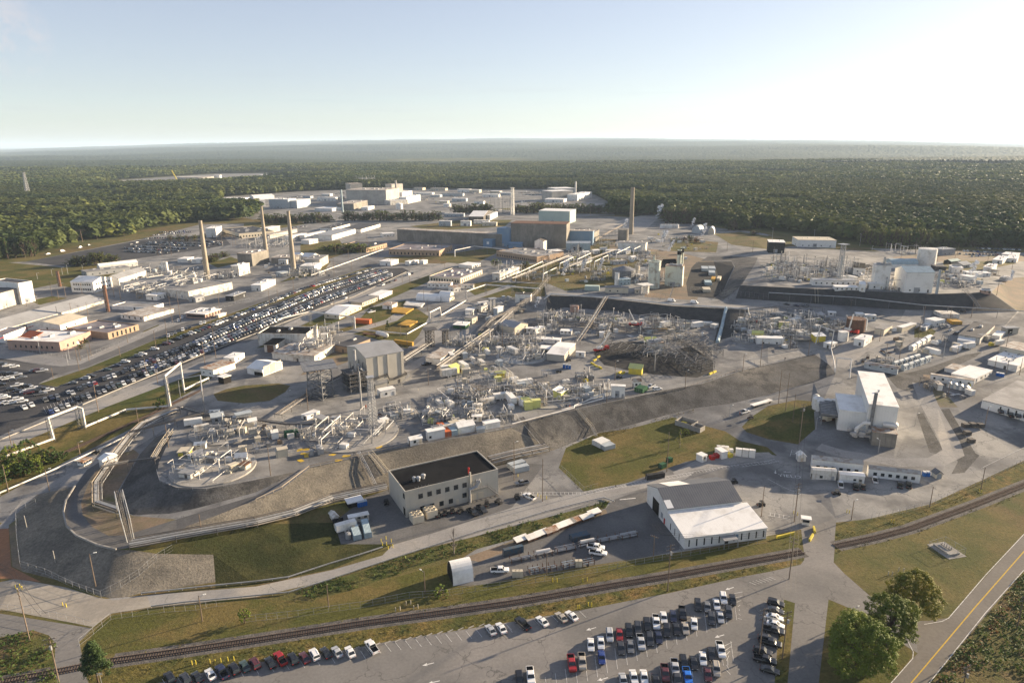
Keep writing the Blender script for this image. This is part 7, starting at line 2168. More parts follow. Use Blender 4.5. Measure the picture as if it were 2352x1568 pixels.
pipe_line('white pipe with arches past the flat tan brick offices',[(1045,592,1),(1045,590,7),(1090,580,7),(1180,590,7),(1240,600,2)],.4,post=.15,m='pipe_white')
for i,(x,y)in enumerate(((1200,640),(1230,625),(1262,640),(1300,615),(1340,605),(1380,610),(1430,590),(1470,580))):
 pipe_line(f'white pipe arch number {("one", "two", "three", "four", "five", "six", "seven", "eight")[i]} along the middle pipe yard',[(x-16,y+8,1),(x-14,y+7,7),(x+16,y-8,7),(x+18,y-9,1)],.4,m='pipe_white',group='white pipe arches of the middle pipe yard')
lattice_mast('tall grey lattice mast rising from the mound tank top',(858,992),866,3.0,1.6,rf='grey lattice mast',n=16,r=.14)
lattice_mast('lattice tower with a lamp crown standing in the forest at left',(66,457),396,9,3.2,m='galv',lamp=True,n=12,r=.55)
lattice_mast('red-lit lattice mast in the equipment yard',t(11,2175,540),t(11,0,390)[1],3.4,2.6,n=10,r=.14)
lattice_mast('white lattice tower left of the far stepped hall',t(2,5,930),t(2,0,680)[1],5,3.6,m='white',n=14,r=.4)
lattice_mast('pipe gate frame of dark steel left of the process hall',t(11,600,1290),t(11,0,1005)[1],9,8,m='steel',n=5,r=.28,name='steel_frame_tower')
lattice_mast('pale steel stair tower in front of the fat silo',t(12,1222,345),t(12,0,262)[1],5,5,m='white',n=5,r=.22,name='stair_tower')
lattice_mast('grey steel pipe tower behind the round pads',t(11,1600,830),t(11,0,670)[1],4,4,m='steel_dark',n=5,r=.25,name='steel_frame_tower')
lattice_mast('dark vertical pipe loop tower right of the steel tower',t(11,1740,800),t(11,0,680)[1],2.6,2.6,m='steel_dark',n=4,r=.25,name='steel_frame_tower')
lattice_mast('silver lattice mast in the far tank farm',t(3,650,1560),t(3,0,1200)[1],4,3,n=12,r=.2)
tank('tall brown rusty silo beside the white crane boom',t(13,800,685),5.6,top=t(13,0,575)[1],m='rust',roof='flat',name='silo',rf='brown silo')
tank('grey twin of the brown silo standing behind it',t(13,850,670),3.5,top=t(13,0,575)[1],m='container_grey',roof='flat',name='silo')
tank('white round vessel with grey cap by the arch gate',t(13,685,775),3,h=5.5,m='white',roof='flat',name='vessel')
for x,y in((555,515),(590,515)):
 tank(['pink-topped upright tank at the back of the yard, left','pink-topped upright tank at the back of the yard, right'][x>560],t(12,x,y),1.9,h=4.5,m='brick_pink',roof='dome',name='vessel')
for q in '''30 273 1175 705 w 2 0;30 545 1568 1150 w 3 0;30 880 680 380 w 0 1;30 1860 1000 765 w 0 1;30 510 465 350 c 0 0;30 255 180 30 c 0 0;31 668 870 665 w 0 0;31 1553 745 540 w 0 1;32 1430 725 295 w 3 0;32 1298 405 212 w 1 0;32 318 570 378 w 0 0;33 193 612 230 w 2 0;33 130 1345 910 w 3 0;33 780 985 905 m 0 1;33 2285 1070 760 w 2 0;33 1800 1568 1405 w 3 0;32 2270 1310 880 w 3 0
22 280 1075 685 w 0 0;22 20 880 530 w 0 1;22 1422 805 435 w 0 0;22 2290 1215 935 w 0 0;23 240 1265 910 w 3 0;23 765 1245 1065 w 0 1;23 1485 1130 940 w 0 0;23 1955 970 765 w 0 0;23 285 555 180 w 3 0;23 225 355 90 w 0 0;23 160 250 -100 w 0 0;23 95 180 -130 w 0 0;23 440 415 305 m 0 1;23 1012 630 510 m 0 1;23 1350 380 270 m 0 1;23 1995 370 210 w 0 1;22 2000 300 195 m 0 1
20 455 980 780 w 0 1;20 735 645 530 w 0 1;20 80 990 740 w 0 0;20 155 665 520 w 0 0;20 105 560 425 w 0 1;20 1550 580 370 w 0 1;20 905 255 5 w 0 0;20 1275 375 210 w 0 0;20 1095 640 565 m 0 1;20 1850 1350 1195 w 0 0;21 135 840 580 w 0 0;21 480 250 40 w 0 0;21 290 135 60 m 0 1;12 870 1345 1165 w 0 1;12 945 1140 965 w 0 1;12 1590 1215 1050 w 0 1;12 2120 1055 900 w 0 1;12 2280 1015 760 w 0 0
13 370 910 690 w 0 0;13 580 860 740 w 0 0;13 1075 970 800 w 1 0;13 1205 950 790 w 1 0;13 1380 760 560 w 1 0;13 1605 950 700 m 1 0;13 1740 900 810 w 0 0;13 2175 900 700 w 0 1;13 1865 570 400 w 1 0;13 1420 620 460 w 0 0;13 1670 590 470 w 0 0;13 200 870 730 w 0 1;13 1655 1275 1140 w 0 1;13 2080 1040 920 w 0 0;13 2190 1080 950 w 0 0;13 2310 1090 930 w 0 0;13 760 470 400 w 1 0;13 1025 780 670 w 0 1;13 2100 360 230 w 0 0
10 740 960 795 w 0 0;10 625 1000 890 m 0 0;10 640 945 815 m 0 0;10 730 1060 825 w 1 0;10 490 1125 1025 w 0 0;10 820 965 855 w 0 0;10 838 915 785 w 0 0;10 370 895 780 m 0 1;10 1105 920 830 w 0 0;10 1435 850 685 w 0 1;10 1545 805 580 w 1 0;10 1175 795 680 w 0 0;10 1350 1100 940 w 0 0;10 1585 610 370 w 1 0;10 1660 600 320 w 2 0;10 1885 1005 780 w 0 0;10 1985 940 660 w 1 0;10 905 1425 1190 w 0 1;10 1450 1170 1035 w 0 0;10 1940 640 480 w 0 1;10 735 570 450 w 1 0;10 810 545 425 w 0 0;10 665 570 430 w 1 0;10 530 560 460 w 0 0;10 485 400 240 w 2 0;10 605 375 260 w 1 0;10 540 395 310 w 0 0;10 345 445 340 w 3 0;10 245 460 380 w 3 0;10 2020 510 345 w 0 1;10 1050 380 215 w 1 0;10 755 350 240 w 0 0;10 1110 400 290 w 1 0;10 575 170 105 m 0 1;10 625 165 75 m 0 1;10 760 130 75 m 0 1;10 345 210 155 m 0 1;10 480 180 120 m 0 1
11 350 355 190 w 0 0;11 200 385 300 w 0 0;11 125 440 300 w 0 0;11 310 500 390 w 0 0;11 715 480 400 w 0 1;11 850 425 320 w 0 1;11 530 480 350 w 0 1;11 1095 640 490 w 1 0;11 1235 590 520 w 0 0;11 1545 460 300 w 0 0;11 1345 245 130 w 0 0;11 1415 250 120 w 0 0;11 1575 510 400 w 0 0;11 1490 620 550 w 0 0;11 1735 110 0 w 0 0;11 1585 1185 1040 w 0 1;11 1855 1260 1145 w 0 1;11 2265 880 600 w 0 0;11 15 700 560 w 0 0;11 1390 850 680 w 1 0;11 1330 740 620 w 0 0;11 1655 310 210 w 0 0;11 1025 -80 -200 w 1 0;11 720 190 20 w 1 0;11 560 290 150 w 0 0;11 960 50 -40 w 0 0;11 880 130 0 w 0 0
1 735 1300 1190 w 1 0;1 850 1330 1240 w 1 0;1 970 1300 1210 w 0 0;1 1120 1320 1230 w 0 0;1 1285 1000 920 w 1 0;1 1525 1330 1200 w 0 0;1 1905 1290 1130 w 0 0;1 1710 1290 1170 w 0 0;1 400 1060 960 w 0 0;1 560 1010 950 w 0 0;1 740 1000 920 w 1 0;1 885 990 920 w 1 0;1 1390 990 920 w 1 0;1 1460 1000 920 w 0 0;1 1600 1000 950 w 1 0;1 1635 980 940 w 0 0;1 190 740 665 m 0 1;1 735 700 600 m 0 1;1 1150 670 605 m 0 1;1 1505 690 640 w 0 0;1 1690 680 640 m 0 1;1 1115 860 790 m 0 1
2 295 1440 1300 w 0 0;2 540 1280 1150 w 0 0;2 617 1290 1180 w 0 0;2 410 1510 1380 w 0 0;2 757 1390 1280 w 0 0;2 918 1430 1330 w 0 0;2 480 1260 1165 w 0 0;2 150 1250 1170 w 0 0;2 720 960 850 w 0 0;2 765 920 860 w 0 0;2 1555 1280 1170 w 0 0;2 1850 1150 1060 m 0 1;2 1975 1260 1180 w 0 0;2 2210 1270 1160 w 0 0;2 850 1330 1240 w 0 0;2 1320 1350 1260 w 0 0
3 38 1155 1050 m 0 1;3 422 1150 1063 m 0 1;3 842 1215 1103 m 0 1;3 955 1260 1215 m 0 1;3 1215 1365 1230 w 1 0;3 1740 1290 1190 w 0 0;3 1350 1290 1205 w 0 0;3 2240 1430 1320 w 0 0;3 1710 1370 1280 w 0 0;3 1555 1360 1290 w 0 0;3 35 1480 1220 w 0 0;3 2010 1400 1290 w 0 0;0 895 1155 1080 w 1 0;0 1148 1165 1090 w 1 0;0 1275 1075 1000 w 0 0;0 153 935 880 w 1 0;0 1455 1310 1215 w 0 0;0 1490 1310 1220 w 0 0;0 1575 1300 1190 w 0 0;0 2045 1230 1100 w 0 0;0 2140 1220 1110 w 0 0;0 2270 1270 1120 m 0 0;0 1995 1190 1120 w 0 0;0 2165 1200 1065 w 0 0;0 1695 1170 1100 w 0 0'''.replace('\n',';').split(';'):
 f=q.split()
 rc,x,y,yt=int(f[0]),float(f[1]),float(f[2]),float(f[3])
 wood_pole(t(rc,x,y),t(rc,0,yt)[1],{'w':'wood','m':'metal','c':'conc'}[f[4]],arm=1.3*(int(f[5])>0),arms=min(3,int(f[5])),lamp=f[6]=='1',ang=.4+.7*(int(x)%5),transformer=f[5]=='3',r=.17)
hf=empty('transmission_pylon',P(184,557),.3,'brown H-frame transmission pylon at the forest edge','pylon')
b_=MB()
h_=height_for(P(184,557),528)
for s in(-3,3):
 b_.tube((s,0,-1),(s*.8,0,h_),.35,6)
b_.box(-7,-.25,h_-1,7,.25,h_-.3)
b_.tube((-3,0,h_*.3),(2.6,0,h_*.7),.2,4)
b_.tube((3,0,h_*.3),(-2.6,0,h_*.7),.2,4)
b_.build('frame','pole_wood',hf)
def wires(label,pts,n=3,sp=1.1,r=.035,sag=1.5):
 W=[at_z(*t(rc,x,y),Z(*t(rc,x,yb))+h)if False else P(*t(rc,x,yb),h)for rc,x,yb,h in pts for y in(0,)]
 root=empty('overhead_line',W[0],0,label,'cable')
 for k in range(n):
  b=MB()
  for a,c in zip(W,W[1:]):
   d=(c-a).normalized()
   o=Vector((-d.y,d.x,0))*sp*(k-(n-1)/2)-W[0]
   q=[a.lerp(c,s/8)+o-Vector((0,0,sag*4*(s/8)*(1-s/8)))for s in range(9)]
   b.path(q,r,3)
  b.build('wire','dark',root)
wires('overhead wires between poles across the storage yard',[(32,1298,405,12),(32,1430,725,19),(33,193,612,17),(33,130,1345,20)])
wires('overhead wires along the bottom left junction',[(30,545,1568,20),(30,273,1175,21),(30,-300,700,20)],2)
wires('overhead wires past the guard booth',[(33,193,612,17),(23,240,1265,15),(23,285,555,20)])
F=lambda rc,s:[t(rc,*map(float,p.split(',')))for p in s.split()]
fence('chain-link fence with slanted posts along the left junction road',F(30,'0,900 150,910 375,950 530,980 700,1015 850,1060'))
fence('chain-link fence between the front road and the ditch lawn',F(30,'730,1225 860,1120 1020,985 1220,960 1510,920 1800,900 1990,865 2070,860'))
fence('chain-link fence at the foot of the outer gravel bank',F(30,'330,-80 150,10 160,250 190,500 420,570 670,690 930,780 1110,690 1280,580 1440,440 1590,350'))
fence('long chain-link fence on the lawn north of the railway',F(31,'-100,1010 100,990 390,960 670,920 960,880 1410,790 1780,765 2130,712 2352,680')+F(32,'130,660 300,635 560,590 890,535 1050,500 1380,440 1640,400 1900,350 2340,280'))
fence('chain-link fence along the railway at right',F(23,'950,1240 1270,1175 1480,1120 1800,990 1950,930 2200,800 2420,680'))
fence('security fence with tall posts across the middle of the plant',F(12,'180,275 500,320 850,355 1200,380 1450,400')+F(12,'1480,310 1800,340 2180,380 2352,400'),h=4)
fence('fence along the sandy strip by the brick offices',F(10,'0,850 340,895 720,965 1050,830 1400,700 1750,560 2352,390'))
fence('fence between avenue and tank yard',F(11,'0,790 350,640 650,470 1000,340 1400,180 1700,80'),h=2.6)
fence('chain-link fence around the bank lawn',F(22,'430,770 540,870 660,990 790,955'))
fence('small fence round the pump pad on the field',F(33,'1475,320 1625,275 1810,385 1660,430 1475,320'))
guard_rail('galvanised guard rail on the lawn side of the front road',F(30,'1300,755 1800,700 2352,645')+F(31,'300,605 650,490 950,400 1165,330'))
guard_rail('grey guard rail on the ditch side of the front road',F(30,'1390,875 1700,835 2352,775')+F(31,'300,745 640,640 960,530 1270,430 1640,310 2000,195 2352,95')+F(22,'300,1180 620,1100 840,1050 940,1085'))
guard_rail('concrete edge barrier round the bend of perimeter road',F(20,'690,945 605,1080 582,1180 612,1310 700,1395 900,1485 1070,1525'),m='concrete',zz=.7,thick=.25)
guard_rail('white barrier along the avenue and long car park',F(20,'440,340 -100,560'),m='concrete',zz=.5,thick=.14)
guard_rail('pale concrete barrier between long car park and avenue',F(10,'760,1370 1100,1225 1500,1060 1900,890 2352,715')+F(11,'500,520 900,375 1380,150'),m='concrete',zz=.5,thick=.14)
guard_rail('kerb fence along the crest of the long bank',F(21,'0,1075 240,960 490,770 880,685 1060,640 1330,580'),m='pipe_brown',h=1.1,zz=.3,thick=.06,name='crest_fence')
guard_rail('low fence along the crest behind the white cabins',F(21,'1340,578 1560,545 1900,480 2340,400')+F(22,'560,235 830,178 1100,120 1600,40')+F(12,'1800,1150 2120,1045 2352,1000'),m='pipe_brown',h=1.1,zz=.15,thick=.05,name='crest_fence')
fence('railing round the rim of the mound',F(20,'1440,800 1470,900 1640,965 1900,975 2352,880'),h=1.1,every=5)
def stair(label,pts,rc,w=1.2):
 W=[P(*t(rc,*p))for p in pts]
 root=empty('bank_stair',W[0],0,label,'stair')
 b,c=MB(),MB()
 for a,e in zip(W,W[1:]):
  n=max(4,int((e-a).length/.5))
  d=Vector((e.x-a.x,e.y-a.y,0)).normalized()
  s=Vector((-d.y,d.x,0))*w/2
  for i in range(n):
   p=a.lerp(e,i/n)-W[0]+Vector((0,0,.6))
   b.add([p-s,p+s,p+s+d*.45,p-s+d*.45],[(0,1,2,3)])
  for sg in(-1,1):
   for h in(.6,1.7):
    c.tube(a-W[0]+s*sg+Vector((0,0,h)),e-W[0]+s*sg+Vector((0,0,h)),.07,4)
   for i in range(0,n,4):
    p=a.lerp(e,i/n)-W[0]+s*sg
    c.tube(p,p+Vector((0,0,1.7)),.05,4)
 b.build('tread','steel',root)
 c.build('handrail','cream',root)
stair('long steel stair down the dark bank to the grass-edge containers',[(600,240),(680,345),(730,400),(775,490)],22)
stair('steel stair down the slope beside the black-roofed block',[(1050,650),(1130,740),(1200,830)],21,2.)
stair('ladder walkway up the far bank below the long trailer',[(442,310),(445,380),(447,440)],13,2.)
stair('stair down the side bank in the left mound',[(1410,700),(1480,580),(1580,440)],20,1.5)
def track(label,pts):
 W=[P(*p)for p in pts]
 root=empty('railway_track',W[0],0,label,'railway')
 ties=MB()
 rails=[MB(),MB()]
 acc=0.
 for a,b in zip(W,W[1:]):
  d=(b-a).normalized()
  s=Vector((-d.y,d.x,0))
  n=int((b-a).length/.65)
  for i in range(n):
   p=a.lerp(b,i/n)-W[0]
   ties.obox((p.x,p.y),math.atan2(s.y,s.x),1.35,.13,p.z+.02,p.z+.2)
  for k,sg in enumerate((-1,1)):
   q=[v-W[0]+s*.72*sg for v in(a,b)]
   e=s*.07
   z0,z1=Vector((0,0,.18)),Vector((0,0,.36))
   rails[k].add([q[0]-e+z0,q[1]-e+z0,q[1]+e+z0,q[0]+e+z0,q[0]-e+z1,q[1]-e+z1,q[1]+e+z1,q[0]+e+z1],[(4,5,6,7),(0,1,5,4),(2,3,7,6)])
 tag(ties.build('sleepers','tie',root),kind='stuff')
 for r in rails:
  r.build('rail','rail',root)
track('single railway track running along the near car park',RAIL[2:13])
track('railway track curving away past the dry field',RAIL[13:])
track('short railway track end at the bottom left corner',RAIL[:3])
track('old siding track in the weeds at left',[(60,1080),(155,1037),(250,995),(340,955),(412,920),(470,893)])
def markings():
 wt,yl=MB(),MB()
 def line(b,pts,w=.14):
  W=[P(p[0],p[1],.03)for p in pts]
  for a,c in zip(W,W[1:]):
   d=(c-a).normalized()
   s=Vector((-d.y,d.x,0))*w/2
   n=max(1,int((c-a).length/12))
   for i in range(n):
    p,q=a.lerp(c,i/n),a.lerp(c,(i+1)/n)
    p.z,q.z=gz(p)+.03,gz(q)+.03
    b.add([p-s,q-s,q+s,p+s],[(0,1,2,3)])
 def ladder(pts,w=2.2,step=1.5):
  W=[P(*p)for p in pts]
  for sg in(-1,1):
   q=[]
   for i,p in enumerate(W):
    d=(W[min(i+1,len(W)-1)]-W[max(i-1,0)]).normalized()
    q.append(proj(p+Vector((-d.y,d.x,0))*w/2*sg))
   line(wt,q,.16)
  for a,c in zip(W,W[1:]):
   d=(c-a).normalized()
   s=Vector((-d.y,d.x,0))*w/2
   for i in range(int((c-a).length/step)):
    p=a.lerp(c,(i+.5)*step/(c-a).length)
    line(wt,[proj(p-s),proj(p+s)],.14)
 for i in range(46):
  x=1560+i*91.
 for a,b,n,d in((t(30,1490,1530),t(31,960,1270),13,(60,95)),(t(31,1000,1235),t(31,2300,1030),14,(70,90)),(t(32,-60,1020),t(32,620,905),8,(75,75))):
  for i in range(n+1):
   x,y=a[0]+(b[0]-a[0])*i/n,a[1]+(b[1]-a[1])*i/n
   line(wt,[(x,y),(x+d[0]/4*.8,y+d[1]/4*.8)],.1)
 for a,b,n,L in(((-60,1660),(2040,800),23,190),((800,1640),(2010,1180),13,190)):
  for i in range(n+1):
   x,y=a[0]+(b[0]-a[0])*i/n,a[1]+(b[1]-a[1])*i/n
   line(wt,[t(32,x,y),t(32,x+25,y+L)],.1)
 for i in range(9):
  line(wt,[t(33,-40-6*i,820+65*i),t(33,85-8*i,850+65*i)],.1)
 for i in range(7):
  line(wt,[t(32,2040+12*i,745+40*i),t(32,2120-8*i,730+40*i)],.12)
  line(wt,[t(32,1935+12*i,1235+42*i),t(32,2022-10*i,1190+42*i)],.12)
  line(wt,[t(32,2180+30*i,640-8*i),t(32,2240+30*i,665-8*i)],.12)
 for x,y in((1580,1395),(1630,1560)):
  arrow(wt,t(31,x,y),(-50,12))
 for x,y in((725,1070),(1998,700),(1905,1137),(830,1532)):
  arrow(wt,t(32,x,y),(-40,12))
 ladder(F(22,'70,1002 660,1005 830,965 1210,895 1500,848 1800,790 2352,715'))
 ladder(F(23,'-10,720 85,695'))
 ladder(F(23,'245,605 215,715'))
 ladder(F(23,'905,965 1000,1030 1180,1165'))
 ladder(F(23,'1460,885 1530,945 1650,1015'))
 ladder(F(23,'0,1190 200,1225'))
 ladder(F(22,'2100,1075 2200,1160'))
 line(wt,F(23,'210,745 300,850 385,920 620,980 870,1015 1200,990 1500,940 1700,880'))
 line(wt,F(23,'570,1095 800,1150 1000,1150 1330,1060 1600,940 1900,800 2352,580'))
 line(wt,F(23,'0,870 130,940 300,1010'))
 for i in range(8):
  line(wt,F(23,f'{435 + 54 * i},{905 + 7 * i} {440 + 54 * i},{950 + 7 * i}'),.12)
 for i in range(4):
  line(wt,F(23,f'{1015 + 70 * i},{885 + 9 * i} {1030 + 70 * i},{942 + 9 * i}'),.12)
 arrow(wt,t(23,68,808),(0,20))
 arrow(wt,t(23,240,805),(-5,-20))
 arrow(wt,t(23,170,806),(-22,-4))
 line(wt,F(33,'2352,200 2000,575 1660,970 1600,1000 1435,1028'),.18)
 line(wt,F(33,'2352,530 2000,920 1480,1568'),.18)
 line(wt,F(33,'1280,1175 1335,1280 1330,1340 1130,1568'),.18)
 line(yl,F(33,'2420,280 2352,355 1900,870 1310,1568'),.16)
 line(yl,F(33,'2425,282 2357,358 1905,873 1315,1571'),.12)
 for a,b,n,d in(((100,940),(560,745),60,(7,9)),((165,922),(560,757),50,(7,9)),((215,876),(400,806),26,(7,9))):
  for i in range(n):
   x,y=a[0]+(b[0]-a[0])*i/n,a[1]+(b[1]-a[1])*i/n
   line(wt,[(x,y-5),(x+d[0],y+d[1])],.12)
 for y in(35,60,87):
  line(wt,F(10,f'0,{1000 + y * 4} 230,{1030 + y * 4}'),.12)
 line(wt,F(22,'990,1060 1135,1045'),.5)
 o=wt.build('road_markings','paint_white')
 THINGS.remove(o)
 tag(o,kind='structure')
 fc=bpy.data.curves.new('yield','FONT')
 fc.body='YIELD'
 fc.size=3.4
 fc.align_x=fc.align_y='CENTER'
 tx=bpy.data.objects.new('road_lettering',fc)
 COL.objects.link(tx)
 fc.materials.append(MT('paint_white'))
 tx.location=P(*t(23,197,845),.04)
 tx.rotation_euler=(0,0,world_dir(t(23,197,845),(60,8)))
 tag(tx,kind='structure')
 o=yl.build('road_centre_marking','paint_yellow')
 THINGS.remove(o)
 tag(o,kind='structure')
def arrow(b,c,d):
 p=P(c[0],c[1],.035)
 a=world_dir(c,d)
 m=Matrix.Rotation(a,3,'Z')
 b.add([m@Vector(v)+p for v in((-1.6,-.14,0),(.2,-.14,0),(.2,.14,0),(-1.6,.14,0))],[(0,1,2,3)])
 b.add([m@Vector(v)+p for v in((.2,-.55,0),(1.5,0,0),(.2,.55,0))],[(0,1,2)])
markings()
for i,(x,y)in enumerate([(920+96*k,1247-17.5*k)for k in range(13)]):
 loose('wheel_stop',None,'kerb',t(31,x,y),'concrete',lambda b:b.box(-.9,-.12,0,.9,.12,.16),world_dir(t(31,x,y),(60,-28)),what='concrete wheel stop')
for rc,s,col in((21,'1150,1450 1162,1480 1195,1425 1200,1480 1215,1515 1243,1450 1258,1500','y'),(30,'145,700 163,730 185,690 205,710 578,860 610,870','y'),(30,'1765,1400 1980,1390 2150,1360 1800,1395 1930,1385 2030,1375 2095,1365','y'),(31,'1283,910 1325,900 1380,850 1422,845 1450,890 1488,880','w'),(32,'605,890 730,865 620,885 700,860 373,640 413,640 650,640 690,630','y'),(22,'237,1030 265,1045 317,1055 55,850','y'),(23,'235,1190 270,1205 723,1180 745,1185 1130,1270 1155,1275 1940,990 1960,1000','y'),(33,'1105,575 1140,580 1200,540 1245,545','w'),(21,'1490,60 430,460 540,580 500,590','w'),(12,'150,1180 690,1200 640,1210 380,1310','w')):
 for p in F(rc,s):
  loose('bollard',None,'bollard',p,'yellow' if col=='y' else 'cream',lambda b:b.tube((0,0,-.2),(0,0,1.3),.12,8),what='yellow bollard' if col=='y' else 'pale bollard')
for i,(a,b)in enumerate((((80,240),(245,200)),((418,145),(430,195)),((380,268),(412,215)))):
 guard_rail(['long yellow concrete barrier beside the gate kerb','yellow concrete barrier behind the guard booth','slanted yellow concrete barrier nearest the railway'][i],[t(33,*a),t(33,*b)],m='yellow',h=.95,zz=.9,thick=.3,name='concrete_barrier')
for i,(x,y)in enumerate(((85,1450),(190,1430),(275,1395),(360,1370),(445,1330),(520,1300),(600,1270),(685,1245),(755,1205))):
 c=t(22,x,y)
 r=empty('material_rack',P(*c),world_dir(c,(80,-30)),None,'rack')
 b=MB()
 for sx in(-2.3,0,2.3):
  for sy in(-1,1):
   b.tube((sx,sy,0),(sx,sy,1.4+.3*sy),.08,4)
 b.box(-2.4,-1,.5,2.4,1,.75)
 b.box(-2.2,-.8,.75,1.9,.6,1.15)
 b.build('frame','rust',r)
 b=MB()
 b.add([(-2.6,-1.2,1.25),(2.6,-1.2,1.25),(2.6,1.2,1.9),(-2.6,1.2,1.9),(-2.6,-1.2,1.35),(2.6,-1.2,1.35),(2.6,1.2,2.),(-2.6,1.2,2.)],[(4,5,6,7),(0,1,5,4),(3,2,1,0),(1,2,6,5),(3,0,4,7),(2,3,7,6)])
 b.build('roof','white' if i not in(3,6)else 'roof_rust',r)
 auto(r,c,'roofed material rack')
for rc,x,y,L,k in((32,285,395,7,0),(32,490,350,8,1),(32,690,300,7,0),(32,880,258,8,1),(32,1070,225,7,1),(32,75,440,8,1),(32,345,520,5,2),(32,515,495,5,2),(32,690,475,5,2),(32,200,545,4,2)):
 c=t(rc,x,y)
 r=empty('pipe_stack' if k<2 else 'lumber_stack',P(*c),world_dir(c,(80,-16)),None,'pipe stack' if k<2 else 'stack')
 b=MB()
 for sx in(-L*.4,0,L*.4):
  for sy in(-1.1,1.1):
   b.box(sx-.08,sy-.08,0,sx+.08,sy+.08,1.8)
  b.box(sx-.08,-1.1,.4,sx+.08,1.1,.55)
  b.box(sx-.08,-1.1,1.1,sx+.08,1.1,1.22)
 b.build('frame','rust',r)
 b=MB()
 rr=random.Random(int(x))
 for i in range(14 if k==1 else 6):
  y0,z0=rr.uniform(-1,1),rr.choice((.66,1.34,.8))
  b.tube((-L/2+rr.uniform(0,.6),y0,z0),(L/2-rr.uniform(0,.8),y0,z0),.09,5)
 if k==0:
  b.tube((-L*.35,0,1.75),(L*.35,0,1.75),.5,10)
 b.build('pipes','galv' if k==1 else 'pipe_white' if k==0 else 'container_grey',r)
 auto(r,c,'steel pipe rack stack' if k==1 else 'rack with a large white pipe' if k==0 else 'low stack of grey boards')
for i,x in enumerate((20,50,82,596,626)):
 y=590 if x<100 else 495
 loose('wooden_crate',None,'crate',t(32,x,y),'cream',lambda b:b.box(-.6,-.6,0,.6,.6,2.2),.2,what='tall wooden crate')
pp=empty('pump_pad',P(*t(33,1640,350)),world_dir(t(33,1640,350),(150,100)),'fenced concrete pump pad with valves on the dry field','pump')
pp.scale=(.68,.68,.8)
b_=MB()
b_.box(-6.5,-5,-.1,6.5,5,.1)
b_.box(-5,-3,.1,4.5,3,.9)
b_.build('pad','concrete',pp)
b_=MB()
for i in range(6):
 b_.tube((-3+i*.9,.5*(i%3),.9),(-3+i*.9,.5*(i%3),2.2),.15,6)
b_.path([(-4,0,1.2),(1,0,1.2),(1,2,1.2)],.18,6)
b_.build('valve','steel',pp)
cw=empty('railway_crossbuck',P(*t(30,935,1580)),.2,'white railway crossing sign by the near pine tree','sign')
b_=MB()
b_.tube((0,0,-1),(0,0,3.6),.06,6)
b_.build('post','galv',cw)
for s in(-1,1):
 b_=MB()
 b_.add([(-.7,-.05-.02*s,3.2-.35*s-.1),(.7,-.05-.02*s,3.2+.35*s-.1),(.7,-.05-.02*s,3.2+.35*s+.1),(-.7,-.05-.02*s,3.2-.35*s+.1)],[(0,1,2,3)])
 b_.build('blade','white',cw)
def puff(label,c,r,n,seed,up=(.4,0,1)):
 rr=random.Random(seed)
 b=MB()
 for i in range(n):
  s=i/n
  b.ball((up[0]*r*3*s+rr.uniform(-.5,.5)*r,rr.uniform(-.5,.5)*r,2+up[2]*r*4*s),r*.7*(.3+.7*s)*rr.uniform(.5,1.3),0,6,9)
 o=b.build('steam_plume','steam',smooth=True)
 THINGS.remove(o)
 o.location=P(*c)
 tag(o,label,'steam',kind='stuff')
m_=MT('steam')
nt_=m_.node_tree
tr_=nt_.nodes.new('ShaderNodeBsdfTransparent')
mx_=nt_.nodes.new('ShaderNodeMixShader')
lw_=nt_.nodes.new('ShaderNodeLayerWeight')
nz_=noise(nt_,nt_.nodes.new('ShaderNodeNewGeometry').outputs['Position'],.35,5)
ma_=nd(nt_,'ShaderNodeMath',operation='MULTIPLY_ADD')
nt_.links.new(lw_.outputs['Facing'],ma_.inputs[0])
ma_.inputs[1].default_value=.6
nt_.links.new(nz_,ma_.inputs[2])
nt_.links.new(ramp(nt_,ma_.outputs[0],.35,.8),mx_.inputs[0])
nt_.links.new(nt_.nodes['Principled BSDF'].outputs[0],mx_.inputs[1])
nt_.links.new(tr_.outputs[0],mx_.inputs[2])
nt_.links.new(mx_.outputs[0],nt_.nodes['Material Output'].inputs[0])
for i,(rc,x,y,r,n)in enumerate(((2,1330,970,5,10),(2,1650,1050,3,8),(2,1375,1200,3.5,10),(2,1440,1280,3,8),(2,1740,1140,4,6),(2,470,1500,3,12),(2,640,1460,2.6,10),(2,800,1450,2.6,12),(12,215,500,2.,9),(13,1840,200,3,8),(13,2205,250,2,9),(13,1890,255,1.5,6),(2,1030,1060,3,6))):
 puff('thin white steam drifting from a pipe vent',t(rc,x,y),r,n*3,i)
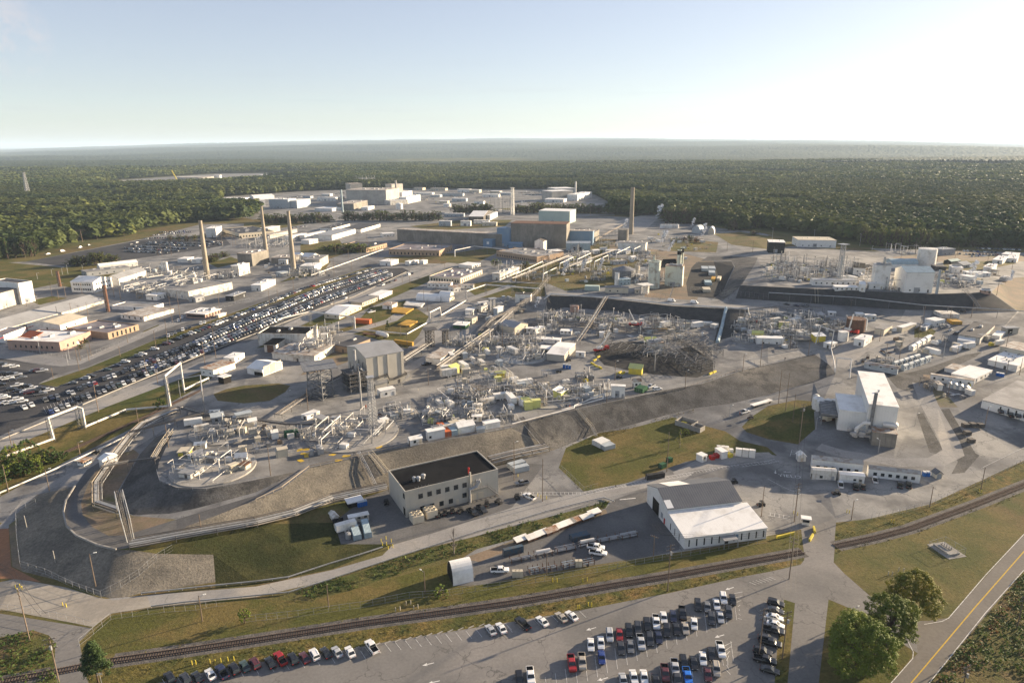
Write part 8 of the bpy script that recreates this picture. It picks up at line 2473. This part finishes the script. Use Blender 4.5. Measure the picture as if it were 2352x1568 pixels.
def yard_items():
 rr=random.Random(77)
 def hut(b):
  b.box(-1.6,-1.2,0,1.6,1.2,2.3)
  b.box(-1.75,-1.35,2.3,1.75,1.35,2.45)
 def crate(b):
  b.box(-1,-.8,0,1,.8,1.2)
  b.box(-.9,-.7,1.2,.3,.7,1.5)
 def tote(b):
  b.tube((0,0,0),(0,0,1.6),.8,10)
  b.tube((0,0,1.6),(0,0,1.9),.4,8)
 def cooler(b):
  b.box(-2.2,-1.1,.3,2.2,1.1,2.2)
  for x in(-1.1,1.1):
   b.lathe([(.8,2.2),(.85,2.5),(.7,2.5)],10,c=(x,0))
 def trl(b):
  b.box(-3.6,-1.2,.7,3.6,1.2,3.1)
  b.box(3.6,-.1,.6,5,.1,.75)
  for x in(-.6,.6):
   for y in(-1.15,1.15):
    b.tube((x,y-.1,.4),(x,y+.1,.4),.4,8)
 def spool(b):
  for i in range(5):
   b.tube((-3,-.6+.3*i,.3),(3,-.6+.3*i,.3),.13,6)
  for x in(-2.2,2.2):
   b.box(x-.1,-.9,0,x+.1,.9,.18)
 def frame(b):
  for x in(-2,2):
   for y in(-1.2,1.2):
    b.tube((x,y,0),(x,y,3.4),.1,4)
   b.tube((x,-1.2,3.4),(x,1.2,3.4),.1,4)
   b.tube((x,-1.2,0),(x,1.2,3.4),.06,4)
  for y in(-1.2,0,1.2):
   b.tube((-2.6,y,3.4),(2.6,y,3.4),.12,5)
  b.box(-1,-.6,0,.6,.6,1.6)
 kinds=[('storage_hut','hut',hut,('white','cream','container_grey','tan_metal'),3),('equipment_crate','crate',crate,('white','cream','wood','steel','yellow'),4),('upright_vessel','tank',tote,('white','galv','cream'),2),('air_cooler','cooler',cooler,('galv','white','container_grey'),2),('cargo_trailer','trailer',trl,('white','white','white_dirty'),2),('pipe_bundle','pipes',spool,('galv','rust','pipe_white'),2),('pipe_stand','stand',frame,('steel','pipe_brown','galv'),4)]
 bag=[k for k in kinds for _ in range(k[4])]
 cw={'white':'white','cream':'cream','container_grey':'pale grey','tan_metal':'tan','wood':'wooden','steel':'dark steel','yellow':'yellow','galv':'silver','white_dirty':'stained white','rust':'rusty','pipe_white':'white pipe','pipe_brown':'brown'}
 proto={}
 for poly,n in(([(600,985),(720,975),(900,935),(960,960),(760,1040),(620,1055)],16),([(960,930),(1180,870),(1300,860),(1360,880),(1400,905),(1180,968),(980,1010)],34),([(1000,790),(1180,745),(1250,800),(1200,850),(1020,870)],26),([(1240,725),(1440,735),(1640,745),(1600,785),(1380,780),(1240,765)],34),([(1690,735),(1950,735),(1930,775),(1700,795)],30),([(1740,605),(2020,615),(2060,650),(1760,650)],34),([(2150,620),(2300,620),(2330,650),(2180,665)],18),([(1960,770),(2150,750),(2320,790),(2200,810),(2060,830)],22),([(2110,880),(2240,870),(2230,920),(2160,915)],10),([(1230,570),(1500,560),(1480,650),(1300,650)],34),([(1490,530),(1640,560),(1640,600),(1500,590)],18),([(1060,700),(1180,680),(1220,720),(1100,745)],16),([(600,600),(760,590),(760,640),(620,650)],22),([(270,610),(520,600),(560,640),(300,690)],22),([(980,440),(1240,440),(1240,472),(1000,470)],26),([(770,1200),(800,1190),(840,1240),(790,1246)],2),([(1885,925),(1920,915),(1935,960),(1900,985)],8),([(440,960),(640,965),(600,1060),(430,1050)],14)):
  xs,ys=[p[0]for p in poly],[p[1]for p in poly]
  k=0
  while k<int(n*1.5):
   c=(rr.uniform(min(xs),max(xs)),rr.uniform(min(ys),max(ys)))
   if not in_poly(np.array([c[0]]),np.array([c[1]]),poly)[0]:
    continue
   k+=1
   nm,cat,fn,ms,_=rr.choice(bag)
   m=rr.choice(ms)
   if(nm,m)not in proto:
    b=MB()
    fn(b)
    proto[nm,m]=o=b.build(nm,m)
    o['category']=cat
   else:
    o=link_copy(proto[nm,m])
   o.location=P(*c)
   o.rotation_euler=(0,0,rr.choice((0,1.57))+.45+rr.uniform(-.15,.15))
   s=rr.uniform(.8,1.25)
   o.scale=(s,s,s*rr.uniform(.9,1.2))
   auto(o,c,cw[m]+' '+{'upright_vessel':'upright vessel','pipe_bundle':'bundle'}.get(nm,nm.replace('_',' ')))
 for i,(poly,n,r,h)in enumerate((([(980,900),(1180,880),(1340,865),(1390,900),(1180,955),(1000,985)],10,7,4),([(1010,800),(1180,750),(1260,790),(1200,840)],9,8,6),([(1250,725),(1450,735),(1640,750),(1400,775),(1240,760)],10,8,6),([(1690,730),(1940,735),(1900,770),(1700,790)],9,8,6),([(1760,600),(2040,620),(2050,650),(1760,645)],9,9,8),([(1230,580),(1480,565),(1480,640),(1300,650)],8,9,6),([(290,620),(520,605),(540,640),(330,680)],4,9,5),([(600,605),(750,595),(740,640),(620,650)],4,9,6))):
  xs,ys=[p[0]for p in poly],[p[1]for p in poly]
  k=0
  while k<int(n*1.3):
   c=(rr.uniform(min(xs),max(xs)),rr.uniform(min(ys),max(ys)))
   if in_poly(np.array([c[0]]),np.array([c[1]]),poly)[0]:
    k+=1
    auto(cluster(None,c,r*rr.uniform(.7,1.2),500+20*i+k,pad=rr.choice((None,None,'stain')),n=20,h=h,boxes=5,risers=7,yellow=rr.choice((0,0,1)),name='pipe_station',cat='pipe station'),c,'open pipe station')
yard_items()
def leaf_cloud(tips,size,seed,per=14,spread=1.,droop=.2):
 r=np.random.RandomState(seed)
 V,F=[],[]
 for tip in tips:
  c=np.array(tip[:3])
  s=tip[3]if len(tip)>3 else spread
  for _ in range(per):
   d=r.normal(size=3)
   d/=np.linalg.norm(d)
   p=c+d*s*(.45+.55*r.rand())*np.array((1,1,.75))
   n=d*.8+np.array((0,0,.6))+(r.rand(3)-.5)*1.1
   n/=np.linalg.norm(n)
   a=np.cross(n,r.normal(size=3))
   a/=np.linalg.norm(a)
   b=np.cross(n,a)
   k=size*(.6+.8*r.rand())
   o=len(V)
   V+=[p-a*k,p-b*k*.55,p+a*k-n*droop*k,p+b*k*.55]
   F.append((o,o+1,o+2,o+3))
 return np.array(V),np.array(F)
def big_tree(name,label,c,top,rx,leaf,seed,ntip=150,per=26,size=.34,kind='oak',bark='bark',group=None,base=.25,h=None):
 p=P(*c)
 h=height_for(p,top)if h is None else h
 r=random.Random(seed)
 root=empty(name,p,0,label,'tree',group)
 tips=[]
 b=MB()
 th=h*(.42 if kind=='oak' else .95)
 tr=max(.18,h*.022)
 b.tube((0,0,-.5),(0,0,th),tr,9,r2=tr*(.6 if kind=='oak' else .15))
 for i in range(ntip):
  if kind=='oak':
   a=r.uniform(0,6.283)
   u=r.random()
   z=h*(base+(1-base)*u)
   e=math.sqrt(max(.03,1-((u-.38)/.66)**2))
   lob=.95+.26*math.sin(3*a+seed)+.1*math.sin(7*a+2*seed+u*6)
   q=rx*e*lob*(.5+.5*r.random()**.4)
   s=rx*r.uniform(.1,.2)
  else:
   u=r.random()
   z=h*(base+(1-base)*u)
   a=r.uniform(0,6.283)
   q=rx*(1.02-u)**.7*(.3+.7*r.random())*(1+.25*math.sin(2*a+seed))
   s=rx*r.uniform(.14,.26)
  tips.append((q*math.cos(a),q*math.sin(a),z,s))
 for t_ in tips[::max(1,ntip//26)]:
  z0=min(th*.95,t_[2]*.75)
  b.tube((0,0,z0),(t_[0]*.9,t_[1]*.9,t_[2]),tr*.35,5,r2=tr*.08)
 b.build('trunk',bark,root)
 V,F=leaf_cloud(tips,size,seed,per)
 k=bulk_mesh('crown',V,F,[leaf])
 k.parent=root
 return root
big_tree('broadleaf_tree','big bright green tree, nearest of three in the corner by highway',t(33,790,1500),t(33,0,990)[1],7.4,'leaf_oak',3,520,44,.24)
big_tree('broadleaf_tree','dark green tree in the middle of the three by highway',t(33,1090,1240),t(33,0,800)[1],6.0,'leaf_oak',8,420,42,.22)
big_tree('broadleaf_tree','golden green tree, furthest of three by the highway',t(33,1320,945),t(33,0,570)[1],6.2,'leaf_gold',5,420,42,.22)
big_tree('pine_tree','spreading green pine beside the railway crossing at bottom left',t(30,905,1570),t(30,0,1195)[1],3.9,'leaf_pine',9,230,42,.2,'pine',base=.35)
big_tree('bare_tree','leafless pale tree standing in the ditch by the front road',t(31,1820,385),t(31,0,135)[1],2.9,'bark_grey',4,60,3,.1,'pine','bark_grey',base=.2)
big_tree('young_tree','bright yellow-green bush on a dead stump by the front fence',t(30,2250,1020),None,1.7,'leaf_young',12,40,20,.2,h=4.5)
big_tree('bare_tree','thin half-bare tree on the bank lawn',t(22,1540,580),t(22,0,415)[1],2.2,'leaf_gold',14,50,8,.16,'pine','bark_grey',base=.15)
big_tree('young_tree','small yellowing tree beside the concrete walled pit',t(22,1595,470),t(22,0,410)[1],1.6,'leaf_young',15,40,18,.18)
big_tree('bush','round green bush tip on the lawn beside the open shed',t(31,1690,760),None,2.6,'leaf_young',16,40,20,.22,base=.05,h=2.6)
big_tree('pine_tree','small dark pine on the lawn by the orange container',t(11,1210,680),t(11,0,595)[1],2.,'leaf_pine',17,50,16,.25,'pine',base=.1)
for i,(x,y,yt,w)in enumerate(((30,800,620,4.5),(130,760,560,4),(270,690,520,4.2),(190,790,640,4),(360,730,640,4),(470,690,590,3.6),(230,830,720,3.5),(90,850,730,4),(540,690,620,3),(1470,215,140,2.6),(320,800,690,3),(20,900,800,4))):
 big_tree('bush',None,t(20,x,y),t(20,0,yt)[1],w,('leaf_ivy','leaf_oak','leaf_pine')[i%3],30+i,60,18,.32,base=.08)
 auto(THINGS[-1],t(20,x,y),'dense green bush')
PROTO={}
def small_tree(c,top,w,kind,label=None,what=None,group=None,h=None):
 if kind not in PROTO:
  PROTO[kind]=[]
  for s in range(3):
   lf,kk={'oak':('leaf_oak','oak'),'pine':('leaf_pine','pine'),'dark':('leaf_wood','oak'),'gold':('leaf_gold','oak'),'rust':('leaf_rust','oak'),'light':('leaf_light','oak')}[kind]
   o=big_tree('pine_tree' if kind=='pine' else 'broadleaf_tree',None,(1176,1176),None,1.,lf,60+s*7+len(kind),46,11,.085,kk,base=.12 if kind!='pine' else .3,h=2.)
   PROTO[kind].append([o,True])
 pr=PROTO[kind][RND.randrange(len(PROTO[kind]))]
 if pr[1]:
  o,pr[1]=pr[0],False
 else:
  o=copy_tree(pr[0])
 p=P(*c)if not isinstance(c,Vector)else c
 h=max(2.,height_for(p,top))if h is None else h
 o.location=p
 o.scale=(w,w,h/2)
 o.rotation_euler=(0,0,RND.uniform(0,6.28))
 tag(o,label,'tree',group)
 if label is None:
  auto(o,c,what)
 return o
for rc,x0,x1,y,yt,n,w,kind,lab,grp in((0,640,800,1400,1300,5,8,'dark','dark round tree in the left clump by the forest car park','left clump of dark trees'),(0,840,940,1390,1265,4,8,'dark','tall dark tree in the middle clump by forest car park','middle clump of dark trees'),(0,970,1080,1365,1280,4,7,'dark','dark tree in the right clump by the forest car park','right clump of dark trees'),(0,1915,2000,1368,1280,4,6,'dark','dark tree beside the first chimney','dark trees by the first chimney'),(0,2045,2080,1325,1262,2,6,'dark','dark tree right of the first chimney','tree pair right of the chimney'),(1,640,780,1262,1185,4,11,'oak','big round dark tree in the left clump before the tan office','left clump before the tan office'),(1,830,990,1275,1172,5,12,'oak','big round dark tree in the right clump before the tan office','right clump before the tan office'),(1,70,690,1005,905,22,10,'dark','dark tree in the belt left of the steel stack','tree belt left of the steel stack'),(1,800,1700,985,885,28,10,'dark','dark tree in the belt behind the long barracks','pine belt behind the barracks'),(1,1810,2150,915,820,12,12,'dark','dark tree in the grove left of the white barn','grove by the white barn'),(2,30,900,915,810,28,11,'dark','dark tree in the belt below the far white-roofed hall','tree belt below the far hall'),(2,920,1380,925,800,14,16,'dark','dark tall tree in the wood behind the lone chimney','wood behind the lone chimney'),(2,1400,1960,1010,850,18,16,'dark','tall dark tree in the wood edge right of the lone chimney','wood edge right of the chimney'),(2,1980,2070,1078,950,4,11,'dark','dark tree in the bushy clump at the forest road','bushy clump at the forest road'),(2,2090,2340,1050,920,9,12,'dark','dark tree in the row right of the forest road','tree row right of the forest road'),(3,1430,1560,1225,1150,5,9,'dark','dark tree left of the far right car lot','trees left of the far right lot'),(3,1600,2200,1225,1135,14,10,'dark','dark tree behind the far right car lot','trees behind the far right lot'),(3,1020,1400,1200,1100,9,11,'dark','dark tree at the wood corner behind the big white tank','wood corner behind the white tank')):
 for i in range(n):
  s=(i+RND.uniform(.2,.8))/n
  yy=y-RND.uniform(0,14)
  small_tree(t(rc,x0+(x1-x0)*s,yy),t(rc,0,yt+RND.uniform(0,.35)*(y-yt))[1],w*RND.uniform(.75,1.05),kind if RND.random()<.8 else 'light',lab,group=grp)
for i,x in enumerate((1570,1645,1725,1790)):
 small_tree(t(0,x,1168),t(0,0,1112)[1],5,'gold' if i==3 else 'dark',f'{("dark", "dark", "dark", "bright yellow-green")[i]} small tree, {ordw(i)} of four before the office complex',group='four trees before the office complex')
for lab,rc,x,y,yt,w,k in(('reddish shrub left of the quonset pipes',2,1575,1165,1125,5,'rust'),('reddish shrub right of the dark one by steam pipes',2,1700,1180,1130,5,'rust'),('dark shrub between two reddish shrubs',2,1640,1170,1120,6,'dark'),('dark bush on the street corner by brick office wing',2,120,1425,1360,5.5,'dark'),('dark bush beside the long tan brick office',1,2200,1395,1330,5.5,'oak'),('rounded shrub at the corner of pink brick office',10,745,850,805,3,'oak'),('green shrub beside the pink brick office door',10,780,800,770,2.6,'light'),('yellow-green tree left of the back chimney',1,250,1000,940,7,'light'),('pale green small tree left of the yellow-green one',1,115,1005,950,6,'light'),('lone dark round bush on the right meadow',2,2225,1115,1065,7,'dark')):
 small_tree(t(rc,x,y),t(rc,0,yt)[1],w,k,lab)
for pl in PROTO.values():
 for o,un in pl:
  if un:
   for ch in list(o.children):
    bpy.data.objects.remove(ch)
   THINGS.remove(o)
   bpy.data.objects.remove(o)
 pl[:]=[q for q in pl if not q[1]]
NT=sum(1 for o in THINGS if o.get('category')=='tree' and o.parent is None)
NFRONT=max(0,292-NT)
W_=WOOD
px_,py_=proj_np(W_[:,0],W_[:,1],W_[:,2])
vis=(px_>-8)&(px_<2360)
order=np.concatenate([np.nonzero(vis)[0][:NFRONT],np.nonzero(~vis)[0][:0]])
for j in order:
 x,y,z,d=W_[j]
 side=px_[j]<900
 small_tree(Vector((x,y,z)),None,RND.uniform(3.6,5.6),RND.choice(['dark','dark','dark','pine','light']),'dense dark green tree along the front edge of the '+('left' if side else 'right')+' forest',group='front trees of the '+('left' if side else 'right')+' forest',h=RND.uniform(15,22))
WOOD=np.delete(WOOD,order,0)
NFRONT=0
def cover(name,label,polys,dens,size,leaf,seed,hh=.8,per=5,bank=None):
 r=np.random.RandomState(seed)
 tips=[]
 for poly in polys:
  w=np.array([tuple(P(*q))for q in poly])
  lo,hi=w[:,:2].min(0),w[:,:2].max(0)
  n=int(dens*(hi[0]-lo[0])*(hi[1]-lo[1]))
  q=lo+r.rand(n,2)*(hi-lo)
  ok=in_poly(q[:,0],q[:,1],[(a,b)for a,b in w[:,:2]])
  c=bilin(LAT,q[:,0]/5+seed,q[:,1]/5)
  q=q[ok&(c>.3)]
  for x,y in q:
   tips.append((x,y,gz((x,y))+hh*r.rand(),size*(1+r.rand())))
 V,F=leaf_cloud(tips,size*.55,seed,per)
 o=bulk_mesh(name,V,F,[leaf])
 tag(o,label,name.replace('_',' '),kind='stuff')
RG={}
for nm,_,pts in REG:
 RG.setdefault(nm,[]).append(pts)
cover('ground_ivy','dark green ivy and brambles filling the ditch by the front road',RG['ditch_ivy'],.9,.55,'leaf_ivy',41,.7)
cover('ivy_shoots','paler green shoots standing out of the ditch ivy',RG['ditch_ivy'],.03,.5,'leaf_young',42,1.4,9)
cover('roadside_undergrowth','dense green and rusty undergrowth beside the highway',[[(2352,1320),(2145,1568),(2130,1600),(2380,1600),(2380,1320)]],.8,.6,'leaf_ivy',43,.9)
cover('rusty_undergrowth','rust brown weeds along the highway edge',[[(2352,1318),(2145,1568),(2190,1568),(2360,1370)]],.5,.5,'leaf_rust',44,.5)
cover('corner_undergrowth','tangled green undergrowth at the bottom left corner',[RG['scrub_patch'][0]],.9,.6,'leaf_ivy',45,.7)
cover('trackside_weeds','yellow green weeds along both sides of the railway',[[(260,1535),(588,1484),(1013,1422),(1426,1355),(1764,1297),(1764,1310),(1538,1358),(1176,1422),(785,1488),(350,1560)],[(300,1496),(588,1452),(1013,1390),(1426,1326),(1426,1331),(1013,1396),(588,1458),(300,1502)]],.45,.38,'leaf_weed',46,.3)
cover('verge_weeds','yellow weeds along the fence and track at right',[[(1925,1225),(2089,1190),(2352,1075),(2352,1085),(2089,1203),(1925,1240)],[(1925,1264),(2089,1225),(2352,1128),(2352,1136),(2089,1234),(1925,1272)]],.4,.4,'leaf_weed',47,.3)
cover('bank_weeds','yellow grass tufts along the foot of the dark bank',[[(1276,1033),(1376,994),(1426,984),(1526,956),(1600,940),(1600,945),(1446,988),(1330,1025)],[(1310,1090),(1340,1125),(1426,1114),(1426,1120),(1340,1135),(1300,1085)]],.5,.4,'leaf_weed',48,.3)
def people():
 base=None
 for lab,rc,x,y in(('person in orange vest beside the white pickup on the curved road',22,2092,280),('person in dark clothes walking on the crest road',13,155,955),('person in yellow vest by the yellow hut at the pit',12,960,1095),('person in dark clothes standing near the green container',12,1090,1130),('person in orange at the foot of the tan process hall',21,1010,220),('person with hard hat on the mound top',21,310,385),('person in dark clothes near the steel stair on the bank',12,500,1392),('person in an orange vest near the steel stair',12,530,1400)):
  b=MB()
  prof=[(.1,0),(.11,.45),(.13,.85),(.19,1.0),(.2,1.3),(.22,1.45),(.08,1.52),(.07,1.56),(.11,1.63),(.12,1.7),(.09,1.78),(.02,1.81)]
  b.lathe(prof,10)
  for i,v in enumerate(b.v):
   b.v[i]=(v[0]*(.6 if v[2]>.9 else .9),v[1]*(1.15 if .9<v[2]<1.5 else 1.),v[2])
  for s in(-1,1):
   b.path([(0,s*.23,1.42),(.03,s*.3,1.12),(.14,s*.27,.85)],.05,6)
   b.tube((0,s*.1,.9),(.06*s,s*.12,0),.085,7,r2=.06)
  o=b.build('person','orange' if 'orange' in lab else 'yellow' if 'yellow' in lab else 'dark',smooth=True)
  o.location=P(*t(rc,x,y))
  o.rotation_euler=(0,0,x)
  tag(o,lab,'person')
people()
label_cars()
label_auto()
def build_bulk_woods(T):
 rng=np.random.RandomState(9)
 VV,FF,MM=[],[],[]
 off=0
 lods={0:[tree_template(s,70,k)for s,k in((1,'pine'),(2,'oak'),(3,'pine'),(4,'oak'),(5,'oak'))],1:[tree_template(s,34,k)for s,k in((11,'pine'),(12,'oak'),(13,'pine'),(14,'oak'))],2:[tree_template(s,16,k)for s,k in((21,'oak'),(22,'pine'),(23,'oak'))]}
 stand=bilin(LAT,T[:,0]/260+5,T[:,1]/200+9)
 light=bilin(LAT,T[:,0]/120+25,T[:,1]/90+2)
 lod=np.where(T[:,3]<1250,0,np.where(T[:,3]<2300,1,2))
 tid=rng.randint(0,1000,len(T))
 for L in lods:
  for k,(tv,tf)in enumerate(lods[L]):
   sel=(lod==L)&(tid%len(lods[L])==k)
   n=int(sel.sum())
   if not n:
    continue
   S=T[sel]
   h=(13+9*stand[sel]+rng.rand(n)*5)*np.where(light[sel]>.7,.75,1)
   w=h*(1.0+.35*rng.rand(n))*(1.15 if L==2 else 1.)
   a=rng.rand(n)*6.283
   ca,sa=np.cos(a),np.sin(a)
   x=tv[None,:,0]*w[:,None]
   y=tv[None,:,1]*w[:,None]
   V=np.stack([S[:,0:1]+x*ca[:,None]-y*sa[:,None],S[:,1:2]+x*sa[:,None]+y*ca[:,None],S[:,2:3]+tv[None,:,2]*h[:,None]],-1).reshape(-1,3)
   F=(tf[None]+(np.arange(n)*len(tv))[:,None,None]).reshape(-1,tf.shape[1])+off
   m=np.where(light[sel]+.25*rng.rand(n)>.82,1,0)
   VV.append(V)
   FF.append(F)
   MM.append(np.repeat(m,len(tf)))
   off+=len(V)
 o=bulk_mesh('woodland',np.concatenate(VV),np.concatenate(FF),['leaf_wood','leaf_light'],np.concatenate(MM))
 tag(o,'dense pine and oak woodland spreading beyond the plant fence','woodland',kind='stuff')
 na,nr=1300,420
 az=np.linspace(-.84,.84,na)
 d=4000*(45000/4000)**(np.linspace(0,1,nr)**1.0)
 D,A=np.meshgrid(d,az,indexing='ij')
 D=D*(1+.004*(rng.rand(nr,na)-.5))
 X,Y=D*np.sin(A),D*np.cos(A)
 crown=(rng.rand(nr,na)-.3)*9*(1+(D-4000)/14000)+bilin(LAT,X/420,Y/420)*8
 Zc=15+hills(X,Y)+12+crown
 V=np.stack([X,Y,Zc],-1).reshape(-1,3)
 i=(np.arange(nr-1)[:,None]*na+np.arange(na-1)[None]).ravel()
 F=np.stack([i,i+1,i+na+1,i+na],-1)
 px,py=proj_np(X.ravel(),Y.ravel(),np.full(X.size,15.))
 o=bulk_mesh('forest_canopy',V,F,['leaf_far'])
 tag(o,'far forest canopy rolling in low ridges to the horizon','forest',kind='stuff')
build_bulk_woods(WOOD[NFRONT:])
SUN_EL,SUN_AZ=math.radians(12.5),math.radians(63)
def build_sky():
 w=bpy.data.worlds.new('World')
 SC.world=w
 w.use_nodes=True
 nt=w.node_tree
 bg=nt.nodes['Background']
 sky=nt.nodes.new('ShaderNodeTexSky')
 sky.sky_type='NISHITA'
 sky.sun_disc=False
 sky.sun_elevation=SUN_EL
 sky.sun_rotation=SUN_AZ
 sky.altitude=200
 sky.air_density=.8
 sky.dust_density=SKY_DUST
 sky.ozone_density=1.5
 hs=nt.nodes.new('ShaderNodeHueSaturation')
 hs.inputs['Hue'].default_value=.52
 hs.inputs['Saturation'].default_value=.85
 gm=nd(nt,'ShaderNodeGamma')
 gm.inputs['Gamma'].default_value=.62
 nt.links.new(sky.outputs[0],gm.inputs[0])
 sc=nd(nt,'ShaderNodeVectorMath',operation='SCALE')
 nt.links.new(gm.outputs[0],sc.inputs[0])
 sc.inputs['Scale'].default_value=1.8
 nt.links.new(sc.outputs[0],hs.inputs['Color'])
 g=nt.nodes.new('ShaderNodeTexCoord').outputs['Generated']
 mp=nd(nt,'ShaderNodeMapping')
 nt.links.new(g,mp.inputs[0])
 mp.inputs['Scale'].default_value=(3.,3.,60.)
 st=ramp(nt,noise(nt,mp.outputs[0],1.3,5,.6),.55,.8)
 dt=nd(nt,'ShaderNodeVectorMath',operation='DOT_PRODUCT')
 nt.links.new(g,dt.inputs[0])
 dt.inputs[1].default_value=ray(20,82).normalized()
 pf=nd(nt,'ShaderNodeMath',operation='MULTIPLY')
 nt.links.new(ramp(nt,dt.outputs['Value'],.9990,.99985),pf.inputs[0])
 nt.links.new(ramp(nt,noise(nt,g,38,5,.6),.4,.62),pf.inputs[1])
 sz=nd(nt,'ShaderNodeSeparateXYZ')
 nt.links.new(g,sz.inputs[0])
 lo=nd(nt,'ShaderNodeMath',operation='MULTIPLY')
 nt.links.new(ramp(nt,sz.outputs[2],.12,.02),lo.inputs[0])
 nt.links.new(st,lo.inputs[1])
 l2=nd(nt,'ShaderNodeMath',operation='MULTIPLY')
 nt.links.new(lo.outputs[0],l2.inputs[0])
 l2.inputs[1].default_value=.35
 c1=mixc(nt,l2.outputs[0],hs.outputs[0],(2.6,2.7,3.2))
 p2=nd(nt,'ShaderNodeMath',operation='MULTIPLY')
 nt.links.new(pf.outputs[0],p2.inputs[0])
 p2.inputs[1].default_value=.6
 nt.links.new(mixc(nt,p2.outputs[0],c1,(4.6,4.2,4.1)),bg.inputs[0])
 bg.inputs[1].default_value=SKY_STR
 ld=bpy.data.lights.new('sun','SUN')
 ld.energy=SUN_STR
 ld.angle=math.radians(.55)
 ld.color=(1,.8,.56)
 s=bpy.data.objects.new('sun',ld)
 COL.objects.link(s)
 dv=Vector((math.sin(SUN_AZ)*math.cos(SUN_EL),math.cos(SUN_AZ)*math.cos(SUN_EL),math.sin(SUN_EL)))
 s.rotation_euler=dv.to_track_quat('Z','Y').to_euler()
 s.location=dv*500+Vector((0,0,300))
 if HAZE:
  b=MB()
  b.box(-50000,-3000,-1.6,50000,52000,HAZE_TOP)
  m=bpy.data.materials.new('haze')
  m.use_nodes=True
  n2=m.node_tree
  n2.nodes.remove(n2.nodes['Principled BSDF'])
  v=nd(n2,'ShaderNodeVolumePrincipled')
  v.inputs['Color'].default_value=(.62,.79,1,1)
  v.inputs['Density'].default_value=HAZE
  v.inputs['Anisotropy'].default_value=.05
  n2.links.new(v.outputs[0],n2.nodes['Material Output'].inputs['Volume'])
  _MATS['haze']=m
  o=b.build('haze',m)
  THINGS.remove(o)
  tag(o,kind='stuff')
 SC.view_settings.view_transform='Standard'
 SC.view_settings.look='None'
 SC.view_settings.exposure=EXPO
 SC.view_settings.gamma=1
 SC.render.engine='CYCLES'
 c=SC.cycles
 c.use_denoising=True
 try:
  c.denoiser='OPENIMAGEDENOISE'
 except Exception:
  pass
 c.max_bounces=5
 c.diffuse_bounces=2
 c.glossy_bounces=2
 c.transparent_max_bounces=6
 c.volume_bounces=1
 c.volume_step_rate=1
SKY_DUST,SKY_STR,SUN_STR,EXPO,HAZE,HAZE_TOP=.7,.054,5.0,1.74,4.2e-5,420
build_sky()
cam_setup()
